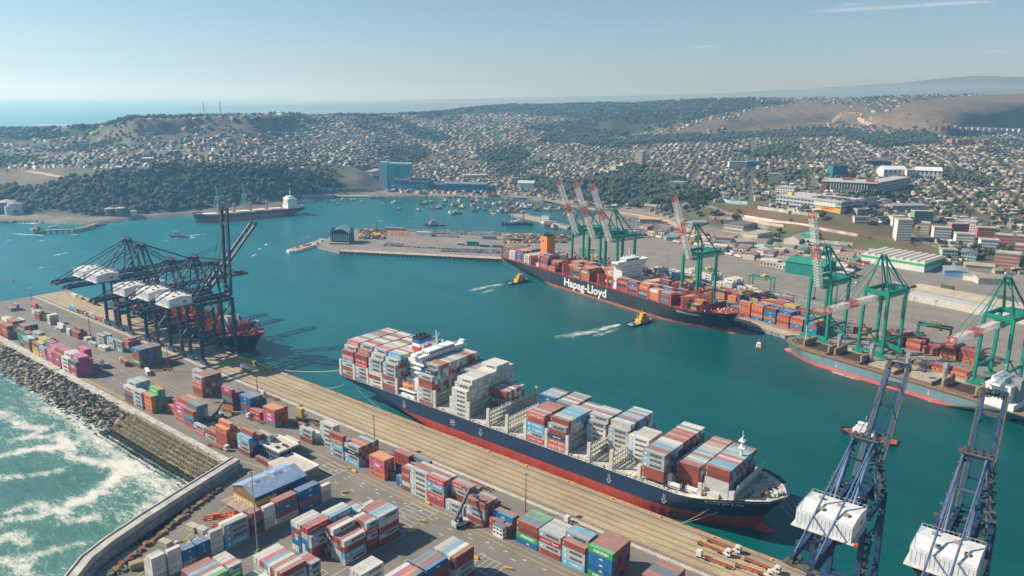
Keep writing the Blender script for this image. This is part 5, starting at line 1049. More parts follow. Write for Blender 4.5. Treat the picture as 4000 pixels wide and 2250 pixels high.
def build_boats():
    BM = boat_meshes(); r = random.Random(21)
    spots = [(1183,788),(1200,786),(1223,790),(1235,789),(1275,792),(1296,782),(1305,786),(1335,785),(1340,780),(1360,788),(1375,783),(1385,782),(1410,786),(1320,800),(1182,805),(1495,797),(1535,796),(1560,788),(1545,790),(1595,800),(1513,785),(1637,823),(1650,800),(1655,796),(1690,791),(1693,817),(1708,815),(1733,787),(1735,802),(1768,806),(1775,804),(1793,787),(1803,811),(1800,815),(1812,809),(1847,787),(1870,789),(1762,837),(1785,835),(1855,804),(1865,816),(1857,825),(1843,805),(1898,798),(1900,823),(1920,825),(1928,835),(1926,800),(1938,799),(1945,803),(1960,796),(1905,808),(1960,819),(1950,830),(1975,826),(1985,830),(1990,818),(1996,798),(2010,806),(2022,806),(2033,817),(2005,817),(2040,810),(2050,803),(2045,830),(2070,806),(2082,808),(2095,813),(2100,823),(2110,815),(2125,820),(2145,823),(2152,818),(2175,820),(2150,812),(2010,826),(2030,800),(1975,806),(2060,815),(2120,873),(2133,876),(2160,881),(2165,893),(2155,886),(2215,840),(2230,846),(2245,838),(1560,820)]
    lm = [('the little mole with a white hut', (2010, 840)), ('the red tug under way', (1590, 884)), ('the curved stone jetty by the blue front building', (1420, 775)), ('the barge with two red masts', (1960, 885)), ('the middle of the rock lined shore', (1900, 780)), ('the beach shacks', (1250, 765)), ('the boat crowd in mid harbour', (1900, 815)), ('the green cranes', (2230, 840))]
    near = {i: [] for i in range(len(lm))}
    for s in spots:
        k = min(range(len(lm)), key=lambda i: hypot(s[0]-lm[i][1][0], 2*(s[1]-lm[i][1][1]))); near[k].append(s)
    for k, l in near.items():
        l.sort(key=lambda s: hypot(s[0]-lm[k][1][0], 2*(s[1]-lm[k][1][1])))
        for j, s in enumerate(l):
            p = at(s[0], s[1], WATER_Z); cn, c = r.choice(BOATH); sc = r.uniform(.9, 1.6)*(1.25 if s[0] > 1600 else .75)
            R_ = empty('fishing_boat', (p.x, p.y, WATER_Z+.1), r.uniform(-.5, 1.1)+(pi if r.random() < .3 else 0), '%s hulled fishing boat, %s nearest to %s' % (cn, ['the', 'second', 'third', 'fourth', 'fifth', 'sixth', 'seventh', 'eighth', 'ninth', 'tenth', 'eleventh', 'twelfth', 'thirteenth', 'fourteenth', 'fifteenth', 'sixteenth', 'seventeenth', 'eighteenth', 'nineteenth', 'twentieth', 'twenty-first', 'twenty-second', 'twenty-third', 'twenty-fourth', 'twenty-fifth'][min(j, 24)], lm[k][0]), 'fishing boat', 'fishing boats at anchor in the inner harbour')
            R_.scale = (sc,)*3
            for nm, me in BM:
                o = link(nm, me, R_); o.color = (*c, 1) if nm == 'hull' else ((.6, .6, .58, 1) if r.random() < .7 else (.45, .16, .05, 1)) if nm == 'cabin' else (.3, .3, .28, 1)
build_boats()
def buoy(px, py, label):
    p = at(px, py, WATER_Z); m = MB(); m.tube((0, 0, -.5), (0, 0, .8), 1.5, 10); m.tube((0, 0, .8), (0, 0, 4.2), .9, 6, r2=.15); o = m.build('mooring_buoy', YELP); o.location = (p.x, p.y, WATER_Z); tag(o, label, 'buoy')
buoy(1182, 803, 'yellow mooring buoy just beyond the far bulk carrier stern'); buoy(1320, 799, 'yellow mooring buoy off the beach, further right'); buoy(50, 1096, 'small dark buoy left of the blue cranes'); buoy(540, 867, 'small yellow buoy near the far tank shore')
def barge_spud():
    a, b = at(1958, 880, WATER_Z), at(2083, 880, WATER_Z); R_ = empty('work_barge', (a.x, a.y, 0), ang(a, b), 'dark blue work barge with two tall red legs in the fishing harbour', 'barge'); L = (b-a).length
    m = MB(); m.prism([(0, 0), (L, 0), (L, 14), (0, 14)], WATER_Z-1, WATER_Z+2.6); m.build('hull', BLUEH, R_)
    for x in (.36, .70): m = MB(); m.tube((L*x, 5, -1), (L*x, 5, 17), .9, 8); m.build('leg', REDP, R_)
    m = MB(); m.box(L*.3, 4, WATER_Z+2.6, L*.62, 11, WATER_Z+6); m.box(L*.5, 5, WATER_Z+6, L*.6, 9, WATER_Z+9); m.build('deckhouse', WPAINT, R_)
    m = MB(); r = random.Random(1); [m.cbox(L*r.uniform(.05, .95), r.uniform(2, 12), WATER_Z+2.6, r.uniform(1, 4), r.uniform(1, 3), r.uniform(.6, 2.6)) for _ in range(26)]; m.build('deck_cargo', mat('dull_brown', (.16, .13, .10)), R_)
barge_spud()
def barge_white():
    a, b = at(1150, 990, WATER_Z), at(1290, 945, WATER_Z); R_ = empty('barge', (a.x, a.y, 0), ang(a, b), 'long white hulled barge with red deck gear at the tip of the car pier', 'barge'); L = (b-a).length*1.05
    m = MB(); m.prism([(0, 7), (4, 0), (L, 0), (L, 15), (4, 15), (0, 9)], WATER_Z-1, WATER_Z+3); m.build('hull', WPAINT, R_)
    m = MB(); m.prism([(1.5, 7), (5, .8), (L-1, .8), (L-1, 14.2), (5, 14.2)], WATER_Z+3, WATER_Z+3.08); m.build('deck', mat('sandy_deck', (.40, .34, .26)), R_)
    m = MB(); r = random.Random(6); [m.cbox(r.uniform(8, L*.6), r.uniform(3, 12), WATER_Z+3.1, r.uniform(1, 6), r.uniform(1, 3), r.uniform(.6, 1.6)) for _ in range(18)]; m.build('deck_gear', REDP, R_)
    for i in range(4): m = MB(); m.cbox(L*.66+i*6.6-2, 4+i % 2*6, WATER_Z+3.1, 6, 2.5, 2.7); m.build('deck_box', [WPAINT, GRNP, WPAINT, YELP][i], R_)
barge_white()
# ---------------------------------------------------------------- quay cranes
NAVY = mat('dark_navy_crane', (.008, .028, .065), rough=.55, var=.25, scale=.3); MBLUE = mat('dirty_blue_crane', (.016, .045, .11), rough=.6, var=.4, scale=.3, detail=6, rust=.10, streak=.3); FBLUE = mat('faded_blue_crane', (.085, .15, .27), rough=.55, var=.3, scale=.25, detail=6, rust=.07); GRATE = mat('dark_walkway', (.09, .09, .075), rough=.9, var=.3, scale=.6)
HOUSEW = mat('white_house', (.66, .67, .68), rough=.7, var=.10, scale=.3, rust=.02); CGRN = mat('green_crane', (.0, .22, .15), rough=.5, var=.12, scale=.2); LRED = mat('boom_red', (.50, .08, .06), rough=.6, var=.1); LWHT = mat('boom_white', (.66, .62, .60), rough=.6, var=.1)
DBLUE = mat('bogie_blue', (.03, .08, .18), rough=.6, var=.3, scale=.8)
def crane_base(R_, w, G, zg, m, bog, leg=1.7, diag=True):
    for x in (-w, w):
        for y in (0, G):
            b = MB(); b.beam((x, y, 3.2), (x*.94, y, zg), leg, leg*1.15); b.build('leg', m, R_)
            b = MB(); b.box(x-.9-3.6, y-.8, 1.6, x+.9+3.6, y+.8, 3.2); [b.box(x+d-1.5, y-.7, .5, x+d+1.5, y+.7, 1.7) for d in (-3.2, 0, 3.2)]; [b.tube((x+d, y-.4, .5), (x+d, y+.4, .5), .45, 8, 1) for d in (-4.2, -3, -2, -.6, .6, 2, 3, 4.2)]; b.build('bogie', [bog, GREYD], R_)
    for y in (0, G): b = MB(); b.beam((-w, y, 4.2), (w, y, 4.2), 1.6, 2.0); b.build('sill_beam', m, R_); b = MB(); b.beam((-w*.94, y, zg-1.2), (w*.94, y, zg-1.2), 1.5, 2.4); b.build('portal_beam', m, R_)
    for x in (-w, w):
        b = MB(); b.beam((x*.98, 0, 14.5), (x*.98, G, 14.5), 1.3, 1.8); b.beam((x*.94, 0, zg-1), (x*.94, G, zg-1), 1.4, 2.2)
        if diag: b.beam((x*.98, 0, 15), (x*.95, G, zg-2), .8)
        b.build('side_frame', m, R_)
def sts_blue(X, m, ang_, blen, label, za=75, zg=47, w=9, near=False, m2=None):
    m2 = m2 or m
    G = 28.5; R_ = empty('quay_crane', (X, 285.3, .12), 0, label, 'harbour crane'); crane_base(R_, w, G, zg, m, DBLUE, leg=1.9)
    gx = 3.6
    for x in (-gx, gx): b = MB(); b.box(x-.7, -43, zg, x+.7, G+2.5, zg+2.3); b.box(x*1.35-.5, -43, zg+.2, x*1.35+.5, G+2, zg+.3, 1); b.build('girder', [m, GRATE], R_)
    b = MB()
    for y in range(-42, 32, 8): b.box(-gx, y, zg+.6, gx, y+.6, zg+1.6)
    rr = random.Random(int(-X)); [b.cbox(rr.uniform(-5.5, 5.5), -43+rr.uniform(-1.5, 3), zg+rr.uniform(-1.5, 1.5), rr.uniform(.6, 3), rr.uniform(.6, 2), rr.uniform(.5, 1.6), 1) for _ in range(12)]
    b.box(-6, -45, zg-.2, 6, -41.5, zg, 1); b.build('trolley_platform', [m, GRATE], R_)
    ay = 22.0; b = MB()
    for s in (-1, 1):
        b.tube((s*w*.9, G, zg+1), (s*3.7, ay, za), .75, 8); b.tube((s*w*.85, G-9, zg+1), (s*3.7, ay-.8, za), .55, 8)
        b.tube((s*gx, 0, zg+2), (s*3.7, ay-1.2, za), .6, 8)
    b.beam((-5, ay, za), (5, ay, za), 1.3, 1.6); b.beam((-7.2, G-2.5, zg+12), (7.2, G-2.5, zg+12), .7); b.box(-5.5, ay-2, za+.8, 5.5, ay+2, za+1.0, 1); [b.tube((x, ay-.5, za+1.9), (x, ay+.5, za+1.9), .9, 8, 1) for x in (-3.6, -1.2, 1.2, 3.6)]
    for x in (-5.4, 5.4):
        for y in (ay-2, ay+2): b.beam((x, y, za+1), (x, y, za+2.2), .15, mi=1)
        b.beam((x, ay-2, za+2.1), (x, ay+2, za+2.1), .12, mi=1)
    b.build('apex_frame', [m2, GRATE], R_)
    b = MB()
    for s in (-1, 1): b.tube((s*3.6, -40, zg+2), (s*3.7, ay-1.5, za), .38, 6); b.tube((s*3.6, -14, zg+2), (s*3.7, ay-1.5, za), .3, 6)
    b.build('back_stay', m2, R_)
    H = MB(); x0, x1, y0, y1, z0, z1 = -9.8, 9.8, -22.5, -4.5, zg+2.6, zg+8.2; H.box(x0, y0, z0, x1, y1, z1, 0); H.prism([(x0, y0), (x1, y0), (x1, y1), (x0, y1)], z1, z1+.02, 0)
    H.add([(x0, y0, z1), (x1, y0, z1), (x1, (y0+y1)/2, z1+1.3), (x0, (y0+y1)/2, z1+1.3), (x0, y1, z1), (x1, y1, z1)], [(0, 1, 2, 3), (3, 2, 5, 4), (0, 3, 4), (1, 5, 2)], 0)
    for q in range(14): H.box(x0+.6+q*1.4, y0-.07, z0+.3, x0+.75+q*1.4, y0, z1-.3, 1)
    h = H.build('machinery_house', [HOUSEW, mat('house_ribs', (.42, .43, .44), var=.1)], R_)
    b = MB(); [b.cbox(px_, py_, z1+.6, 1.6, 1.6, 1.1) for px_, py_ in ((-5, -9.5), (2, -11), (-2.5, -17.5), (6, -16.5))]; b.build('roof_vent', mat('brown_vent', (.30, .25, .18)), h)
    v, f = text_geo('sti', 3.4, .12); b = MB(); b.add([(x1+.05, (y0+y1)/2+3+x, z0+2.7+y) for x, y, z in v], f); b.build('lettering', TXR, h)
    b = MB(); b.box(x0-1.2, y0-1.2, zg+2.35, x1+1.2, y1+1.2, zg+2.55); 
    for (ax, ay_), (bx, by) in (((x0, y0), (x1, y0)), ((x1, y0), (x1, y1)), ((x1, y1), (x0, y1)), ((x0, y1), (x0, y0))):
        n = 12; [b.beam((ax+(bx-ax)*q/n, ay_+(by-ay_)*q/n, z1), (ax+(bx-ax)*q/n, ay_+(by-ay_)*q/n, z1+1.2), .1) for q in range(n)]; b.beam((ax, ay_, z1+1.2), (bx, by, z1+1.2), .1)
    b.build('railing', WFRAME, h)
    # boom, hinged at the water side
    hy, hz_ = G+2.5, zg+1.1; c, s_ = cos(radians(ang_)), sin(radians(ang_)); P = lambda d, x, o=0: (x, hy+d*c-o*s_, hz_+d*s_+o*c)
    b = MB()
    for x in (-gx, gx): b.beam(P(0, x), P(blen, x), 1.3, 2.0); b.beam(P(1, x*1.32, .9), P(blen, x*1.32, .9), .7, .12, 1)
    for d in np.arange(2, blen, 11): b.beam(P(d, -gx), P(d, gx), .6, .9)
    b.beam(P(blen, -gx-1), P(blen, gx+1), 1.4, 1.8); b.beam(P(blen*.82, -gx-1.2), P(blen*.82, gx+1.2), 1.2, 1.6, 1)
    [b.cbox(*P(blen-rr.uniform(0, 3), rr.uniform(-4, 4), rr.uniform(.5, 1.6)), rr.uniform(.5, 2), rr.uniform(.5, 2), rr.uniform(.4, 1.2), 1) for _ in range(9)]
    b.build('boom', [m, GRATE], R_)
    b = MB()
    for s in (-1, 1):
        if ang_ < 20: b.tube((s*3.7, ay+.5, za), P(blen*.45, s*gx, 1), .28, 6); b.tube((s*3.7, ay+.5, za), P(blen*.92, s*gx, 1), .28, 6)
        else: b.tube((s*3.0, ay+.5, za), P(blen*.82, s*2.6, 1.5), .16, 5); b.tube((s*3.4, ay+.5, za), P(blen*.4, s*3.2, 1.5), .22, 5)
    b.build('fore_stay', m, R_)
    b = MB(); b.box(-w-2.6, -1, zg-6, -w-.9, 1, zg); 
    for q in range(12): z0_ = 4+q*(zg-6)/12; b.box(w+.6, -1.2, z0_, w+2.8, 1.4, z0_+.15); b.beam((w+.8, -1.0 if q % 2 else 1.2, z0_), (w+2.6, 1.2 if q % 2 else -1.0, z0_+(zg-6)/12), .5, .15)
    for q in range(6): z0_ = 50+q*4; yy = G-2-(z0_-47)/28*5; b.box(5.5-(z0_-47)*.1, yy-1.5, z0_, 9.8-(z0_-47)*.12, yy+1.2, z0_+.15); b.beam((6, yy-1, z0_), (9-(z0_-47)*.12, yy+1, z0_+4), .4, .12)
    b.build('stairway', GRATE, R_)
    if near:
        b = MB()
        for q in range(60): s = rr.choice([-1, 1]); t = rr.random(); z0_ = zg+2+t*(za-zg-4); b.cbox(s*(w*.9-(w*.9-3.7)*t)+rr.uniform(-.9, .9), (G if q % 2 else G*.1)+((ay-G) if q % 2 else (ay-G*.1))*t, z0_, rr.uniform(.5, 2.2), rr.uniform(.5, 2), rr.uniform(.15, .9))
        for q in range(70): b.cbox(rr.uniform(-7.5, 7.5), rr.uniform(-30, 30), zg+rr.uniform(-2.2, .2), rr.uniform(.5, 3), rr.uniform(.5, 2.5), rr.uniform(.2, 1.4))
        b.build('service_gear', GRATE, R_)
    b = MB(); b.cbox(0, G-10, zg-3.4, 3, 3.4, 2.6); b.build('operator_cab', WPAINT, R_)
    b = MB(); ty = G-16; [b.beam((x, ty, zg), (x*.8, ty, 30), .1) for x in (-3, 3)]; b.box(-6.1, ty-1.2, 29, 6.1, ty+1.2, 29.8); [b.tube((x, ty, zg+.4), (x, ty+.1, zg+1.6), .5, 6) for x in (-3, 3)]; b.build('spreader', mat('orange_red_spreader', (.45, .07, .03)), R_)
    return R_
sts_blue(-688, NAVY, 0, 52, 'outermost dark navy crane with white house, boom lowered over the sea side', za=75.5)
sts_blue(-663, NAVY, 0, 50, 'second dark navy crane from the pier end, lettered white house, boom lowered', za=74)
sts_blue(-615, NAVY, 0, 58, 'dark navy crane in the middle of the row, boom lowered over the red ship', za=67, zg=44)
sts_blue(-575.5, NAVY, 46, 66, 'dark navy crane with its boom raised half way, tilted to the right')
sts_blue(-545, NAVY, 88, 68, 'dark navy crane with its boom standing straight up')
sts_blue(-69, MBLUE, 48, 55, 'near faded blue crane with big white house beside the navy ship bow', za=70, m2=FBLUE, near=True)
sts_blue(-31, MBLUE, 67, 47, 'rusty faded blue crane in the bottom right corner with flat white house', za=75, m2=mat('rust_streaked_blue', (.07, .12, .22), rough=.6, var=.35, scale=.3, detail=6, rust=.2), near=True)

def lattice(b, A, B_, w, n, r=.28, seg=5):
    A, B_ = Vector(A), Vector(B_); d = (B_-A).normalized(); x = Vector((1, 0, 0)); y = d.cross(x).normalized()
    cs = [x*(sx*w/2)+y*(sy*w*.45) for sx, sy in ((-1, -1), (1, -1), (1, 1), (-1, 1))]
    for q in range(n):
        p, p2 = A.lerp(B_, q/n), A.lerp(B_, (q+1)/n); mi = 1 if q < n*.9 and (q//seg) % 3 != 2 else 0
        for k in range(4):
            c, e = cs[k], cs[(k+1) % 4]; b.beam(p+c, p2+c, r*1.5, mi=mi); b.beam(p+c, p2+e, r, mi=mi); b.beam(p+c, p+e, r, mi=mi)
def sts_green(a, ang_, label, bl=68, w=10, zg=53.5, za=81):
    G = 27; M = QM @ Matrix.Translation((a, 80, 0)) @ Matrix.Rotation(pi, 4, 'Z'); R_ = empty('quay_crane', (0, 0, 0), 0, label, 'harbour crane'); R_.matrix_world = M
    crane_base(R_, w, G, zg, CGRN, CGRN, leg=2.0, diag=False)
    b = MB(); [b.beam((x*.97, 0, 5), (x*.95, G, 26), .7) for x in (-w, w)]; b.build('brace', CGRN, R_)
    b = MB(); b.beam((-w, 0, zg), (w, 0, zg), 2, 2.2); b.beam((-w, G, zg), (w, G, zg), 2, 2.2); [b.beam((x, -.2, zg), (x, G+.2, zg), 1.6, 1.8) for x in (-w*.94, w*.94)]; b.build('top_frame', CGRN, R_)
    zb = zg-5; b = MB(); lattice(b, (0, -20, zb), (0, G+2, zb), 5, 14, .3, 99); b.build('girder', [CGRN, CGRN], R_)
    b = MB(); rr = random.Random(a); [b.cbox(rr.uniform(-4, 4), -20+rr.uniform(-6, 8), zb+rr.uniform(-1, 3), rr.uniform(.8, 3), rr.uniform(.8, 4), rr.uniform(.8, 2.4)) for _ in range(12)]; [b.beam((x, -24, zb+z), (x, -4, zb+z), .2) for x in (-5, 5) for z in (0, 1.3)]; b.build('rear_walkway', GREYD, R_)
    b = MB(); b.cbox(0, -4, zb+3, 9, 8, 4.2); b.build('machinery_house', mat('grey_house', (.42, .44, .44)), R_)
    ay = G-3.5; b = MB()
    for s in (-1, 1): b.tube((s*w*.9, G, zg+1), (s*2.2, ay, za), .65, 7); b.tube((s*w*.75, 0, zg+1), (s*2.0, ay-1, za), .7, 7); b.tube((s*4, G*.45, zg+1), (s*2, ay-.6, za), .4, 6)
    b.beam((-3, ay, za), (3, ay, za), 1.2, 1.4); b.cbox(0, ay, za+.6, 5, 4, .2); [b.tube((x, ay-.6, za+1.5), (x, ay+.6, za+1.5), .8, 8) for x in (-1.6, 1.6)]; b.build('apex_frame', CGRN, R_)
    c, s_ = cos(radians(ang_)), sin(radians(ang_)); P = lambda d, x=0, o=0: Vector((x, G+3+d*c-o*s_, zb+d*s_+o*c))
    b = MB(); lattice(b, P(0), P(bl), 4.6, 26, .26); b.build('boom', [LRED, LWHT], R_)
    b = MB()
    for s in (-1, 1):
        if ang_ < 20: b.tube((s*2, ay, za), P(bl*.5, s*2, 2), .22, 5); b.tube((s*2, ay, za), P(bl*.9, s*2, 2), .22, 5); b.tube((s*2, ay, za), (s*3, -18, zb+2), .3, 5)
        else: b.tube((s*2, ay, za), P(bl*.55, s*2, 1.5), .3, 5); b.tube((s*2, ay+1, za-3), P(bl*.82, s*2, 2), .2, 5)
    b.build('stay', CGRN, R_)
    b = MB(); b.cbox(0, G-8, zb-4.2, 3, 3, 2.6); b.build('operator_cab', YELP, R_)
    return R_
for a, g, l in ((78, 66, 'leftmost green crane with raised red and white boom, behind the orange funnel'), (106.5, 66, 'second green crane from the left, red and white boom raised'), (133.7, 66, 'third green crane of the left trio, next to the white ship bridge'), (247, 67, 'green crane standing alone behind the black ship bow, boom raised'),
                (388.5, 72, 'green crane with raised boom above the grey ship bow'), (437, 0, 'green crane with boom lowered over the grey ship'), (526, 0, 'rightmost green crane with boom lowered, cut by the frame')): sts_green(a, g, l)
def rtg(a, b_, label, rot=0, w=12, h=19, L=9):
    M = QM @ Matrix.Translation((a, b_, 0)) @ Matrix.Rotation(rot, 4, 'Z'); R_ = empty('yard_gantry', (0, 0, 0), 0, label, 'gantry crane', 'green yard gantries on the opposite terminal'); R_.matrix_world = M
    for x in (-w, w):
        for y in (-L/2, L/2): b = MB(); b.beam((x, y, 1), (x, y, h), .9, .9); b.build('leg', CGRN, R_)
        b = MB(); b.beam((x, -L/2-1.5, 1.4), (x, L/2+1.5, 1.4), 1, 1); [b.tube((x-.4, y, .7), (x+.4, y, .7), .7, 8, 1) for y in (-L/2-1, -L/2+1, L/2-1, L/2+1)]; b.build('wheel_beam', [CGRN, TYRE], R_)
    b = MB(); [b.beam((-w-1, y, h), (w+1, y, h), 1, 1.4) for y in (-L/2+.5, L/2-.5)]; b.build('top_beam', CGRN, R_); b = MB(); b.cbox(2, 0, h+.5, 4, L-1, 1.8); b.cbox(4.5, 0, h-3.2, 2, 2, 2.4); b.build('trolley', YELP, R_)
rtg(457, 115, 'green yard gantry on rubber tyres before the long grey warehouse', .3); rtg(318, 175, 'green yard gantry beside the green warehouse'); rtg(262, 150, 'green yard gantry between white racks and yellow boxes', .2); rtg(52, 95, 'green yard gantry at the far left of the opposite terminal'); rtg(205, 130, 'green yard gantry over the white reefer field'); rtg(560, 130, 'green yard gantry behind the rightmost green crane', .2)

# ---------------------------------------------------------------- lamp masts, near buildings, vehicles
def mast(px, py, pyt, label, col=None, dense=False, h=None):
    p = at(px, py); n = 0
    if h is None:
        h = 1.0
        while pix((p.x, p.y, h))[1] > pyt and h < 60: h += .25
    R_ = empty('lamp_mast', (p.x, p.y, 0), 0, label, 'lamp mast', 'tall lamp masts over the terminals'); m = MB(); m.tube((0, 0, 0), (0, 0, h), .38, 8, r2=.18); m.cbox(0, 0, 0, 1.6, 1.6, .8); m.build('pole', col or mat('mast_steel', (.30, .28, .26), rough=.6), R_)
    m = MB(); m.tube((0, 0, h-.2), (0, 0, h+.1), 1.3, 10); [m.cbox(1.3*cos(k*pi/4), 1.3*sin(k*pi/4), h-.1, .5, .5, .4, 1) for k in range(8)]; m.build('lamp_ring', [GREYD, WFRAME], R_)
RUSTM = mat('rusty_mast', (.36, .13, .06), rough=.8)
k_ = K1
mast(k_*1995, 1520+k_*1250, 1520+k_*655, 'pale lamp mast rising in front of the blue roofed shed', dense=True); mast(1200+k_*1690, 1520+k_*960, 1520+k_*665, 'rust coloured lamp mast at the kerb beside the green striped block', RUSTM)
mast(1200+k_*524, 1520+k_*465, 1520+k_*212, 'dark lamp mast behind the orange end faced block', RUSTM); mast(k_*2000, 1100+k_*945, 1100+k_*690, 'rusty lamp mast beside the bright red container pair', RUSTM); mast(k_*1308, 1100+k_*690, 1100+k_*480, 'rusty lamp mast by the seven wide block under the cranes', RUSTM)
mast(k_*702, 1100+k_*425, 1100+k_*240, 'slim lamp mast by the group topped with one orange box', RUSTM); mast(k_*255, 750+k_*900, 750+k_*745, 'slim lamp mast near the far end of the pier'); mast(1200+k_*782, 1520+k_*1560, 1520+k_*1340, 'dark multi headed lamp mast at the bottom edge', GREYD)
for px, py, pyt, l in ((1971, 958, 857, 'behind the shed end of the car rows'), (1601, 900, 845, 'at the back edge of the car pier'), (1528, 955, 910, 'at the near parked cars of the pier'), (1924, 965, 905, 'by the small huts of the pier'), (3512, 1252, 1160, 'beside the lowered boom crane'), (3048, 1215, 1108, 'between orange and yellow boxes'), (2606, 1075, 968, 'over the white reefer field'), (3560, 1260, 1165, 'before the grey warehouse wall'), (3140, 1165, 1085, 'by the mustard rows'), (3895, 1330, 1220, 'at the right end of the opposite yard'), (2865, 1060, 965, 'near the white racks'), (3640, 1290, 1175, 'near the yard gantry')): mast(px, py, pyt, 'grey lamp mast '+l)

def win_face(b, p0, p1, z0, z1, rows, cols, mi=1, w=.6, h=.5, out=.05):
    "window panes set out on the wall between two corners"
    a, c = Vector((*p0, 0)), Vector((*p1, 0)); d = (c-a); L = d.length; d.normalize(); n = Vector((d.y, -d.x, 0))
    for i in range(rows):
        for j in range(cols):
            s = L*(j+.5)/cols; ww = L/cols*w/2; hh = (z1-z0)/rows; za_ = z0+hh*i+hh*(1-h)/2; q = [a+d*(s-ww)+n*out, a+d*(s+ww)+n*out]
            b.add([(q[0].x, q[0].y, za_), (q[1].x, q[1].y, za_), (q[1].x, q[1].y, za_+hh*h), (q[0].x, q[0].y, za_+hh*h)], [(0, 1, 2, 3)], mi)
ROOFL = mat('pale_flat_roof', (.50, .47, .41), rough=.9, var=.12, scale=.2)
def near_buildings():
    R_ = empty('office_building', (-358, 231, 0), 0, 'dark walled flat roofed office building with white parapet beside the container yard', 'building')
    m = MB(); m.box(-11, -6, 0, 9, 7, 7.2, 0); m.build('wall', mat('slate_wall', (.10, .13, .16), var=.1), R_)
    m = MB(); m.box(-11.3, -6.3, 7.2, 9.3, 7.3, 7.5, 0); [m.box(*q, 1) for q in ((-11.3, -6.3, 7.5, 9.3, -5.9, 8.2), (-11.3, 6.9, 7.5, 9.3, 7.3, 8.2), (-11.3, -5.9, 7.5, -10.9, 6.9, 8.2), (8.9, -5.9, 7.5, 9.3, 6.9, 8.2))]; [m.cbox(3+i*1.8, 1, 7.5, 1.1, 1.4, .9, 2) for i in range(3)]; m.cbox(3, -3, 7.5, 2.2, 1.8, .8, 2); m.build('roof', [ROOFL, WPAINT, GREYD], R_)
    m = MB(); win_face(m, (-11, -6), (9, -6), 1, 7, 2, 8, 0); win_face(m, (9, -6), (9, 7), 1, 7, 2, 5, 0); m.build('window', GLASS, R_)
    m = MB(); m.box(-9, 7.3, 0, 3, 12, 6, 0); m.box(-9.3, 7.3, 6, 3.3, 12.3, 6.4, 1); m.build('annex', [mat('slate_wall', (.10, .13, .16)), ROOFL], R_)
    R_ = empty('low_building', (-336, 222, 0), 0, 'low building with broad cream flat roof and white parapet between office and blue shed', 'building')
    m = MB(); m.prism([(-12, -5), (13, -8), (13, 10), (-12, 10)], 0, 4.6); m.build('wall', mat('tan_wall', (.32, .28, .22)), R_); m = MB(); m.prism([(-12.3, -5.3), (13.3, -8.3), (13.3, 10.3), (-12.3, 10.3)], 4.6, 4.9, 0); m.beam((-12.3, 10.2, 5.3), (13.3, 10.2, 5.3), .4, .9, 1); m.beam((13.2, -8.3, 5.3), (13.2, 10.2, 5.3), .4, .9, 1); m.build('roof', [ROOFL, WPAINT], R_)
    # blue shed with pitched patched roof
    R_ = empty('blue_shed', (-325, 203, 0), 0, 'blue workshop shed with pitched faded roof and yellow lower wall', 'shed'); x0, x1, y0, y1 = -10, 9.5, -15, 15
    m = MB(); m.box(x0, y0, 0, x1, y1, 7.6, 0); m.add([(x0, y0, 7.6), (x1, y0, 7.6), ((x0+x1)/2, y0, 11), (x0, y1, 7.6), (x1, y1, 7.6), ((x0+x1)/2, y1, 11)], [(0, 1, 2), (3, 5, 4)], 1)
    m.box(x0-.1, y0-.12, 0, x1+.1, y0, 3.8, 2); m.box(x0-.1, y0-.13, 3.8, x1+.1, y0, 7.6, 1); m.box(x1, y0-.1, 2.6, x1+.12, y0+12, 5, 2); m.box(x1, y0-.1, 0, x1+.12, y0+12, 2.6, 1); m.box(x1+.01, y0+18, 0, x1+.2, y0+24, 5.6, 3)
    m.build('wall', [mat('deep_blue_sheet', (.01, .07, .24), var=.15), BRN, mat('yellow_wall', (.62, .42, .04), var=.15), BLACK], R_)
    m = MB(); win_face(m, (x0, y0-.13), (x1, y0-.13), .8, 3.4, 1, 7, 0); m.build('window', WPAINT, R_)
    m = MB(); m.gable(x0, y0, x1, y1, 7.7, 3.5, 0, ov=.6); r = random.Random(3)
    for sx in (-1, 1):
        for i in range(11):
            ya = y0+1+i*2.65; xa, xb = (sx*1.0, sx*9.2); zf = lambda x: 11.2-(abs(x)-0)*.36+.06; c = r.choice([1, 1, 2, 2, 3]); cx = (x0+x1)/2
            m.add([(cx+xa, ya, zf(xa)), (cx+xb, ya, zf(xb)), (cx+xb, ya+1.9, zf(xb)), (cx+xa, ya+1.9, zf(xa))], [(0, 1, 2, 3) if sx > 0 else (3, 2, 1, 0)], c)
    m.build('roof', [mat('faded_blue_roof', (.22, .33, .48), var=.15), mat('rust_dust_sheet', (.34, .28, .22), var=.3, scale=.6), mat('pale_sheet', (.45, .46, .45), var=.15), mat('blue_patch', (.06, .16, .36))], R_)
    m = MB(); m.box(-9, y0-8, 2.6, 9, y0-1.5, 2.8); [m.beam((x, y0-7.5, 0), (x, y0-7.5, 2.6), .25) for x in (-8, 0, 8)]; m.build('canopy', mat('canopy_roof', (.34, .26, .20), var=.3), R_)
    R_ = empty('control_hut', (-208.5, 250.5, 0), 0, 'small white office hut with dark roof box between containers at the yard row', 'hut'); m = MB(); m.box(-3, -3, 0, 3, 3, 5.2); m.build('wall', WPAINT, R_); m = MB(); m.box(-3.2, -3.2, 5.2, 3.2, 3.2, 5.5); m.box(-3, .5, 5.5, .5, 3, 6.3); m.build('roof', mat('blue_grey_roof', (.14, .19, .24)), R_)
    m = MB(); win_face(m, (-3, -3), (3, -3), 1, 5, 2, 3, 0); win_face(m, (3, -3), (3, 3), 1, 5, 2, 3, 0); m.build('window', GLASS, R_)
    # spreader frames, scrap and site boxes beside the shed
    r = random.Random(12)
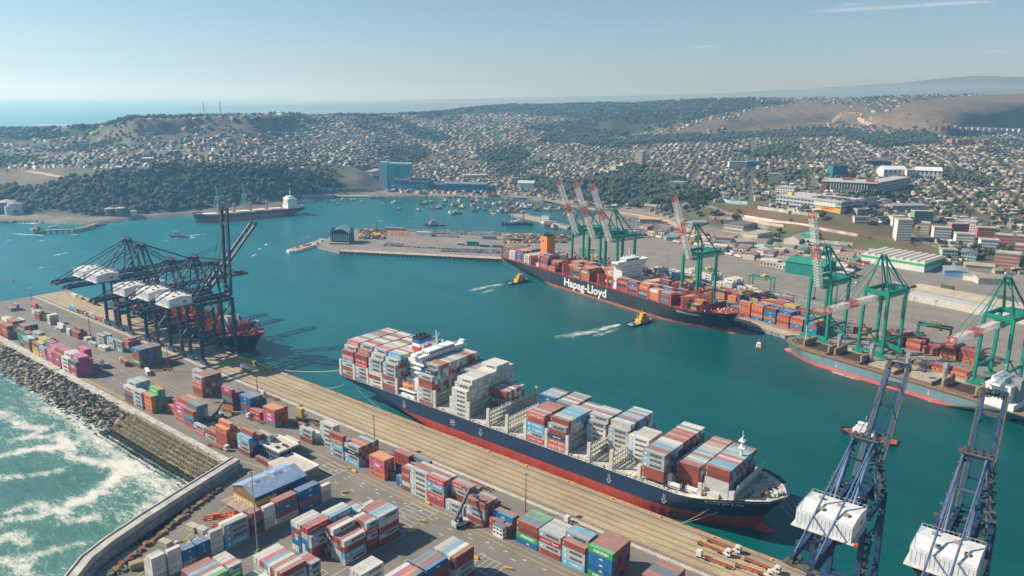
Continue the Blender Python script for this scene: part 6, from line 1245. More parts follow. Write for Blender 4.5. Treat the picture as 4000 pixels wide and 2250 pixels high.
    for i, (x, y, a) in enumerate(((-318, 176, 1.2), (-313, 178, 1.3), (-315, 171, .9), (-308, 168, 1.5), (-325, 172, 1.0), (-321, 181, 1.15), (-306, 174, 1.5))):
        m = MB(); m.beam((-6, -1, .9), (6, -1, .9), .5, .7); m.beam((-6, 1, .9), (6, 1, .9), .5, .7); [m.beam((q, -1.3, .9), (q, 1.3, .9), .5, .6) for q in (-6, -2, 0, 2, 6)]; m.cbox(0, 0, 1.2, 2.6, 1.8, 1.1)
        o = m.build('spreader_frame', mat('orange_red_frame', (.62, .13, .05), rough=.6, var=.25, scale=.8)); o.location = (x, y, .1); o.rotation_euler.z = a; tag(o, 'orange red lifting frame, %s' % ['centre of the pile by the blue shed', 'topmost beside the green tank', 'nearest the grey star containers', 'lying alone towards the containers', 'outermost by the road', 'long one pointing at the shed', 'behind the star containers'][i], 'lifting frame', 'lifting frames laid up beside the blue shed')
    m = MB(); m.tube((0, 0, 0), (0, 0, 2.2), 1.6, 12); o = m.build('green_tank', mat('tank_green', (.02, .25, .14))); o.location = (-306.5, 181, 0); tag(o, 'round green tank among the orange lifting frames', 'tank')
    for i, (x, y, a, c, l, L) in enumerate(((-323, 159, .1, (.42, .40, .33), 'pale cream site box beside the road, inland of the four grey boxes', 6), (-317, 160.5, .1, (.45, .42, .36), 'smaller cream site box next to the heap of scrap', 5), (-320, 144, .2, (.40, .37, .28), 'cream flat roofed site cabin by the service road', 6), (-313, 132, 1.35, (.30, .24, .12), 'long ochre trailer body beside the service road', 14))):
        m = MB(); m.box(-L/2, -1.6, .3, L/2, 1.6, 3); m.box(-L/2-.1, -1.7, 3, L/2+.1, 1.7, 3.15); [m.box(-L/2+.6+q*1.4, -1.66, .5, -L/2+.8+q*1.4, -1.6, 2.9) for q in range(int(L/1.4))]; o = m.build('site_cabin', mat('cabin_paint', src='obj', var=.15)); o.location = (x, y, 0); o.rotation_euler.z = a; o.color = (*c, 1); tag(o, l, 'site cabin')
    m = MB()
    for i in range(90): m.cbox(r.gauss(-311, 3.2), r.gauss(152, 3.4), 0, r.uniform(.4, 1.8), r.uniform(.4, 1.8), r.uniform(.3, 1.5), r.choice([0, 1, 2]))
    for i in range(60): m.cbox(-318+i*.12+r.gauss(0, 1.2), 118+i*.45, 0, r.uniform(.4, 2.2), r.uniform(.4, 2), r.uniform(.3, 1.2), r.choice([1, 2, 2]))
    tag(m.build('scrap_heap', [WFRAME, mat('yellow_green_scrap', (.28, .24, .05)), GREYD]), 'heap of pale and ochre scrap between service road and stacked containers', 'scrap', kind='stuff')
    m = MB()
    for i in range(150):
        t = r.random(); x, y = -350+(t*34)+r.uniform(-1, 1)*1.2, 188-t*72; m.cbox(x, y, 0, r.uniform(.8, 3), r.uniform(.6, 2), r.uniform(.4, 1.7), r.choice([0, 0, 1, 1, 2]))
    tag(m.build('wall_scrap', [mat('ochre_weeds', (.22, .19, .04), var=.3), GREYD, mat('dark_red_scrap', (.25, .05, .03))]), 'strip of weeds and rusty scrap along the foot of the sea wall', 'scrap', kind='stuff')
near_buildings()

TRM = mat('vehicle_paint', src='obj', rough=.4, var=.05)
def chassis_truck(loc, rz, label, load=None, cab=(.65, .65, .62), cabin=True):
    R_ = empty('terminal_truck', loc, rz, label, 'truck', 'trucks and trailers on the near terminal'); m = MB()
    [m.beam((-9.5, y, 1.1), (3, y, 1.1), .3, .4) for y in (-.6, .6)]; [m.beam((x, -1.2, 1.1), (x, 1.2, 1.1), .3, .3) for x in (-9.3, -6, -3, 0, 2.8)]; m.build('trailer_frame', mat('rusty_orange_frame', (.38, .10, .04), rough=.8, var=.3, scale=.7), R_)
    m = MB(); [m.tube((x, y, .5), (x, y+.35, .5), .5, 8) for x in (-8.6, -7.4, 1.4, 2.6, 6.2) for y in (-1.2, .85)]; m.build('wheel', TYRE, R_)
    if cabin:
        m = MB(); m.box(2.6, -.6, .7, 6.8, .6, 1.1); m.box(4.6, -1.2, .8, 7.0, 1.2, 3.4); m.box(4.7, -1.1, 3.4, 6.4, 1.1, 3.6); c = m.build('cab', TRM, R_); c.color = (*cab, 1); m = MB(); m.box(6.98, -1.05, 2.1, 7.06, 1.05, 3.1); m.box(5.5, -1.24, 2.1, 6.8, -1.18, 3.0); m.build('windscreen', GLASS, c)
    if load:
        me, dm = cont_mesh(12.19, 2.9); o = link('carried_container', me, R_); o.location = (-9.3, -1.22, 1.35); o.color = (*CC[load], 1)
    return R_
def vehicles():
    V = [((2060, 2166), (2125, 2200), None, 'empty trailer truck at the kerb behind the pale roofed block'), ((2300, 2200), (2230, 2165), None, 'trailer truck behind the stepped block at the kerb')]
    def put(p, q, label, **k):
        a, b = at(*p), at(*q); c = (a+b)/2; chassis_truck((c.x, c.y, .14 if c.y > 281 else 0), ang(a, b), label, **k)
    put((2860, 2225), (2700, 2165), 'bare trailer truck with white cab leading the group on the beige quay'); put((2730, 2125), (2870, 2185), 'bare orange trailer with white cab, second of the quay group'); put((2770, 2115), (2905, 2170), 'bare orange trailer with white cab nearest the ship bow')
    put((2915, 2190), (3060, 2250), 'bare orange trailer near the crane, closer to the water'); put((2880, 2215), (3030, 2265), 'bare orange trailer near the crane, closer to the yard'); put((2330, 2090), (2180, 2025), 'white cab truck beside the kerb next to the green striped block')
    put((1030, 1655), (960, 1630), 'bare trailer truck beside the bright red container pair'); put((1245, 1665), (1178, 1632), 'white cab truck with bare trailer near the white reefer tower'); put((925, 1625), (850, 1590), 'bare orange trailer beside the reach stacker, middle of the yard', cabin=False)
    put((1075, 1560), (1030, 1545), 'trailer at the kerb behind the deep blue block'); put((500, 1435), (468, 1405), 'truck carrying a rust container, left of the seven wide block', load='r'); put((820, 1740), (900, 1765), 'long flat trailer lorry with white cab below the orange stepped tower', load=None)
    put((278, 1210), (305, 1222), 'truck carrying a sky blue container on the far quay', load='b'); put((310, 1222), (345, 1238), 'truck carrying a rust container on the far quay', load='r'); put((348, 1236), (380, 1250), 'truck carrying a grey container on the far quay', load='M'); put((385, 1250), (410, 1260), 'truck carrying a salmon container on the far quay', load='k')
    put((945, 1438), (1000, 1460), 'white loaded truck on the quay right of the blue cranes', load='W'); put((620, 1410), (700, 1440), 'dark trailer row beside the seven wide block', cabin=False); put((590, 1455), (680, 1440), 'flat rusty trailer under the seven wide block mast', cabin=False); put((1850, 1890), (1925, 1920), 'rusty flat trailer behind the block topped by bright red', cabin=False)
    for i, ((px, py), a, l) in enumerate((((398, 1432), .55, 'white bus between the great magenta block and the rust truck'), ((578, 1460), .3, 'white bus with dark windows below the seven wide block'))):
        p = at(px, py); R_ = empty('bus', (p.x, p.y, 0), -a+pi*.0, l, 'bus'); m = MB(); m.box(-5.5, -1.25, .5, 5.5, 1.25, 3.2); m.box(-5.3, -1.1, 3.2, 5.3, 1.1, 3.35); m.build('body', WPAINT, R_); m = MB(); m.box(-5.2, -1.3, 1.7, 5.2, -1.25, 2.7); m.box(-5.2, 1.25, 1.7, 5.2, 1.3, 2.7); m.box(5.5, -1.1, 1.5, 5.56, 1.1, 2.9); m.build('window', GLASS, R_)
        m = MB(); [m.tube((x, y, .5), (x, y+.3, .5), .5, 8) for x in (-3.6, 3.4) for y in (-1.28, 1.0)]; m.build('wheel', TYRE, R_)
    # reach stackers
    def stacker(loc, rz, up, label, blen=14, armc=None):
        R_ = empty('reach_stacker', loc, rz, label, 'reach stacker'); m = MB(); m.box(-4.5, -1.9, 1.0, 3.6, 1.9, 2.4); m.box(-4.6, -1.8, 2.4, -1.8, 1.8, 3.2); m.build('chassis', mat('pale_grey_machine', (.45, .48, .45)), R_)
        m = MB(); m.box(-1.6, -.8, 2.4, .4, .8, 4.4); m.build('cab', [GLASS], R_); m = MB(); [m.tube((x, y, .9), (x, y+.8, .9), .9, 10) for x in (-3.4, 2.9) for y in (-2.3, 1.5)]; m.build('wheel', TYRE, R_)
        e = Vector((-3.6+blen*cos(up), 0, 3.6+blen*sin(up))); m = MB(); m.beam((-3.8, 0, 3.6), e, 1.0, 1.3); m.beam((0, 0, 2.2), (-3.6+blen*.45*cos(up), 0, 3.2+blen*.45*sin(up)), .4); m.build('boom', armc or mat('dark_grey_boom', (.10, .12, .14)), R_)
        m = MB(); m.beam(e, e-Vector((0, 0, 2)), .8); m.beam(e+Vector((0, -6, -2.2)), e+Vector((0, 6, -2.2)), .8, .6); [m.beam(e+Vector((-1, y, -2.2)), e+Vector((1, y, -2.2)), .5) for y in (-6, 6)]; m.build('spreader', GREYD, R_)
    p = at(1820, 2060); stacker((p.x-3, p.y, 0), radians(78), radians(58), 'white reach stacker with long dark boom raised against the front container row', 17)
    p = at(850, 1632); stacker((p.x, p.y, 0), radians(120), radians(20), 'green grey reach stacker in the open yard beside the magenta topped block'); p = at(810, 1668); stacker((p.x, p.y, 0), radians(200), radians(20), 'black reach stacker half hidden behind the slate and blue block', 12, BLACK)
    # hatch cover pontoons and yellow boxes along the quay edge
    for i, (px, py, w_, c, l) in enumerate(((292, 1158, 11, 'w', 'cream low box at the far end of the quay edge'), (315, 1168, 9, 'y', 'yellow low box beside the cream one on the quay edge'), (350, 1182, 11, 'y', 'yellow low box second from the far cranes'), (375, 1192, 10, 'y', 'yellow low box right before the far crane leg'), (825, 1355, 12, 'y', 'yellow low box under the crane row near the red ship bow'), (950, 1408, 14, 'y', 'long yellow low box beside the red ship bow'), (985, 1420, 10, 'y', 'yellow low box next to the long one at the quay edge'), (1040, 1443, 14, 'y', 'large ochre box at the quay edge past the red ship'))):
        p = at(px, py); m = MB(); m.box(-w_/2, -1.4, .1, w_/2, 1.4, 2.4); [m.box(-w_/2+.5+q*1.6, -1.48, .3, -w_/2+.7+q*1.6, -1.4, 2.3) for q in range(int(w_/1.6))]; m.box(-w_/2+.3, -1.1, 2.4, w_/2-.3, 1.1, 2.5); o = m.build('yellow_box', mat('box_paint', src='obj', var=.15)); o.location = (p.x, p.y, .12); o.color = (*(CC['y'] if c == 'y' else (.6, .58, .5)), 1); tag(o, l, 'box')
    for i, (x, y) in enumerate(((-255.5, 248.0), (-245, 234), (-243, 225), (-205, 228), (-188, 231), (-296, 228), (-311, 246.5), (-316, 246.5), (-196, 214))):
        m = MB(); m.box(-1.6, -.4, 0, 1.6, .4, 1.0); m.box(-1.5, -.2, 1.0, 1.5, .2, 1.15); o = m.build('yellow_barrier', YELP); o.location = (x, y, .01); o.rotation_euler.z = (i % 3)*.5; tag(o, 'yellow concrete barrier, %s' % ['at the foot of the red lettered stack', 'on the hatched bay right of the cluster', 'further along the hatched bay', 'beside the bottom hatched bay', 'right of the bottom blocks', 'in the bay behind the blue stack', 'beside the orange block, left one', 'beside the orange block, far left one', 'between the bottom blocks'][i], 'barrier', 'yellow barriers in the near yard')
    for i, (pts, l) in enumerate((([(1333, 1447), (1110, 1447)], 'pale double stern line running left over the water'), ([(1345, 1500), (1275, 1515)], 'stern line down to the quay edge'), ([(1388, 1512), (1488, 1596)], 'aft spring line leading down to the beige quay'), ([(2810, 1958), (2660, 2044)], 'upper bow line to the yellow bollard'), ([(2900, 1955), (2662, 2046)], 'lower bow line to the yellow bollard'),
                                    ([(3040, 1955), (3140, 2060)], 'first of the head lines under the bow'), ([(3062, 1952), (3160, 2045)], 'second of the head lines under the bow'), ([(3085, 1945), (3175, 2030)], 'third of the head lines under the bow'))):
        z0 = 12 if i < 5 else 15; a = at(*pts[0], z0); e = at(*pts[1], 1.0 if i not in (0,) else 1.0); m = MB(); n = 8
        for dy in ((0, .8) if i in (0,) else (0,)):
            P = [a.lerp(e, q/n)+Vector((0, dy, -1.2*sin(pi*q/n))) for q in range(n+1)]; [m.tube(P[q], P[q+1], .13, 5) for q in range(n)]
        tag(m.build('mooring_rope', ROPE), l, 'rope')
vehicles()
# ---------------------------------------------------------------- opposite port, pier and shore
LANDMARKS = [('the white shopping centre', (3290, 820)), ('the long hospital block', (3390, 740)), ('the green striped warehouse', (3500, 1060)), ('the red and white flats', (3850, 950)), ('the white office block', (3540, 930)), ('the tan tower block', (2505, 650)),
             ('the wooded slope above the cranes', (2420, 740)), ('the white school halls', (3560, 690)), ('the bare brown slope', (3150, 900)), ('the small teal cube building', (3280, 690)), ('the right edge road', (3900, 820)), ('the green striped flats', (3010, 715)), ('the long grey port warehouse', (3750, 1180)), ('the white and blue pair', (2880, 655))]
def rank_labels(objs, fmt, lms=LANDMARKS):
    "objs: list of (object, position, words). Label by look and by rank of nearness to a landmark"
    g = {}
    L = [(n, pix_ground(*p)) for n, p in lms]
    for o, p, w in objs:
        k = min(range(len(L)), key=lambda i: (L[i][1]-Vector((p[0], p[1], 0))).length); g.setdefault((k, w), []).append((o, p))
    for (k, w), l in g.items():
        l.sort(key=lambda t: (L[k][1]-Vector((t[1][0], t[1][1], 0))).length)
        for i, (o, p) in enumerate(l): o['label'] = fmt % (w, ORDN[i]+'nearest to' if i else 'nearest to', L[k][0])
_pg = {}
def pix_ground(px, py):
    if (px, py) not in _pg:
        g = ground_at(px, py) or at(px, py); _pg[(px, py)] = Vector((g.x, g.y, 0))
    return _pg[(px, py)]
PORTY = asphalt('port_asphalt', (.20, .185, .165), (.26, .23, .19)); SAND = mat('sandy_ground', (.34, .28, .20), rough=1, var=.25, scale=.06, detail=6)
def strip(pts, w, name, m, z=.012, kind='structure', mb=None, dz=0.):
    b = mb or MB(); P = []
    for x, y in pts:
        g = ground_at(x, y); g0 = at(x, y, 0); P.append(g if g is not None and g.z > 1.5 else g0)
    Q = [P[0]]
    for a, c in zip(P, P[1:]):
        n = max(1, int((c-a).length/14)); Q += [a.lerp(c, i/n) for i in range(1, n+1)]
    V = []
    for i, p in enumerate(Q):
        d = (Q[min(i+1, len(Q)-1)]-Q[max(i-1, 0)]); d.z = 0; d.normalize(); n = Vector((-d.y, d.x, 0))
        for s in (-w/2, 0, w/2): q = p+n*s; V.append((q.x, q.y, max(ground(q.x, q.y)+.55, z)))
    b.add(V, [(i*3+k+0, i*3+k+1, i*3+k+4, i*3+k+3) for i in range(len(Q)-1) for k in range(2)])
    if mb is None: tag(b.build(name, m), kind=kind)
def build_port():
    P = [at(1240, 962), at(1324, 981), at(1957, 1011), qp(4, 45), qp(760, 45), qp(760, 330)]+[at(*q) for q in ((4100, 1130), (3600, 1040), (3200, 960), (2800, 880), (2600, 850), (2440, 815), (2330, 838), (2262, 862), (2290, 900), (2262, 925), (2200, 936), (2120, 914), (1612, 897), (1538, 895), (1400, 893), (1300, 915))]
    m = MB(); m.prism([(p.x, p.y) for p in P], -9, 0, 1, None, 0); tag(m.build('port_yard', [PORTY, CONCD]), kind='structure')
    m = MB(); q = [qp(4, 45.2), qp(760, 45.2), qp(760, 58), qp(4, 58)]; m.sheet([(p.x, p.y) for p in q], .008); q = [at(1330, 981.5), at(1957, 1012), at(1957, 1003), at(1340, 974)]; m.sheet([(p.x, p.y) for p in q], .008); tag(m.build('quay_edge', mat('warm_quay_concrete', (.42, .35, .25), var=.2, scale=.1)), kind='structure')
    m = MB()
    for a in range(300, 700, 9):
        for b_ in (60, 63.5, 71): p, q = qp(a, b_, .02), qp(a+6, b_, .02); m.beam(p, q, .5, .02)
    tag(m.build('road_markings', mat('orange_marks', (.55, .30, .12), var=.2)), kind='structure')
    m = MB()
    for a in range(8, 740, 7): p = qp(a, 45.6, -2.6); m.tube((p.x, p.y, -9), (p.x, p.y, -.4), .8, 6)
    tag(m.build('quay_piles', mat('dark_piles', (.05, .05, .045))), kind='structure')
    m = MB(); A, B_ = at(1330, 981), at(1957, 1011); n = 38
    for i in range(n): p = A.lerp(B_, i/n); d = (B_-A).normalized(); m.box(p.x-.9, p.y-1.6, -6, p.x+.9, p.y+.1, -.6)
    tag(m.build('pier_piles', mat('dark_piles', (.05, .05, .045))), kind='structure')
    # shore road, sandy ground, railway bend
    b = MB()
    for pts, w in (([(2100, 745), (2250, 775), (2450, 810), (2620, 850), (2760, 900), (2830, 950)], 12), ([(3410, 850), (3520, 900), (3640, 960), (3760, 1010), (3900, 1060)], 9), ([(3740, 730), (3850, 800), (3960, 880), (4080, 960)], 9), ([(2640, 800), (2900, 850), (3000, 900)], 7), ([(1480, 740), (1700, 755), (1900, 762), (2100, 775), (2260, 812)], 10), ([(1560, 610), (1680, 690), (1720, 710)], 8), ([(3560, 1010), (3700, 1060), (3850, 1100), (4020, 1150)], 9), ([(3000, 690), (3150, 720), (3300, 700), (3500, 720)], 7)):
        strip(pts, w, 'road', None, mb=b)
    tag(b.build('road', mat('grey_road', (.20, .19, .175), var=.15, scale=.1)), kind='structure')
    b = MB()
    for pts, w in (([(570, 455), (578, 480), (585, 500)], 8), ([(645, 455), (660, 490)], 7), ([(720, 520), (790, 500), (850, 478)], 7), ([(380, 620), (500, 617), (560, 590)], 8), ([(560, 590), (700, 588), (850, 592)], 16), ([(105, 670), (200, 688), (290, 700), (270, 716), (220, 710)], 8), ([(130, 628), (165, 655)], 8),
                   ([(3280, 445), (3330, 440), (3390, 480), (3420, 520)], 20), ([(3150, 480), (3290, 445)], 12), ([(3540, 420), (3490, 430)], 10), ([(750, 560), (790, 590)], 7), ([(950, 545), (1040, 570)], 6), ([(1170, 540), (1230, 575)], 7), ([(2190, 500), (2230, 540), (2250, 570)], 8), ([(1590, 560), (1640, 590)], 7)):
        strip(pts, w, 'dirt_road', None, mb=b)
    tag(b.build('dirt_road', mat('dirt_road', (.40, .27, .17), var=.15, scale=.1)), kind='structure')
    b = MB(); strip([(2400, 828), (2480, 838), (2600, 860), (2680, 895), (2740, 930)], 16, '', None, mb=b); tag(b.build('sandy_ground', mat('ochre_sand', (.52, .38, .22), var=.15, scale=.1)), kind='structure')
    b = MB(); strip([(1180, 768), (1300, 764), (1440, 764)], 10, '', None, mb=b); tag(b.build('beach', mat('beach_sand', (.46, .42, .36))), kind='structure')
    # painted retaining walls on the bare slope
    for i, (pts, h, c, l) in enumerate((([(2770, 855), (2900, 862), (3010, 885), (3060, 893)], 3, (.55, .42, .38), 'mural painted retaining wall curving along the green slope'), ([(2908, 856), (3030, 870), (3180, 890)], 3, (.60, .57, .50), 'whitewashed wall with dark letters across the brown slope'), ([(3180, 897), (3260, 912), (3350, 925)], 3, (.60, .57, .52), 'broken white wall lower on the brown slope'),
                                          ([(2960, 820), (3090, 838), (3200, 850)], 4, (.42, .45, .38), 'tan and mint parapet wall at the top of the brown slope'), ([(3100, 940), (3200, 950), (3330, 960)], 3, (.58, .55, .50), 'short white wall at the foot of the slope'), ([(2785, 775), (2850, 795), (2920, 800)], 4, (.30, .52, .58), 'pale blue wall above the slope near the trees'))):
        m = MB(); P = [ground_at(*p) or at(*p) for p in pts]; [m.beam(P[k]+Vector((0, 0, h/2)), P[k+1]+Vector((0, 0, h/2)), .6, h+2) for k in range(len(P)-1)]; tag(m.build('retaining_wall', mat('painted_wall_%d' % i, c, var=.3, scale=.12)), l, 'wall')
    # rocks of the shore
    r = random.Random(31); spots = []
    for pts, w, n in (([(1500, 766), (1700, 768), (1850, 769), (2000, 778), (2130, 797), (2260, 820)], 6, 520), ([(1990, 836), (2060, 838), (2110, 850)], 4, 90), ([(2110, 862), (2180, 872), (2230, 885)], 5, 110), ([(0, 866), (200, 862), (330, 852), (400, 864), (380, 880)], 9, 420), ([(2250, 826), (2262, 860), (2285, 890)], 6, 80), ([(1440, 772), (1500, 770)], 5, 60)):
        P = [at(x, y, -1.5) for x, y in pts]
        for i in range(n):
            t = r.random()*(len(P)-1); k = int(t); p = P[k].lerp(P[min(k+1, len(P)-1)], t-k); spots.append((p.x+r.gauss(0, w*.5), p.y+r.gauss(0, w*.5), -2.4+r.random()*1.8))
    T = [rock_tmpl(s, (1.9, 1.4, 1.2)) for s in range(20, 24)]; n = len(spots); C = [(.27, .24, .20), (.20, .18, .15), (.14, .12, .10), (.33, .30, .26)]
    tag(mass('shore_rocks', [(v, f, [0]*len(f)) for v, f in T], np.array(spots), np.array([r.uniform(0, 6) for _ in spots]), np.array([[r.uniform(.7, 1.5)]*3 for _ in spots]), np.array([[r.choice(C)] for _ in spots]), ROCKS), 'riprap rocks edging the fishing harbour and the far shore', 'rocks', kind='stuff')
    # mole with hut
    m = MB(); P = [at(x, y) for x, y in ((1995, 834), (2060, 832), (2115, 846), (2150, 858), (2230, 878), (2215, 888), (2140, 868), (2100, 858), (2040, 845), (1998, 840))]; m.prism([(p.x, p.y) for p in P], -5, -1.2); tag(m.build('mole', mat('pale_mole', (.34, .31, .26), var=.25, scale=.2)), 'low stone mole curving into the fishing harbour', 'mole')
    p = at(2133, 852); R_ = empty('harbour_hut', (p.x, p.y, -1.2), .3, 'white two storey hut with blue roof on the stone mole', 'hut'); m = MB(); m.box(-7, -4, 0, 7, 4, 6); m.build('wall', WPAINT, R_); m = MB(); m.box(-7.3, -4.3, 6, 7.3, 4.3, 6.4); m.build('roof', mat('blue_roof', (.10, .25, .42)), R_)
    # left jetty
    J = [at(136, 898, 1), at(175, 901, 1), at(290, 896, 1), at(330, 888, 1), at(375, 873, 1)]; R_ = empty('jetty', (0, 0, 0), 0, 'brown piled loading jetty off the rocky left shore', 'jetty'); m = MB(); [m.beam(J[i], J[i+1], 7, 1.2) for i in range(4)]; m.build('deck', mat('brown_jetty', (.28, .20, .13), var=.2), R_)
    for i in range(4):
        for k in range(5): p = J[i].lerp(J[i+1], k/5); m = MB(); m.tube((p.x, p.y, -8), (p.x, p.y, .5), .9, 6); m.build('pile', mat('dark_piles', (.05, .05, .045)), R_)
    m = MB(); p = J[0]; m.cbox(p.x, p.y, .5, 12, 10, 3); m.cbox(p.x+8, p.y+2, .5, 5, 5, 7); m.build('jetty_head', mat('brown_jetty', (.28, .20, .13)), R_)
    m = MB(); p, q = at(190, 893, 1), at(240, 893, 1); m.box(p.x-3, min(p.y, q.y), 1.5, p.x+3, max(p.y, q.y), 4); m.build('shed', mat('grey_shed', (.3, .32, .33)), R_)
    # tanks and silos under the cliff
    for px, py, rr, h, c, l in ((33, 831, 15, 20, (.10, .13, .14), 'large dark storage tank at the left edge below the cliff'), (36, 838, 5.5, 15, (.55, .56, .55), 'slim white tank in front of the large dark tank'), (55, 836, 8, 19, (.55, .56, .55), 'white storage tank right of the large dark tank'), (74, 834, 7, 18, (.55, .56, .55), 'white storage tank, third of the white trio'),
                                 (432, 842, 8.5, 13, (.07, .10, .10), 'dark round tank with pale dome, left one of the pair'), (474, 842, 8.5, 14, (.07, .10, .10), 'dark round tank with pale dome, right one of the pair'), (354, 840, 5.5, 9, (.55, .56, .55), 'small white tank left of the dark domed pair'), (524, 840, 5.5, 8.5, (.55, .56, .55), 'small white tank right of the dark domed pair')):
        p = at(px, py, 3); R_ = empty('storage_tank', (p.x, p.y, 2), 0, l, 'tank'); m = MB(); m.tube((0, 0, 0), (0, 0, h), rr, 20); m.build('shell', mat('tank_%s' % ('dark' if c[0] < .2 else 'white'), c, var=.12), R_); m = MB(); m.tube((0, 0, h), (0, 0, h+rr*.28), rr*1.01, 20, r2=.5); m.build('dome', mat('tank_dome', (.36, .37, .34)), R_)
    for px, py, w, h, l in ((728, 805, 20, 24, 'tall pale grain silo block beside the far bulk carrier'), (772, 795, 16, 24, 'second grain silo block behind the far bulk carrier')):
        p = at(px, py, 3); R_ = empty('silo', (p.x, p.y, 2), .6, l, 'silo'); m = MB(); [m.tube((x, y, 0), (x, y, h), w*.26, 12) for x in (-w/4, w/4) for y in (-w/4, w/4)]; m.build('cylinder', mat('silo_concrete', (.30, .36, .38)), R_); m = MB(); m.cbox(0, 0, h, w*.9, w*.5, 4); m.build('head_house', mat('silo_head', (.34, .42, .46)), R_)
    for px, py, hh, l in ((853, 822, 44, 'pale teal portal crane left, behind the far bulk carrier'), (958, 812, 46, 'pale teal portal crane right, behind the far bulk carrier')):
        p = at(px, py, 3); R_ = empty('portal_crane', (p.x, p.y, 2), .5, l, 'harbour crane'); tm = mat('pale_teal', (.16, .38, .42)); m = MB(); [m.beam((x, y, 0), (x*.4, y*.4, 20), 1.2) for x in (-6, 6) for y in (-6, 6)]; m.build('portal', tm, R_); m = MB(); m.cbox(0, 0, 20, 8, 6, 5); m.beam((0, 0, 25), (-3, 0, hh), 1.4); m.beam((3, 0, 25), (-3, 0, hh), .9); m.build('tower', tm, R_)
        m = MB(); m.beam((-3, 0, hh), (9, 6, hh-18), 1); m.beam((2, 0, 24), (9, 6, hh-18), 1.1); m.build('jib', tm, R_)
build_port()

# ---------------------------------------------------------------- larger buildings
def up_at(px, py):
    g = ground_at(px, py); return g if g is not None and g.z > .8 else at(px, py, 0)
BPOLY = []
WALLM = mat('building_wall', src='obj', rough=.85, var=.08, scale=.15); ROOFM = mat('building_roof', src='obj', rough=.9, var=.12, scale=.15); WINM = mat('window_glass', (.05, .07, .09), rough=.25, var=.1, scale=.5)
def bld(p0, p1, depth, h, label, wall, roof=(.42, .41, .38), rows=3, cols=8, cat='building', name='building', gable=0, band=None, side=True, w=.62, hh=.5, port=False, extra=None, group=None):
    a, b = (at(*p0), at(*p1)) if port else (up_at(*p0), up_at(*p1)); z = min(a.z, b.z); d = Vector((b.x-a.x, b.y-a.y, 0)); L = d.length; rz = atan2(d.y, d.x); n = Vector((-d.y, d.x, 0)).normalized()
    BPOLY.append([(a.x-n.x*5-d.x*.03, a.y-n.y*5-d.y*.03), (b.x-n.x*5+d.x*.03, b.y-n.y*5+d.y*.03), (b.x+n.x*(depth+4), b.y+n.y*(depth+4)), (a.x+n.x*(depth+4), a.y+n.y*(depth+4))])
    R_ = empty(name, (a.x, a.y, z), rz, label, cat, group); base = -6 if not port else 0
    m = MB(); m.box(0, 0, base, L, depth, h); o = m.build('wall', WALLM, R_); o.color = (*wall, 1)
    m = MB()
    if gable: m.gable(0, 0, L, depth, h+.02, gable, 0, ov=1)
    else: m.box(-.5, -.5, h, L+.5, depth+.5, h+.5); [m.box(*q) for q in ((-.5, -.5, h+.5, L+.5, 0, h+1.3), (L, 0, h+.5, L+.5, depth+.5, h+1.3), (-.5, 0, h+.5, 0, depth+.5, h+1.3), (0, depth, h+.5, L, depth+.5, h+1.3))]
    o = m.build('roof', ROOFM, R_); o.color = (*roof, 1)
    if gable:
        m = MB(); 
        if L >= depth: m.add([(0, 0, h), (0, depth, h), (0, depth/2, h+gable), (L, 0, h), (L, depth, h), (L, depth/2, h+gable)], [(0, 2, 1), (3, 4, 5)])
        else: m.add([(0, 0, h), (L, 0, h), (L/2, 0, h+gable), (0, depth, h), (L, depth, h), (L/2, depth, h+gable)], [(0, 1, 2), (3, 5, 4)])
        o = m.build('gable_wall', WALLM, R_); o.color = (*wall, 1)
    if rows:
        fh = h/rows
        for i in range(rows):    # one row of panes per storey
            m = MB(); win_face(m, (0, 0), (L, 0), i*fh, (i+1)*fh, 1, cols, 0, w, hh)
            if side: win_face(m, (L, 0), (L, depth), i*fh, (i+1)*fh, 1, max(2, int(cols*depth/L)), 0, w, hh)
            m.build('window', WINM, R_)
    if band: m = MB(); m.box(-.2, -.25, band[0], L+.2, 0, band[1]); m.box(L, -.25, band[0], L+.25, depth, band[1]); o = m.build('band', WALLM, R_); o.color = (*band[2], 1)
    if extra: extra(R_, L, depth, h)
    return R_
FF = lambda x, y: (2400+.6211*x, 300+.6211*y)
RR = lambda x, y: (2900+.42785*x, 750+.42785*y)
HH = lambda x, y: (1900+.42785*x, 700+.42785*y)
ZZ = lambda x, y: (3000+.4811*x, 640+.4811*y)
CR, WHI, TAN, RED_, GRY = (.50, .45, .36), (.66, .65, .62), (.52, .42, .28), (.42, .13, .09), (.30, .31, .31)
bld(FF(125, 570), FF(172, 570), 24, 36, 'tall tan tower block standing above the town', TAN, rows=11, cols=6, name='tower_block')
bld(FF(5, 612), FF(52, 605), 16, 16, 'tan slab of flats, front one left of the tower block', TAN, rows=5, cols=5, name='apartment_block'); bld(FF(52, 592), FF(92, 588), 16, 16, 'tan slab of flats, middle one beside the tower block', TAN, rows=5, cols=5, name='apartment_block'); bld(FF(95, 582), FF(136, 580), 14, 15, 'tan slab of flats directly behind the tower block', TAN, rows=5, cols=5, name='apartment_block'); bld((2375, 695), (2420, 690), 18, 14, 'tan slab of flats at the left end of the row', TAN, rows=4, cols=5, name='apartment_block')
bld(FF(720, 582), FF(828, 580), 20, 15, 'white block with dark windows next to the blue hall', WHI, rows=4, cols=10); bld(FF(830, 570), FF(925, 562), 24, 11, 'blue hall beside the white block', (.08, .22, .40), (.10, .26, .42), rows=0)
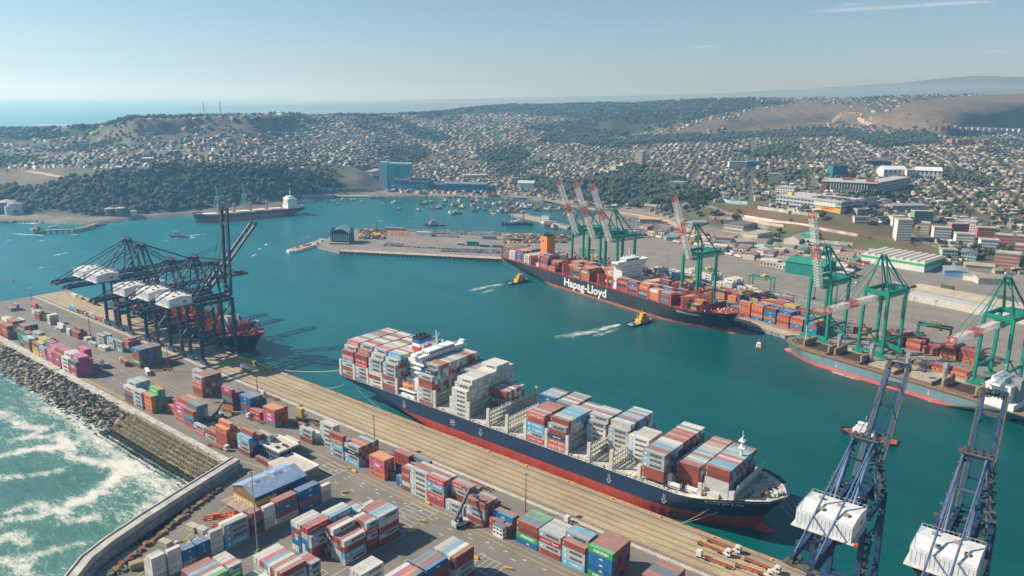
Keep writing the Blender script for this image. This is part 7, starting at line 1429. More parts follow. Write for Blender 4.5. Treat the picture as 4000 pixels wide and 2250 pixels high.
bld(ZZ(935, 112), ZZ(1120, 118), 30, 17, 'white school hall with pale hipped roof, left wing', WHI, (.62, .66, .68), rows=2, cols=5, gable=6, hh=.7, w=.35); bld(ZZ(1195, 122), ZZ(1405, 132), 30, 17, 'white school hall with pale hipped roof, right wing', WHI, (.62, .66, .68), rows=2, cols=6, gable=6, hh=.7, w=.35); bld(ZZ(1122, 124), ZZ(1192, 126), 26, 17, 'white link block between the two school halls', WHI, rows=3, cols=3)
bld(ZZ(522, 102), ZZ(640, 104), 26, 20, 'small teal cube building with dark sides', (.02, .16, .17), (.05, .08, .09), rows=0)
def hosp(R_, L, D, h):
    for x, y, w_, d_, hh in ((-4, -1, 9, D*.5, h+1), (L*.80, D*.2, L*.16, 14, h+5), (L*.35, D*.55, L*.2, 12, h+4)): m = MB(); m.box(x, y, -2, x+w_, y+d_, hh); o = m.build('red_block', WALLM, R_); o.color = (.30, .09, .05, 1)
    m = MB()
    for i in range(14): x = 10+(L-20)*i/14; m.box(x, -.9, 2, x+1.2, -.1, h-2)
    o = m.build('fins', WALLM, R_); o.color = (.66, .66, .63, 1); m = MB(); m.box(-3, -2, h-.4, L+2, 2, h+1.4); o = m.build('eaves', WALLM, R_); o.color = (.68, .67, .64, 1)
bld(ZZ(450, 222), ZZ(870, 262), 55, 21, 'long hospital block with white frame, dark front and rust red ends', (.10, .13, .13), (.40, .42, .42), rows=4, cols=24, extra=hosp)
bld(ZZ(880, 258), ZZ(1140, 200), 30, 20, 'grey rear wing of the hospital running uphill to the right', (.36, .38, .38), rows=4, cols=12, side=False)
bld(ZZ(0, 180), ZZ(88, 178), 16, 22, 'green striped slab of flats above the slope', (.30, .34, .22), rows=6, cols=5, name='apartment_block')
bld(ZZ(790, 22), ZZ(1000, 24), 24, 11, 'dark flat roofed hall on the hill behind the school', (.05, .08, .10), (.09, .11, .12), rows=0)
def mall(R_, L, D, h):
    m = MB(); m.box(L*.62, -.3, 0, L+.3, -.02, h*.45); m.box(L, -.3, 0, L+.3, D*.25, h*.45); o = m.build('yellow_front', WALLM, R_); o.color = (.62, .40, .02, 1)
    v, f = text_geo('TOTTUS', 5.0, .15) if False else text_geo('JUMBO', 5.0, .2); m = MB(); m.add([(L*.80+x*1.3, -.4, h*.33+y*.8) for x, y, z in v], f); m.build('lettering', REDP, R_)
    m = MB(); m.box(L*.60, -.6, h*.52, L*.93, -.02, h*.86); o = m.build('sign_board', WALLM, R_); o.color = (.60, .62, .50, 1)
    m = MB(); m.box(L*.1, D*.25, h+.5, L*.16, D*.35, h+4); o = m.build('roof_box', WALLM, R_); o.color = (.62, .44, .05, 1)
R_ = bld(ZZ(62, 335), ZZ(586, 408), 62, 17, 'white shopping centre with yellow corner and cars on its roof', (.42, .46, .50), (.45, .44, .42), rows=3, cols=18, extra=mall, w=.8); MALL = R_
bld(ZZ(590, 405), ZZ(885, 330), 3, 15, 'grey side wall wing of the shopping centre', (.40, .43, .45), rows=0, side=False)
bld(ZZ(722, 425), ZZ(820, 420), 12, 9, 'grey house with pale upper floor below the shopping centre', GRY, rows=2, cols=5, name='house'); bld(ZZ(750, 395), ZZ(805, 398), 10, 7, 'bright red shop beside the grey house', (.50, .07, .05), (.45, .08, .06), rows=1, cols=3, name='shop')
bld(ZZ(1005, 385), ZZ(1270, 380), 22, 8, 'long grey roofed workshop right of the shopping centre', (.33, .33, .32), (.28, .30, .31), rows=0, gable=2.5, name='workshop'); bld(ZZ(700, 495), ZZ(815, 498), 14, 10, 'white house with brown roof by the slope road', CR, (.28, .24, .20), rows=2, cols=6, name='house')
for p0, p1, dep, h, l, wc, rws, cl in [(RR(1368, 318), RR(1480, 322), 16, 14, 'white slab of flats, uppermost, beside the green one', WHI, 4, 7), (RR(1560, 290), RR(1735, 290), 14, 17, 'green slab of flats with cream stairwell', (.20, .30, .18), 5, 9), (RR(1400, 450), RR(1530, 462), 20, 29, 'white office block with dark windows above the retaining wall', (.60, .60, .57), 8, 6),
                              (RR(1620, 385), RR(1700, 392), 18, 15, 'cream slab of flats behind the white office block', CR, 4, 5), (RR(1740, 428), RR(1900, 436), 16, 15, 'white slab of flats with pink balconies, front left', WHI, 4, 8), (RR(1900, 395), RR(2060, 400), 14, 15, 'red and white banded slab, left one', RED_, 4, 8),
                              (RR(1940, 488), RR(2110, 500), 16, 15, 'white slab of flats, middle of the front row', WHI, 4, 8), (RR(1935, 345), RR(2120, 372), 14, 14, 'plain white slab of flats behind the banded ones', WHI, 4, 8), (RR(2135, 430), RR(2300, 436), 14, 15, 'red and white banded slab, middle one', RED_, 4, 8), (RR(2165, 548), RR(2330, 560), 16, 15, 'white slab of flats, right of the front row', WHI, 4, 8),
                              (RR(2290, 505), RR(2450, 515), 14, 16, 'red and white banded slab, lower right one', RED_, 4, 8), (RR(2290, 685), RR(2520, 702), 16, 17, 'pink and cream slab of flats nearest the long grey warehouse', (.50, .27, .18), 4, 11), (RR(2470, 600), RR(2600, 610), 16, 15, 'pink slab of flats at the right edge, upper', (.50, .22, .15), 4, 7), (RR(2490, 460), RR(2620, 470), 14, 8, 'low rust red block at the right edge', RED_, 2, 6)]:
    bld(p0, p1, dep, h, l, wc, rows=rws, cols=cl, name='apartment_block')
for i in range(16):
    x = 1992+i*37; bld(FF(x, 343+i*.6), FF(x+24, 344+i*.6), 14, 15, '%s slab of the far row under the bare hill, %sfrom the left' % (['pink', 'tan', 'grey'][0 if i < 6 else 1 if i < 9 else 2], ORDN[i] or 'first '), ((.62, .36, .28), (.58, .48, .36), (.48, .50, .50))[0 if i < 6 else 1 if i < 9 else 2], rows=5, cols=4, name='apartment_block', group='far slabs below the bare hill')
for i in range(7):
    x = 2118+i*36; bld(FF(x, 424+i*.3), FF(x+26, 425+i*.3), 14, 15, '%s slab of the nearer far row, %sfrom the left' % (['red', 'yellow'][i % 3 == 2], ORDN[i] or 'first '), ((.62, .24, .17), (.66, .50, .22))[i % 3 == 2], rows=5, cols=4, name='apartment_block', group='nearer far slabs')
# blue fronted waterfront mall with tower
def sea_front():
    a, b = at(1527, 742, 3), at(1896, 752, 3); d = Vector((b.x-a.x, b.y-a.y, 0)); L = d.length; rz = atan2(d.y, d.x); n = Vector((-d.y, d.x, 0)).normalized(); BPOLY.append([(a.x-d.x*.12-n.x*5, a.y-d.y*.12-n.y*5), (b.x-n.x*5, b.y-n.y*5), (b.x+n.x*55, b.y+n.y*55), (a.x-d.x*.12+n.x*55, a.y-d.y*.12+n.y*55)])
    R_ = empty('waterfront_centre', (a.x, a.y, 2), rz, 'long waterfront building with blue patterned front and teal glass tower', 'building')
    bp = mat('blue_mosaic', (.05, .24, .42), rough=.5, var=.75, scale=.12, detail=2); tg = mat('teal_curtain_wall', (.01, .30, .30), rough=.3, var=.25, scale=.05); tc = mat('pale_blue_concrete', (.30, .42, .52), var=.05)
    m = MB(); m.box(0, 0, 3, L*.40, 45, 20); m.box(L*.58, 0, 3, L, 40, 17); m.build('patterned_wall', bp, R_); m = MB(); m.box(L*.40, 3, 0, L*.58, 40, 15); m.box(0, 2, -2, L, 40, 3); m.box(L*.60, -.3, 10, L*.99, 0, 14); m.build('glass_wall', mat('dark_teal_glass', (.02, .10, .13), rough=.3), R_)
    m = MB(); m.box(-1, -1, 20, L*.41, 46, 21); m.box(L*.57, -1, 17, L+1, 41, 18); m.box(L*.2, 6, 21, L*.38, 36, 26); m.build('roof', mat('blue_grey_roof', (.14, .19, .24)), R_)
    m = MB(); m.box(-26, 2, 0, -8, 24, 60); m.build('tower_slab', tc, R_); m = MB(); m.box(-8, 4, 28, 42, 26, 55); m.build('tower_glass', tg, R_); m = MB(); m.box(-8, 3, 55, 43, 27, 58); [m.box(-6+i*7, 4.5, 20, -4.6+i*7, 6, 28) for i in range(7)]; m.build('tower_frame', tc, R_)
sea_front()
# industrial zone at the foot of the slope and behind the cranes
o = qp(365, 256); R_ = empty('warehouse', (o.x, o.y, 0), _qa, 'very long port warehouse with sandy roof and pale wall behind the cranes', 'warehouse'); m = MB(); m.box(0, 0, 0, 330, 34, 12); m.build('wall', mat('pale_wall', (.50, .48, .43), var=.12), R_); BPOLY.append([(q.x, q.y) for q in (qp(355, 240), qp(720, 240), qp(720, 300), qp(355, 300))])
m = MB(); m.box(0, -.2, 8, 330, 0, 12); m.build('upper_cladding', mat('blue_grey_cladding', (.38, .42, .47), var=.08), R_); m = MB(); m.gable(0, 0, 330, 34, 12.02, 3.2, ov=.6); [m.box(x, 17, 14, x+12, 21, 18.2, 1) for x in (22, 75, 128, 186, 244, 300)]; m.build('roof', [mat('sandy_roof', (.42, .36, .26), var=.15, scale=.1), GREYD], R_)
bld(RR(385, 735), RR(735, 790), 40, 14, 'dark green port warehouse with small white windows', (.01, .20, .15), (.02, .24, .17), rows=0, port=True, name='warehouse', gable=3)
def vault(R_, L, D, h):
    m = MB(); m.box(-.3, -.35, h*.72, L+.3, -.05, h+.4); m.box(L+.05, -.35, h*.5, L+.35, D, h+.4); o = m.build('green_stripe', WALLM, R_); o.color = (.02, .42, .14, 1)
    for i in range(9):
        x0 = L*i/9+1; x1 = L*(i+1)/9-.5; n = 6; m = MB(); vs = []
        for k in range(n+1): t = pi*k/n; vs += [((x0+x1)/2-cos(t)*(x1-x0)/2, 2, h+.6+2.6*sin(t)), ((x0+x1)/2-cos(t)*(x1-x0)/2, D-2, h+.6+2.6*sin(t))]
        m.add(vs, [(2*k, 2*k+1, 2*k+3, 2*k+2)[::-1] for k in range(n)]+[tuple(range(0, 2*n+2, 2)), tuple(range(1, 2*n+2, 2))[::-1]]); m.build('roof_vault', mat('cream_vault', (.58, .56, .49), var=.08), R_)
bld(RR(1080, 640), RR(1655, 735), 62, 10, 'white warehouse with bright green stripe and vaulted cream roofs', (.62, .64, .62), (.58, .57, .52), rows=0, extra=vault, name='warehouse')
for p0, p1, dep, h, l, wc, rc, rw, cl, gb in [
 (HH(2165, 475), HH(2340, 500), 40, 12, 'cream concrete building with dark flat roof under the slope', CR, (.12, .13, .14), 2, 10, 0), (HH(2330, 545), HH(2470, 580), 30, 11, 'cream industrial hall next to the dark flat roof', CR, (.38, .33, .25), 2, 8, 0), (HH(2470, 585), HH(2600, 560), 24, 12, 'cream hall with tall dark openings near the slope foot', CR, (.36, .33, .27), 1, 6, 0),
 (HH(2080, 610), HH(2225, 618), 18, 12, 'white three storey office with dark window bands', WHI, (.46, .25, .20), 3, 6, 0), (HH(2235, 618), HH(2430, 612), 20, 7, 'low shed with tan pitched roof beside the white office', (.48, .46, .42), (.40, .33, .24), 0, 0, 3), (FF(1065, 1050), FF(1160, 1060), 40, 9, 'pale gabled shed at the foot of the brown slope', (.50, .47, .42), (.40, .34, .26), 0, 0, 5),
 (HH(1880, 430), HH(2010, 420), 18, 6, 'small grey shed with blue roof by the port road', (.30, .33, .36), (.26, .32, .40), 0, 0, 2), (HH(1640, 560), HH(1740, 560), 12, 5, 'small teal roofed shed among parked cars', GRY, (.14, .30, .30), 0, 0, 2), (HH(1425, 280), HH(1590, 285), 22, 8, 'old dark station shed below the wooded slope', (.16, .14, .12), (.28, .25, .21), 0, 0, 3),
 (HH(1400, 395), HH(1600, 400), 14, 6, 'long canopy building with yellow curved roof', CR, (.62, .38, .10), 1, 8, 2), (RR(185, 600), RR(280, 612), 16, 9, 'white and pink old house in the truck yard', (.58, .50, .45), (.30, .24, .20), 2, 6, 2), (RR(1840, 770), RR(2060, 790), 30, 7, 'grey roofed shop with blue base near the warehouse', (.10, .28, .50), (.24, .27, .29), 0, 0, 1.5), (RR(2010, 800), RR(2150, 820), 20, 6, 'white wall with red gate by the grey roofed shop', WHI, (.35, .33, .30), 0, 0, 0), (RR(2150, 840), RR(2400, 850), 26, 7, 'pale workshop with broken brown roof', (.50, .47, .42), (.30, .25, .19), 0, 0, 2),
 (RR(2030, 700), RR(2300, 720), 22, 5, 'long brown roofed workshop behind the green striped warehouse', (.40, .36, .30), (.36, .31, .24), 0, 0, 2), (RR(1990, 620), RR(2130, 632), 20, 9, 'pale blue house with dark roof behind the vaulted warehouse', (.35, .45, .52), (.16, .18, .20), 2, 5, 2), (RR(1820, 595), RR(1960, 600), 16, 8, 'mint and green house behind the vaulted warehouse', (.30, .50, .40), (.35, .33, .28), 2, 5, 0),
 (HH(285, 80), HH(430, 82), 30, 11, 'large white gabled hall by the shore road', (.56, .60, .62), (.46, .52, .55), 0, 0, 4), (HH(230, 50), HH(290, 50), 18, 14, 'pale blue grey block next to the white gabled hall', (.36, .42, .46), (.30, .34, .36), 3, 4, 0), (FF(340, 708), FF(432, 708), 22, 14, 'blue grey glass office among trees above the slope', (.16, .24, .28), (.24, .30, .32), 3, 6, 0), (HH(2870, 560), HH(3000, 560), 22, 8, 'green roofed bus depot in the truck yard', (.10, .35, .25), (.10, .38, .28), 0, 0, 0), (FF(1010, 735), FF(1130, 738), 20, 12, 'white stepped building left of the shopping centre', WHI, (.40, .40, .38), 3, 8, 0),
 ((1453, 690), (1500, 690), 24, 16, 'white block on the hillside left of the glass tower', WHI, (.4, .42, .42), 2, 5, 0), ((1810, 700), (1900, 697), 22, 9, 'orange and white hall behind the waterfront building', (.55, .30, .10), (.42, .40, .36), 0, 0, 2), ((1600, 600), (1740, 590), 5, 3, 'long pale wall on the hillside road', WHI, (.5, .48, .44), 0, 0, 0), ((560, 640), (600, 640), 14, 10, 'white house with grey roof above the left cliff', WHI, (.5, .5, .5), 2, 3, 2), ((448, 672), (500, 672), 16, 9, 'pale blue topped house on the left cliff edge', (.50, .56, .60), (.30, .45, .58), 2, 3, 2),
 ((480, 690), (545, 684), 14, 7, 'low white house with blue roof at the end of the cliff spur', WHI, (.40, .48, .55), 1, 4, 2), ((3150, 385), (3330, 384), 30, 12, 'long white shed on the far skyline', WHI, (.6, .6, .58), 0, 0, 3), ((3310, 382), (3360, 381), 30, 12, 'white hall further right on the skyline', WHI, (.6, .6, .58), 0, 0, 3), ((2980, 398), (3090, 396), 20, 8, 'pale long shed on the left part of the skyline', WHI, (.6, .6, .58), 0, 0, 2)]:
    bld(p0, p1, dep, h, l, wc, rc, rw, cl, gable=gb, name='shed' if not rw else 'building', cat='shed' if not rw else 'building')
# shacks and market stalls along the far beach, one thing each
r_ = random.Random(44)
for i in range(26):
    x = 1200+i*27 if i < 16 else 1990+(i-16)*26; y = 748+r_.uniform(-4, 4)+(0 if i < 16 else (i-16)*4.0-6+r_.uniform(-2, 6)); c = r_.choice([(.20, .30, .38), (.36, .36, .34), (.10, .26, .30), (.40, .12, .16), (.50, .48, .44), (.08, .14, .2)])
    bld((x, y), (x+18, y+1), 8, 4, 'low %s roofed beach hut, %sfrom the left along the %s' % ('blue' if c[2] > .3 else 'red' if c[0] == .40 else 'grey', ORDN[i if i < 16 else i-16] or 'first ', 'fishing beach' if i < 16 else 'harbour road'), (.40, .38, .34), c, rows=0, side=False, cat='hut', name='beach_hut', group='huts along the shore')
def blocked(x, y):
    for P in BPOLY:
        if in_poly(x, y, P): return True
    return False
def industrial():
    r = random.Random(55); L = []; P = [(2450, 905), (2800, 985), (3150, 1075), (3330, 1110), (3330, 1050), (3480, 1010), (3360, 985), (3180, 975), (2950, 945), (2750, 915), (2600, 885)]; n = 0
    while n < 62:
        x, y = r.uniform(2450, 3480), r.uniform(880, 1110)
        if not in_poly(x, y, P): continue
        p = at(x, y)
        if blocked(p.x, p.y): continue
        n += 1; w, d, h = r.uniform(9, 26), r.uniform(8, 18), r.uniform(3.5, 8); wn, wc = r.choice([('cream', CR), ('white', WHI), ('grey', GRY), ('tan', TAN)]); rn_, rc = r.choice([('pale', (.48, .46, .40)), ('grey', (.24, .25, .25)), ('brown', (.28, .21, .14)), ('teal', (.10, .26, .24)), ('rust', (.30, .13, .08))])
        R_ = empty('workshop', (p.x, p.y, 0), _qa+r.choice([0, pi/2])+.25, 'x', 'workshop', 'workshops in the flat ground behind the opposite terminal'); m = MB(); m.box(-w/2, -d/2, 0, w/2, d/2, h); o = m.build('wall', WALLM, R_); o.color = (*wc, 1)
        m = MB(); m.gable(-w/2, -d/2, w/2, d/2, h+.02, r.choice([.5, 1.8]), ov=.4); o = m.build('roof', ROOFM, R_); o.color = (*rc, 1); m = MB(); win_face(m, (-w/2, -d/2), (w/2, -d/2), .3, h*.8, 1, max(2, int(w/4)), 0, .5, .7); m.build('window', WINM, R_)
        L.append((R_, (p.x, p.y), '%s walled workshop with %s roof' % (wn, rn_))); q = [(p.x+a*w*.6, p.y+b*d*.7) for a, b in ((-1, -1), (1, -1), (1, 1), (-1, 1))]; BPOLY.append(q)
    rank_labels(L, '%s, %s %s', [('the green port warehouse', (3100, 1060)), ('the white three storey office', (2830, 960)), ('the fishing port car park', (2480, 890)), ('the green striped warehouse', (3400, 1050)), ('the cream industrial hall', (2930, 940))]); L = []
    TC = [('yellow', (.55, .36, .05)), ('white', WHI), ('red', (.42, .06, .04)), ('green', (.03, .28, .16)), ('blue', (.06, .16, .34)), ('orange', (.55, .18, .05))]; n = 0
    while n < 150:
        x, y = r.uniform(2500, 3480), r.uniform(900, 1110)
        if not in_poly(x, y, P): continue
        p = at(x, y)
        if blocked(p.x, p.y): continue
        n += 1; cn, c = r.choice(TC); R_ = empty('parked_lorry', (p.x, p.y, 0), _qa+r.choice([0, 0, pi/2, .3]), 'x', 'lorry', 'lorries parked behind the opposite terminal'); m = MB(); m.box(-5, -1.2, 1, 3, 1.2, 3.7); o = m.build('cargo_box', TRM, R_); o.color = (*c, 1); m = MB(); m.box(3.3, -1.2, .6, 5.4, 1.2, 3.2); o = m.build('cab', TRM, R_); o.color = (.6, .6, .58, 1); m = MB(); m.box(-5, -1, .3, 5, 1, 1); m.build('wheels', TYRE, R_); L.append((R_, (p.x, p.y), '%s lorry' % cn))
    rank_labels(L, '%s parked, %s %s', [('the green port warehouse', (3100, 1060)), ('the white three storey office', (2830, 960)), ('the fishing port car park', (2480, 890)), ('the green striped warehouse', (3400, 1050)), ('the cream industrial hall', (2930, 940))])
    for i, (a, b, n_) in enumerate(((150, 112, 4), (200, 112, 4), (300, 128, 5), (335, 112, 6), (262, 108, 4), (372, 96, 4))):
        R_ = empty('reefer_rack', (0, 0, 0), 0, 'grey steel lattice rack, %sfrom the left behind the green cranes' % (ORDN[i] or 'first '), 'rack', 'reefer racks on the opposite terminal'); R_.matrix_world = QM @ Matrix.Translation((a, b, 0)); m = MB()
        for q in range(n_):
            [m.beam((q*6, y, 0), (q*6, y, 15), .4) for y in (0, 2.4)]; [m.beam((0, y, 2.9*(q+1)), (n_*6, y, 2.9*(q+1)), .3) for y in (0, 2.4) if q < 5]
        m.build('lattice', mat('rack_steel', (.30, .31, .31)), R_)
industrial()
# car pier
def pier_things():
    a, b = at(1292, 952), at(1358, 953); d = (b-a); L = d.length*1.12; R_ = empty('pier_shed', (a.x, a.y, 0), ang(a, b), 'dark green shed with pale pitched roof at the end of the car pier', 'shed'); D = 27; m = MB(); m.box(0, 0, 0, L, D, 15); m.add([(0, 0, 15), (0, D, 15), (0, D/2, 23), (L, 0, 15), (L, D, 15), (L, D/2, 23)], [(0, 2, 1), (3, 4, 5)]); m.build('wall', mat('dark_green_sheet', (.01, .11, .10), var=.1), R_)
    m = MB(); m.gable(0, 0, L, D, 15.05, 8, ov=1); m.build('roof', mat('pale_sheet_roof', (.36, .40, .42), var=.06), R_); m = MB(); [m.box(1+q*L/9, -.15, 4, 1+q*L/9+1.4, -.02, 13) for q in range(9)]; m.build('window', mat('pale_green_panel', (.30, .45, .38)), R_); m = MB(); m.box(0, -6, 0, L, -.5, 2.5); m.build('loading_dock', mat('tan_dock', (.36, .28, .18)), R_)
    r = random.Random(14); m = MB()
    for i in range(190): p = at(r.uniform(1405, 1500), r.uniform(898, 935)); m.cbox(p.x, p.y, 0, r.uniform(1, 6), r.uniform(1, 6), r.uniform(.5, 3.2), r.choice([0, 0, 1, 2, 3]))
    for i in range(230): p = at(r.uniform(1970, 2230), r.uniform(918, 950)); m.cbox(p.x, p.y, 0, r.uniform(1, 7), r.uniform(1, 5), r.uniform(.5, 3), r.choice([0, 0, 1, 2, 3]))
    tag(m.build('pier_scrap', [GREYD, BRN, YELP, mat('dull_brown', (.16, .13, .10))]), 'jumble of machinery, timber and scrap on the car pier', 'scrap', kind='stuff')
    m = MB()
    for i in range(60): p = at(r.uniform(1530, 1600), r.uniform(908, 925)); q = p+Vector((r.uniform(-3, 3), r.uniform(-3, 3), r.uniform(1, 5))); m.beam(p, q, .5)
    tag(m.build('orange_gear_heap', ORANGE), 'heap of orange steel gear behind the pier shed', 'scrap', kind='stuff')
    p = at(1468, 905); R_ = empty('mobile_crane', (p.x, p.y, 0), 0, 'yellow mobile crane among the scrap on the pier', 'crane'); m = MB(); m.cbox(0, 0, 0, 8, 5, 4); m.build('carrier', GREYD, R_); m = MB(); m.beam((0, 0, 4), (3, 3, 17), 2); m.beam((3, 3, 17), (9, 6, 16), 1); m.build('boom', YELP, R_)
    for px, py, w_, h, c, l in ((1847, 960, 16, 6, (.01, .20, .16), 'green box hut in the middle of the pier'), (1894, 964, 12, 3, (.02, .18, .16), 'long low green box right of the green hut'), (1798, 958, 9, 3.4, (.30, .34, .38), 'small grey box left of the green hut'), (1912, 935, 20, 5, (.22, .25, .27), 'grey flat hut near the back of the pier'), (1655, 922, 22, 6, (.62, .62, .60), 'long white trailer box in the pier car rows'), (1945, 966, 14, 3, (.05, .2, .2), 'teal low box at the right end of the near cars'), (1540, 900, 30, 4, (.42, .18, .12), 'rust roofed long shed at the back corner of the pier'), (2012, 942, 16, 4, (.12, .15, .17), 'dark hut among the scrap right of the pier')):
        p = at(px, py); R_ = empty('pier_hut', (p.x, p.y, 0), .49, l, 'hut'); m = MB(); m.box(-w_/2, -2, 0, w_/2, 3, h); o = m.build('wall', WALLM, R_); o.color = (*c, 1); m = MB(); m.box(-w_/2-.3, -2.3, h, w_/2+.3, 3.3, h+.3); o = m.build('roof', ROOFM, R_); o.color = (c[0]*.8+.1, c[1]*.8+.1, c[2]*.8+.1, 1)
pier_things()
# cars: one body mesh, one glass mesh, one wheels mesh, shared
CARM = mat('car_paint', src='obj', rough=.35, var=0); CARC = [(.62, .62, .61), (.55, .56, .57), (.30, .32, .34), (.05, .05, .06), (.10, .13, .20), (.35, .04, .04), (.42, .44, .45), (.06, .14, .30)]; CARN = ['white', 'silver white', 'grey', 'black', 'dark blue', 'red', 'silver', 'blue']
def build_cars():
    m = MB(); m.prism([(-2.15, -.85), (1.9, -.85), (2.15, -.6), (2.15, .6), (1.9, .85), (-2.15, .85)], .3, .92); m.add([(-1.9, -.8, .92), (1.1, -.8, .92), (1.1, .8, .92), (-1.9, .8, .92), (-1.5, -.65, 1.45), (.3, -.65, 1.45), (.3, .65, 1.45), (-1.5, .65, 1.45)], [(4, 5, 6, 7)]); bm_ = bpy.data.meshes.new('body'); bm_.from_pydata(m.v, [], m.f); bm_.materials.append(CARM); body = (m.v, m.f)
    g = MB(); g.add([(-1.9, -.8, .921), (1.1, -.8, .921), (1.1, .8, .921), (-1.9, .8, .921), (-1.5, -.65, 1.44), (.3, -.65, 1.44), (.3, .65, 1.44), (-1.5, .65, 1.44)], [(0, 1, 5, 4), (1, 2, 6, 5), (2, 3, 7, 6), (3, 0, 4, 7)]); gm = bpy.data.meshes.new('windows'); gm.from_pydata(g.v, [], g.f); gm.materials.append(GLASS)
    w = MB(); [w.tube((x, y, .33), (x, y+.2, .33), .33, 8) for x in (-1.35, 1.3) for y in (-.9, .7)]; wm = bpy.data.meshes.new('wheels'); wm.from_pydata(w.v, [], w.f); wm.materials.append(TYRE)
    r = random.Random(77); spots = []
    def row(p0, p1, n, nm, skip=.05, hd=pi/2, gr=False):
        a, b = (up_at(*p0), up_at(*p1)) if gr else (at(*p0), at(*p1)); rz = ang(a, b)+hd
        for i in range(n):
            if r.random() > skip: p = a.lerp(b, (i+.5)/n); spots.append((p, rz+r.uniform(-.05, .05), nm, i))
    for k in range(4): row((1740+k*-6, 972+k*3.4), (1956, 979+k*3.4), 44, 'near pier car block, %srow' % ORDN[k])
    row((1497, 960), (1740, 972), 34, 'single row at the pier front edge'); row((1505, 951), (1575, 955), 14, 'short row left of the pier middle'); row((1500, 956), (1572, 959), 14, 'second short row left of the pier middle')
    for k in range(6): row((1545+k*25, 897+k*3.2), (1955, 908+k*2.4), 70-k*4, 'back pier rows, %srow' % ORDN[k], .12)
    row((1690, 918), (1790, 924), 26, 'dark row inside the pier, upper'); row((1690, 922), (1790, 928), 26, 'dark row inside the pier, lower')
    for k in range(11): row(HH(1180+k*18, 345+k*19), HH(1560+k*12, 385+k*14), 42, 'fishing port car park, %srow' % ORDN[k], .22)
    for k in range(5): row(HH(1560, 400+k*26), HH(1690, 420+k*26), 14, 'lower car park, %srow' % ORDN[k], .15)
    for k in range(5): row(RR(480+k*40, 560+k*22), RR(640+k*40, 590+k*22), 15, 'truck yard car rows, %srow' % ORDN[k], .3)
    row(RR(830, 625), RR(1010, 650), 12, 'cars before the white warehouse', .5); row(RR(0, 590), RR(170, 640), 14, 'cars by the bus depot', .3)
    for k in range(5):
        M = MALL.matrix_basis
        for i in range(26):
            if r.random() < .8: q = M @ Vector((52+i*2.9, 18+k*7, 18-.5)); spots.append((q, MALL.rotation_euler.z+pi/2, 'roof car park of the shopping centre, %srow' % ORDN[k], i))
    for pts, nm in (([(2330, 793), (2450, 812), (2620, 850)], 'harbour road'), ([(3430, 858), (3640, 960)], 'slope road'), ([(3600, 1020), (3900, 1110)], 'road behind the flats'), ([(1560, 748), (1900, 758)], 'waterfront road'), ([(3800, 770), (3980, 890)], 'right edge road')):
        for k in range(len(pts)-1): row(pts[k], pts[k+1], 16, 'cars on the %s, %sstretch' % (nm, ORDN[k]), .55, 0, True)
    vis = []
    for p, rz, nm, i in spots:
        px, py = pix(p)
        if -20 < px < 4020 and py > 300: vis.append((p, rz, nm, i, (p-Vector((0, 0, CAMZ))).length))
    vis.sort(key=lambda s: s[4]); rest = []
    for j, (p, rz, nm, i, d) in enumerate(vis):
        k = r.choice([0, 0, 0, 1, 1, 2, 3, 3, 4, 5, 6, 6, 7]); z = p.z+.02
        if j < 300:
            R_ = empty('parked_car', (p.x, p.y, z), rz, '%s car, %s in the %s' % (CARN[k], _ordw(i+1), nm), 'car', 'cars parked around the opposite port')
            o = link('body', bm_, R_); o.color = (*CARC[k], 1); link('windows', gm, R_); link('wheels', wm, R_)
        else: rest.append((p.x, p.y, z, rz, CARC[k]))
    v = body[0]+g.v; f = list(body[1])+[tuple(i+len(body[0]) for i in q) for q in g.f]; sl = [0]*len(body[1])+[1]*4
    tag(mass('distant_cars', [(v, f, sl)], np.array([q[:3] for q in rest]), np.array([q[3] for q in rest]), np.ones((len(rest), 3)), np.array([[q[4], (.03, .04, .05)] for q in rest]), mat('car_paint_mass', src='attr', rough=.35, var=0)), 'the further cars parked in rows on pier, port and roofs', 'cars', kind='stuff')
build_cars()

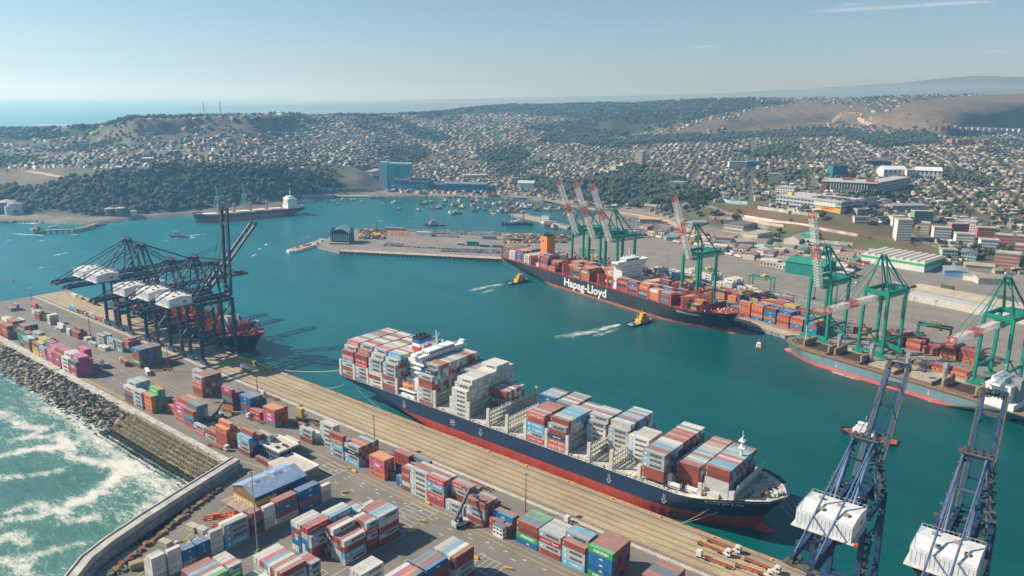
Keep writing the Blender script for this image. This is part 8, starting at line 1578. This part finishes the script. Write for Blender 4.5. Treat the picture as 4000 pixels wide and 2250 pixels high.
# ---------------------------------------------------------------- the town and its trees
WALLA = mat('house_paint_mass', src='attr', rough=.85, var=.12, scale=.3)
def house_tmpls():
    T = []
    T.append(([(-.5,-.5,-.6),(.5,-.5,-.6),(.5,.5,-.6),(-.5,.5,-.6),(-.5,-.5,.62),(.5,-.5,.62),(.5,.5,.62),(-.5,.5,.62),(-.56,0,1),(.56,0,1),(-.56,-.58,.58),(.56,-.58,.58),(.56,.58,.58),(-.56,.58,.58)], [(0,1,5,4),(1,2,6,5),(2,3,7,6),(3,0,4,7),(10,11,9,8),(8,9,12,13),(5,6,9),(7,4,8)], [0,0,0,0,1,1,0,0]))
    T.append(([(-.5,-.5,-.6),(.5,-.5,-.6),(.5,.5,-.6),(-.5,.5,-.6),(-.54,-.54,.66),(.54,-.54,.66),(.54,.54,.66),(-.54,.54,.66),(-.2,0,.95),(.2,0,.95)], [(0,1,5,4),(1,2,6,5),(2,3,7,6),(3,0,4,7),(4,5,9,8),(6,7,8,9),(5,6,9),(7,4,8)], [0,0,0,0,1,1,1,1]))
    T.append(([(-.5,-.5,-.6),(.5,-.5,-.6),(.5,.5,-.6),(-.5,.5,-.6),(-.5,-.5,.72),(.5,-.5,.72),(.5,.5,.8),(-.5,.5,.8)], [(0,1,5,4),(1,2,6,5),(2,3,7,6),(3,0,4,7),(4,5,6,7)], [0,0,0,0,1]))
    T.append(([(-.5,-.5,-.6),(.5,-.5,-.6),(.5,.5,-.6),(-.5,.5,-.6),(-.5,-.5,.5),(.5,-.5,.5),(.5,.5,.62),(-.5,.5,.62),(-.15,-.42,.5),(.45,-.42,.5),(.45,.3,.5),(-.15,.3,.5),(-.15,-.42,1),(.45,-.42,1),(.45,.3,1),(-.15,.3,1)], [(0,1,5,4),(1,2,6,5),(2,3,7,6),(3,0,4,7),(4,5,6,7),(8,9,13,12),(9,10,14,13),(10,11,15,14),(11,8,12,15),(12,13,14,15)], [0,0,0,0,1,0,0,0,0,1]))
    return T
def crown_tmpl(seed, n=3, tri=1, trunk=True):
    import bmesh
    r = random.Random(seed); V, F, S = [], [], []
    for k in range(n):
        b = bmesh.new(); bmesh.ops.create_icosphere(b, subdivisions=tri, radius=1); c = Vector((r.uniform(-.3, .3), r.uniform(-.3, .3), .62+r.uniform(-.12, .18))); s = r.uniform(.24, .36)
        o = len(V)
        for v in b.verts: q = v.co*(s*(1+r.uniform(-.3, .3))); V.append((c.x+q.x, c.y+q.y, c.z+q.z*.95))
        b.verts.index_update(); F += [tuple(v.index+o for v in f.verts) for f in b.faces]; S += [r.choice([0, 1, 2]) for f in b.faces]; b.free()
    if trunk: o = len(V); V += [(-.03, 0, -.3), (.03, 0, -.3), (0, .04, -.3), (0, 0, .5)]; F += [(o, o+1, o+3), (o+1, o+2, o+3), (o+2, o, o+3)]; S += [3]*3
    return V, F, S
def leafy(seed, tall=False):
    "crown of many leaf clumps spread through a lumpy volume"
    r = random.Random(seed); m = MB(); C = [(r.uniform(-.32, .32), r.uniform(-.32, .32), r.uniform(.45, .85)) for _ in range(6)] if not tall else [(r.uniform(-.12, .12), r.uniform(-.12, .12), .25+.11*i) for i in range(7)]
    for cx, cy, cz in C:
        s = r.uniform(.18, .27) if not tall else .22*(1.1-cz*.7)
        for _ in range(44):
            d = Vector((r.gauss(0, 1), r.gauss(0, 1), r.gauss(0, 1))).normalized()*s*r.uniform(.6, 1.1); p = Vector((cx, cy, cz))+d; q = r.uniform(.05, .10)
            a = Vector((r.gauss(0, 1), r.gauss(0, 1), r.gauss(0, 1))).normalized(); b = a.cross(d).normalized(); a = b.cross(d).normalized(); k = r.choice([.75, 1, 1.3]); m.add([p-a*q-b*q, p+a*q-b*q*.6, p+a*q*.8+b*q, p-a*q*.6+b*q*.9], [(0, 1, 2, 3)], 0, (k, k, k))
    return m
OKCOL = {'gum': (.050, .068, .034), 'dark': (.030, .046, .026), 'olive': (.085, .088, .040)}
LEAFM = mat('foliage', src='obj', rough=.9, var=.35, scale=.6, detail=4); LEAFA = mat('foliage_mass', src='attr', rough=.9, var=.25, scale=.2, detail=4); BARK = mat('bark', (.10, .075, .05), rough=1)
CAR_ZONES = [[HH(1100, 300), HH(1800, 400), HH(1800, 620), HH(1200, 600)], [HH(1600, 560), RR(180, 560), RR(1000, 600), RR(1000, 740), RR(100, 800), HH(1700, 700)]]
SPARSE = [[(330, 540), (720, 520), (760, 590), (500, 600), (330, 590)], [(800, 470), (1150, 470), (1200, 520), (800, 530)]]
def build_town():
    r = random.Random(101); H, T = [], []; g = radians(22); r0 = 820
    # streets follow a turned grid; plots are dropped where something larger stands
    def try_plot(u, v, far):
        a = g+(.5*mnoise.noise((u/900, v/900, 0))); x, y = u*cos(g)-v*sin(g), u*sin(g)+v*cos(g); x += r.uniform(-1.5, 1.5); y += r.uniform(-1.5, 1.5); rr_ = hypot(x, y)
        if rr_ < r0 or rr_ > 5000: return
        z = ground(x, y)
        if z < 1.6: return
        px, py = pix((x, y, z))
        if not (-60 < px < 4060 and 300 < py < 1300): return
        c = cover(px, py)
        if any(in_poly(px, py, q) for q in CAR_ZONES): return
        if blocked(x, y): return
        if c == 'wood':
            for _ in range(6 if rr_ < 2100 else 3 if rr_ < 3000 else 2):
                T.append((x+r.uniform(-11, 11), y+r.uniform(-11, 11), 'gum' if r.random() < .6 else 'dark', r.uniform(7, 13)))
            return
        if c in ('bare', 'slope'):
            if r.random() < (.07 if c == 'slope' else .05): T.append((x, y, 'olive', r.uniform(4, 8)))
            return
        dens = .80+.6*mnoise.noise((x/170, y/170, 7)); 
        if py < 430 and px > 900: dens -= .32+.3*(r.random())
        if any(in_poly(px, py, q) for q in SPARSE): dens *= .35
        if z > 6 and mnoise.noise((x/230, y/230, 30)) > .33: dens *= .15; T.append((x, y, 'gum', r.uniform(7, 13)))     # wooded gullies
        if px < 1500 and py > 660: return
        if r.random() < dens: H.append((x, y, z, a+(pi/2 if r.random() < .45 else 0), far))
        if r.random() < .62: T.append((x+r.uniform(5, 8)*r.choice([-1, 1]), y+r.uniform(4, 7), r.choice(['gum', 'dark', 'olive']), r.uniform(4.5, 10)))
    for lo, hi, su, sv, far in ((r0, 2050, 12.5, 15.5, 0), (2050, 3300, 16, 20, 1), (3300, 5000, 23, 30, 2)):
        for iu in range(int(-5000/su), int(5000/su)):
            if iu % 9 == 0: continue
            for iv in range(int(-5000/sv), int(5000/sv)):
                if iv % 5 == 0: continue
                u, v = iu*su, iv*sv; x, y = u*cos(g)-v*sin(g), u*sin(g)+v*cos(g); d = hypot(x, y)
                if lo <= d < hi and y > 0 and x < 900: try_plot(u, v, far)
    H.sort(key=lambda h: h[0]**2+h[1]**2)
    WC = [('white', (.48, .46, .41)), ('cream', (.38, .32, .23)), ('grey', (.22, .21, .19)), ('pale blue', (.20, .28, .33)), ('ochre', (.34, .20, .08)), ('pink', (.36, .19, .15)), ('brown', (.20, .14, .09)), ('green', (.18, .30, .20))]
    RC = [('zinc', (.30, .30, .28)), ('pale grey', (.42, .41, .37)), ('dark grey', (.11, .115, .115)), ('rust', (.22, .11, .065)), ('brown', (.17, .125, .085)), ('white', (.60, .59, .55)), ('green', (.08, .18, .12)), ('tan', (.30, .24, .16)), ('blue', (.14, .28, .42))]
    RW, WW = [5, 3, 5, 3, 5, 1.3, .4, 4, .4], [5, 4, 3, 1, 1, 1, 1.5, .6]
    TM = house_tmpls(); walls, roofs = [], []
    for v, f, s in TM[:3]:
        for slot, lst, nm in ((0, walls, 'wall'), (1, roofs, 'roof')):
            b = MB(); used = [q for q, k in zip(f, s) if k == slot]; b.add(v, used); me = bpy.data.meshes.new(nm); idx = sorted({i for q in used for i in q}); mp = {i: j for j, i in enumerate(idx)}
            vs = [v[i] for i in idx]; fs = [tuple(mp[i] for i in q) for q in used]
            if slot == 0: pass
            me.from_pydata(vs, [], fs); me.materials.append(WALLM if slot == 0 else ROOFM); lst.append(me)
    wb = MB(); [wb.add([(x-.07, -.505, .22), (x+.07, -.505, .22), (x+.07, -.505, .48), (x-.07, -.505, .48)], [(0, 1, 2, 3)]) for x in (-.3, 0, .3)]; wb.add([(.505, -.1, .22), (.505, .1, .22), (.505, .1, .48), (.505, -.1, .48)], [(0, 1, 2, 3)]); wme = bpy.data.meshes.new('windows'); wme.from_pydata(wb.v, [], wb.f); wme.materials.append(WINM)
    objs = []; rest = []
    for i, (x, y, z, a, far) in enumerate(H):
        wi = r.choices(range(8), WW)[0]; ri = r.choices(range(9), RW)[0]; sx = r.uniform(7.5, 12)*(1+.3*far); sy = r.uniform(6.5, 9.5)*(1+.3*far); sz = r.choice([3.4, 3.8, 4.4, 6.8])
        if i < 300:
            k = i % 3; R_ = empty('house', (x, y, z), a, 'x', 'house', 'houses of the hillside town'); R_.scale = (sx, sy, sz)
            o = link('wall', walls[k], R_); o.color = (*WC[wi][1], 1); o = link('roof', roofs[k], R_); o.color = (*RC[ri][1], 1); link('windows', wme, R_)
            objs.append((R_, (x, y), '%s walled house with %s roof%s' % (WC[wi][0], RC[ri][0], ', two storeys' if sz > 7 else '')))
        else: rest.append((x, y, z, a, sx, sy, sz*(.85 if far else 1), WC[wi][1], RC[ri][1], r.uniform(.8, 1.15)))
    rank_labels(objs, '%s, %s %s')
    A = np.array([q[:7] for q in rest]); cols = np.array([[np.array(q[7])*q[9], np.array(q[8])*q[9]] for q in rest])
    tag(mass('distant_houses', TM, A[:, :3], A[:, 3], A[:, 4:7], cols, WALLA), 'the many small houses covering the further town and hills', 'houses', kind='stuff')
    # trees
    T = [t for t in T if ground(t[0], t[1]) > 1.4]
    for px, py, n, w in ((3030, 930, 3, 4), (3300, 800, 5, 8), (3500, 880, 8, 10), (3200, 850, 3, 5), (2870, 870, 3, 4), (2790, 850, 3, 5)):
        p = up_at(px, py); T += [(p.x+r.gauss(0, w), p.y+r.gauss(0, w), 'gum', r.uniform(8, 13)) for _ in range(n)]
    T.sort(key=lambda t: t[0]**2+t[1]**2); near = T[:300]; rest = T[300:]; lm = []
    cm = []
    for s in range(5):
        b = leafy(s, s == 4); me = bpy.data.meshes.new('crown'); me.from_pydata([tuple(v) for v in b.v], [], b.f); me.materials.append(LEAFM); cm.append(me)
    tb = MB(); tb.tube((0, 0, -.2), (.01, 0, .5), .035, 6, r2=.018); tb.tube((.01, 0, .42), (.16, .05, .68), .016, 5, r2=.008); tb.tube((.01, 0, .4), (-.14, -.06, .66), .016, 5, r2=.008); tm_ = bpy.data.meshes.new('trunk'); tm_.from_pydata(tb.v, [], tb.f); tm_.materials.append(BARK)
    NM = {'gum': 'grey green', 'dark': 'dark green', 'olive': 'olive'}
    for i, (x, y, kd, h) in enumerate(near):
        R_ = empty('tree', (x, y, ground(x, y)-.2), r.uniform(0, 6), 'x', 'tree', 'trees among the houses and on the slope'); R_.scale = (h, h, h); k = i % 5; c = OKCOL[kd]; s = r.uniform(.8, 1.35)
        o = link('crown', cm[k], R_); o.color = (c[0]*s, c[1]*s, c[2]*s, 1); link('trunk', tm_, R_); lm.append((R_, (x, y), '%s %s tree' % ('tall' if h > 9 else 'small' if h < 6 else 'round', NM[kd])))
    rank_labels(lm, '%s, %s %s')
    CT = [crown_tmpl(s) for s in range(5)]; A = np.array([(t[0], t[1], ground(t[0], t[1]), r.uniform(0, 6), t[3]*1.05) for t in rest]); cols = []
    for t in rest: c = np.array(OKCOL[t[2]])*r.uniform(.8, 1.3); cols.append([c*.75, c, c*1.3, (.08, .06, .04)])
    tag(mass('distant_trees', CT, A[:, :3], A[:, 3], np.stack([A[:, 4]]*3, 1), np.array(cols), LEAFA), 'the woods and the many further trees of the hills', 'trees', kind='stuff')
    for px, py, h, l in ((773, 449, 62, 'tallest lattice radio mast on the left hill'), (790, 449, 36, 'short lattice radio mast between the two tall ones'), (798, 449, 56, 'second tall lattice radio mast on the left hill'), (863, 449, 42, 'lone lattice radio mast further right on the ridge')):
        p = up_at(px, 458); R_ = empty('radio_mast', (p.x, p.y, p.z-3), 0, l, 'radio mast'); b = MB(); [b.beam((x, y, 0), (x*.2, y*.2, h), .45) for x in (-1.6, 1.6) for y in (-1.6, 1.6)]; [b.beam((-1.6*(1-.8*q/9), -1.6, h*q/9), (1.6*(1-.8*q/9), 1.6*(1-.8*q/9), h*(q+.5)/9), .3) for q in range(9)]; b.build('lattice', mat('mast_grey', (.22, .24, .26)), R_); b = MB(); [b.cbox(0, 0, h*q, 2, 2, 1.5) for q in (.7, .85)]; b.build('antenna', WFRAME, R_)
build_town()
# thin high cloud
def clouds():
    m = bpy.data.materials.new('cirrus'); m.use_nodes = True; nt = m.node_tree; N, L = nt.nodes, nt.links; N.remove(N['Principled BSDF']); b = N.new('ShaderNodeMixShader'); tr = N.new('ShaderNodeBsdfTransparent'); tl = N.new('ShaderNodeBsdfTranslucent'); tl.inputs[0].default_value = (.95, .95, .95, 1); L.new(tr.outputs[0], b.inputs[1]); L.new(tl.outputs[0], b.inputs[2]); L.new(b.outputs[0], N['Material Output'].inputs['Surface'])
    g = N.new('ShaderNodeNewGeometry'); mp = N.new('ShaderNodeMapping'); mp.inputs['Scale'].default_value = (.00005, .00022, 1); mp.inputs['Rotation'].default_value = (0, 0, .42); L.new(g.outputs['Position'], mp.inputs[0]); n = N.new('ShaderNodeTexNoise'); n.inputs['Scale'].default_value = 1; n.inputs['Detail'].default_value = 8; n.inputs['Roughness'].default_value = .6; L.new(mp.outputs[0], n.inputs['Vector'])
    at_ = N.new('ShaderNodeAttribute'); at_.attribute_name = 'foam'; a = N.new('ShaderNodeMath'); a.operation = 'ADD'; L.new(n.outputs[0], a.inputs[0]); L.new(at_.outputs['Fac'], a.inputs[1]); r = N.new('ShaderNodeMapRange'); r.inputs[1].default_value = .55; r.inputs[2].default_value = 1.3; r.inputs[4].default_value = .55; L.new(a.outputs[0], r.inputs[0]); L.new(r.outputs[0], b.inputs[0])
    V, A, F = [], [], []
    for pts, w in (([(3020, 60), (3250, 40), (3500, 25), (3800, 10), (4050, 2)], 26), ([(3050, 48), (3300, 18), (3600, 5)], 16), ([(2600, 190), (2750, 182), (2900, 178)], 7), ([(3750, 215), (3900, 200), (4050, 190)], 12), ([(3500, 235), (3700, 225), (3850, 222)], 8), ([(2850, 232), (2980, 230)], 6), ([(3200, 255), (3450, 240)], 8)):
        n0 = len(V); k = len(pts)
        for i, (x, y) in enumerate(pts):
            for j in (-1, -.5, 0, .5, 1):
                d = _fw+_rr*((x-2000)/FPX)+_uu*((1125-y-w*j)/FPX); t = (5200-CAMZ)/d.z; V.append((d.x*t, d.y*t, 5200)); A.append(.55*(1-abs(j))*(0 if i in (0, k-1) else 1)-.25)
        F += [(n0+i*5+j, n0+i*5+j+1, n0+i*5+j+6, n0+i*5+j+5) for i in range(k-1) for j in range(4)]
    me = bpy.data.meshes.new('clouds'); me.from_pydata(V, [], F); me.materials.append(m); a = me.attributes.new('foam', 'FLOAT', 'POINT'); a.data.foreach_set('value', A); me.update(); o = tag(link('clouds', me), kind='structure'); o.visible_shadow = True
clouds()
# ---------------------------------------------------------------- haze
def build_haze():
    m = MB(); m.box(-31000, -3000, -14.5, 31000, 31000, 450)
    h = bpy.data.materials.new('haze'); h.use_nodes = True; nt = h.node_tree; nt.nodes.clear()
    v = nt.nodes.new('ShaderNodeVolumePrincipled'); v.inputs['Color'].default_value = (.28, .60, .95, 1); v.inputs['Absorption Color'].default_value = (1, 1, 1, 1); v.inputs['Density'].default_value = HAZE_DENSITY
    v.inputs['Anisotropy'].default_value = 0.45
    o = nt.nodes.new('ShaderNodeOutputMaterial'); nt.links.new(v.outputs[0], o.inputs['Volume'])
    tag(m.build('haze', h), kind='stuff')
build_haze()
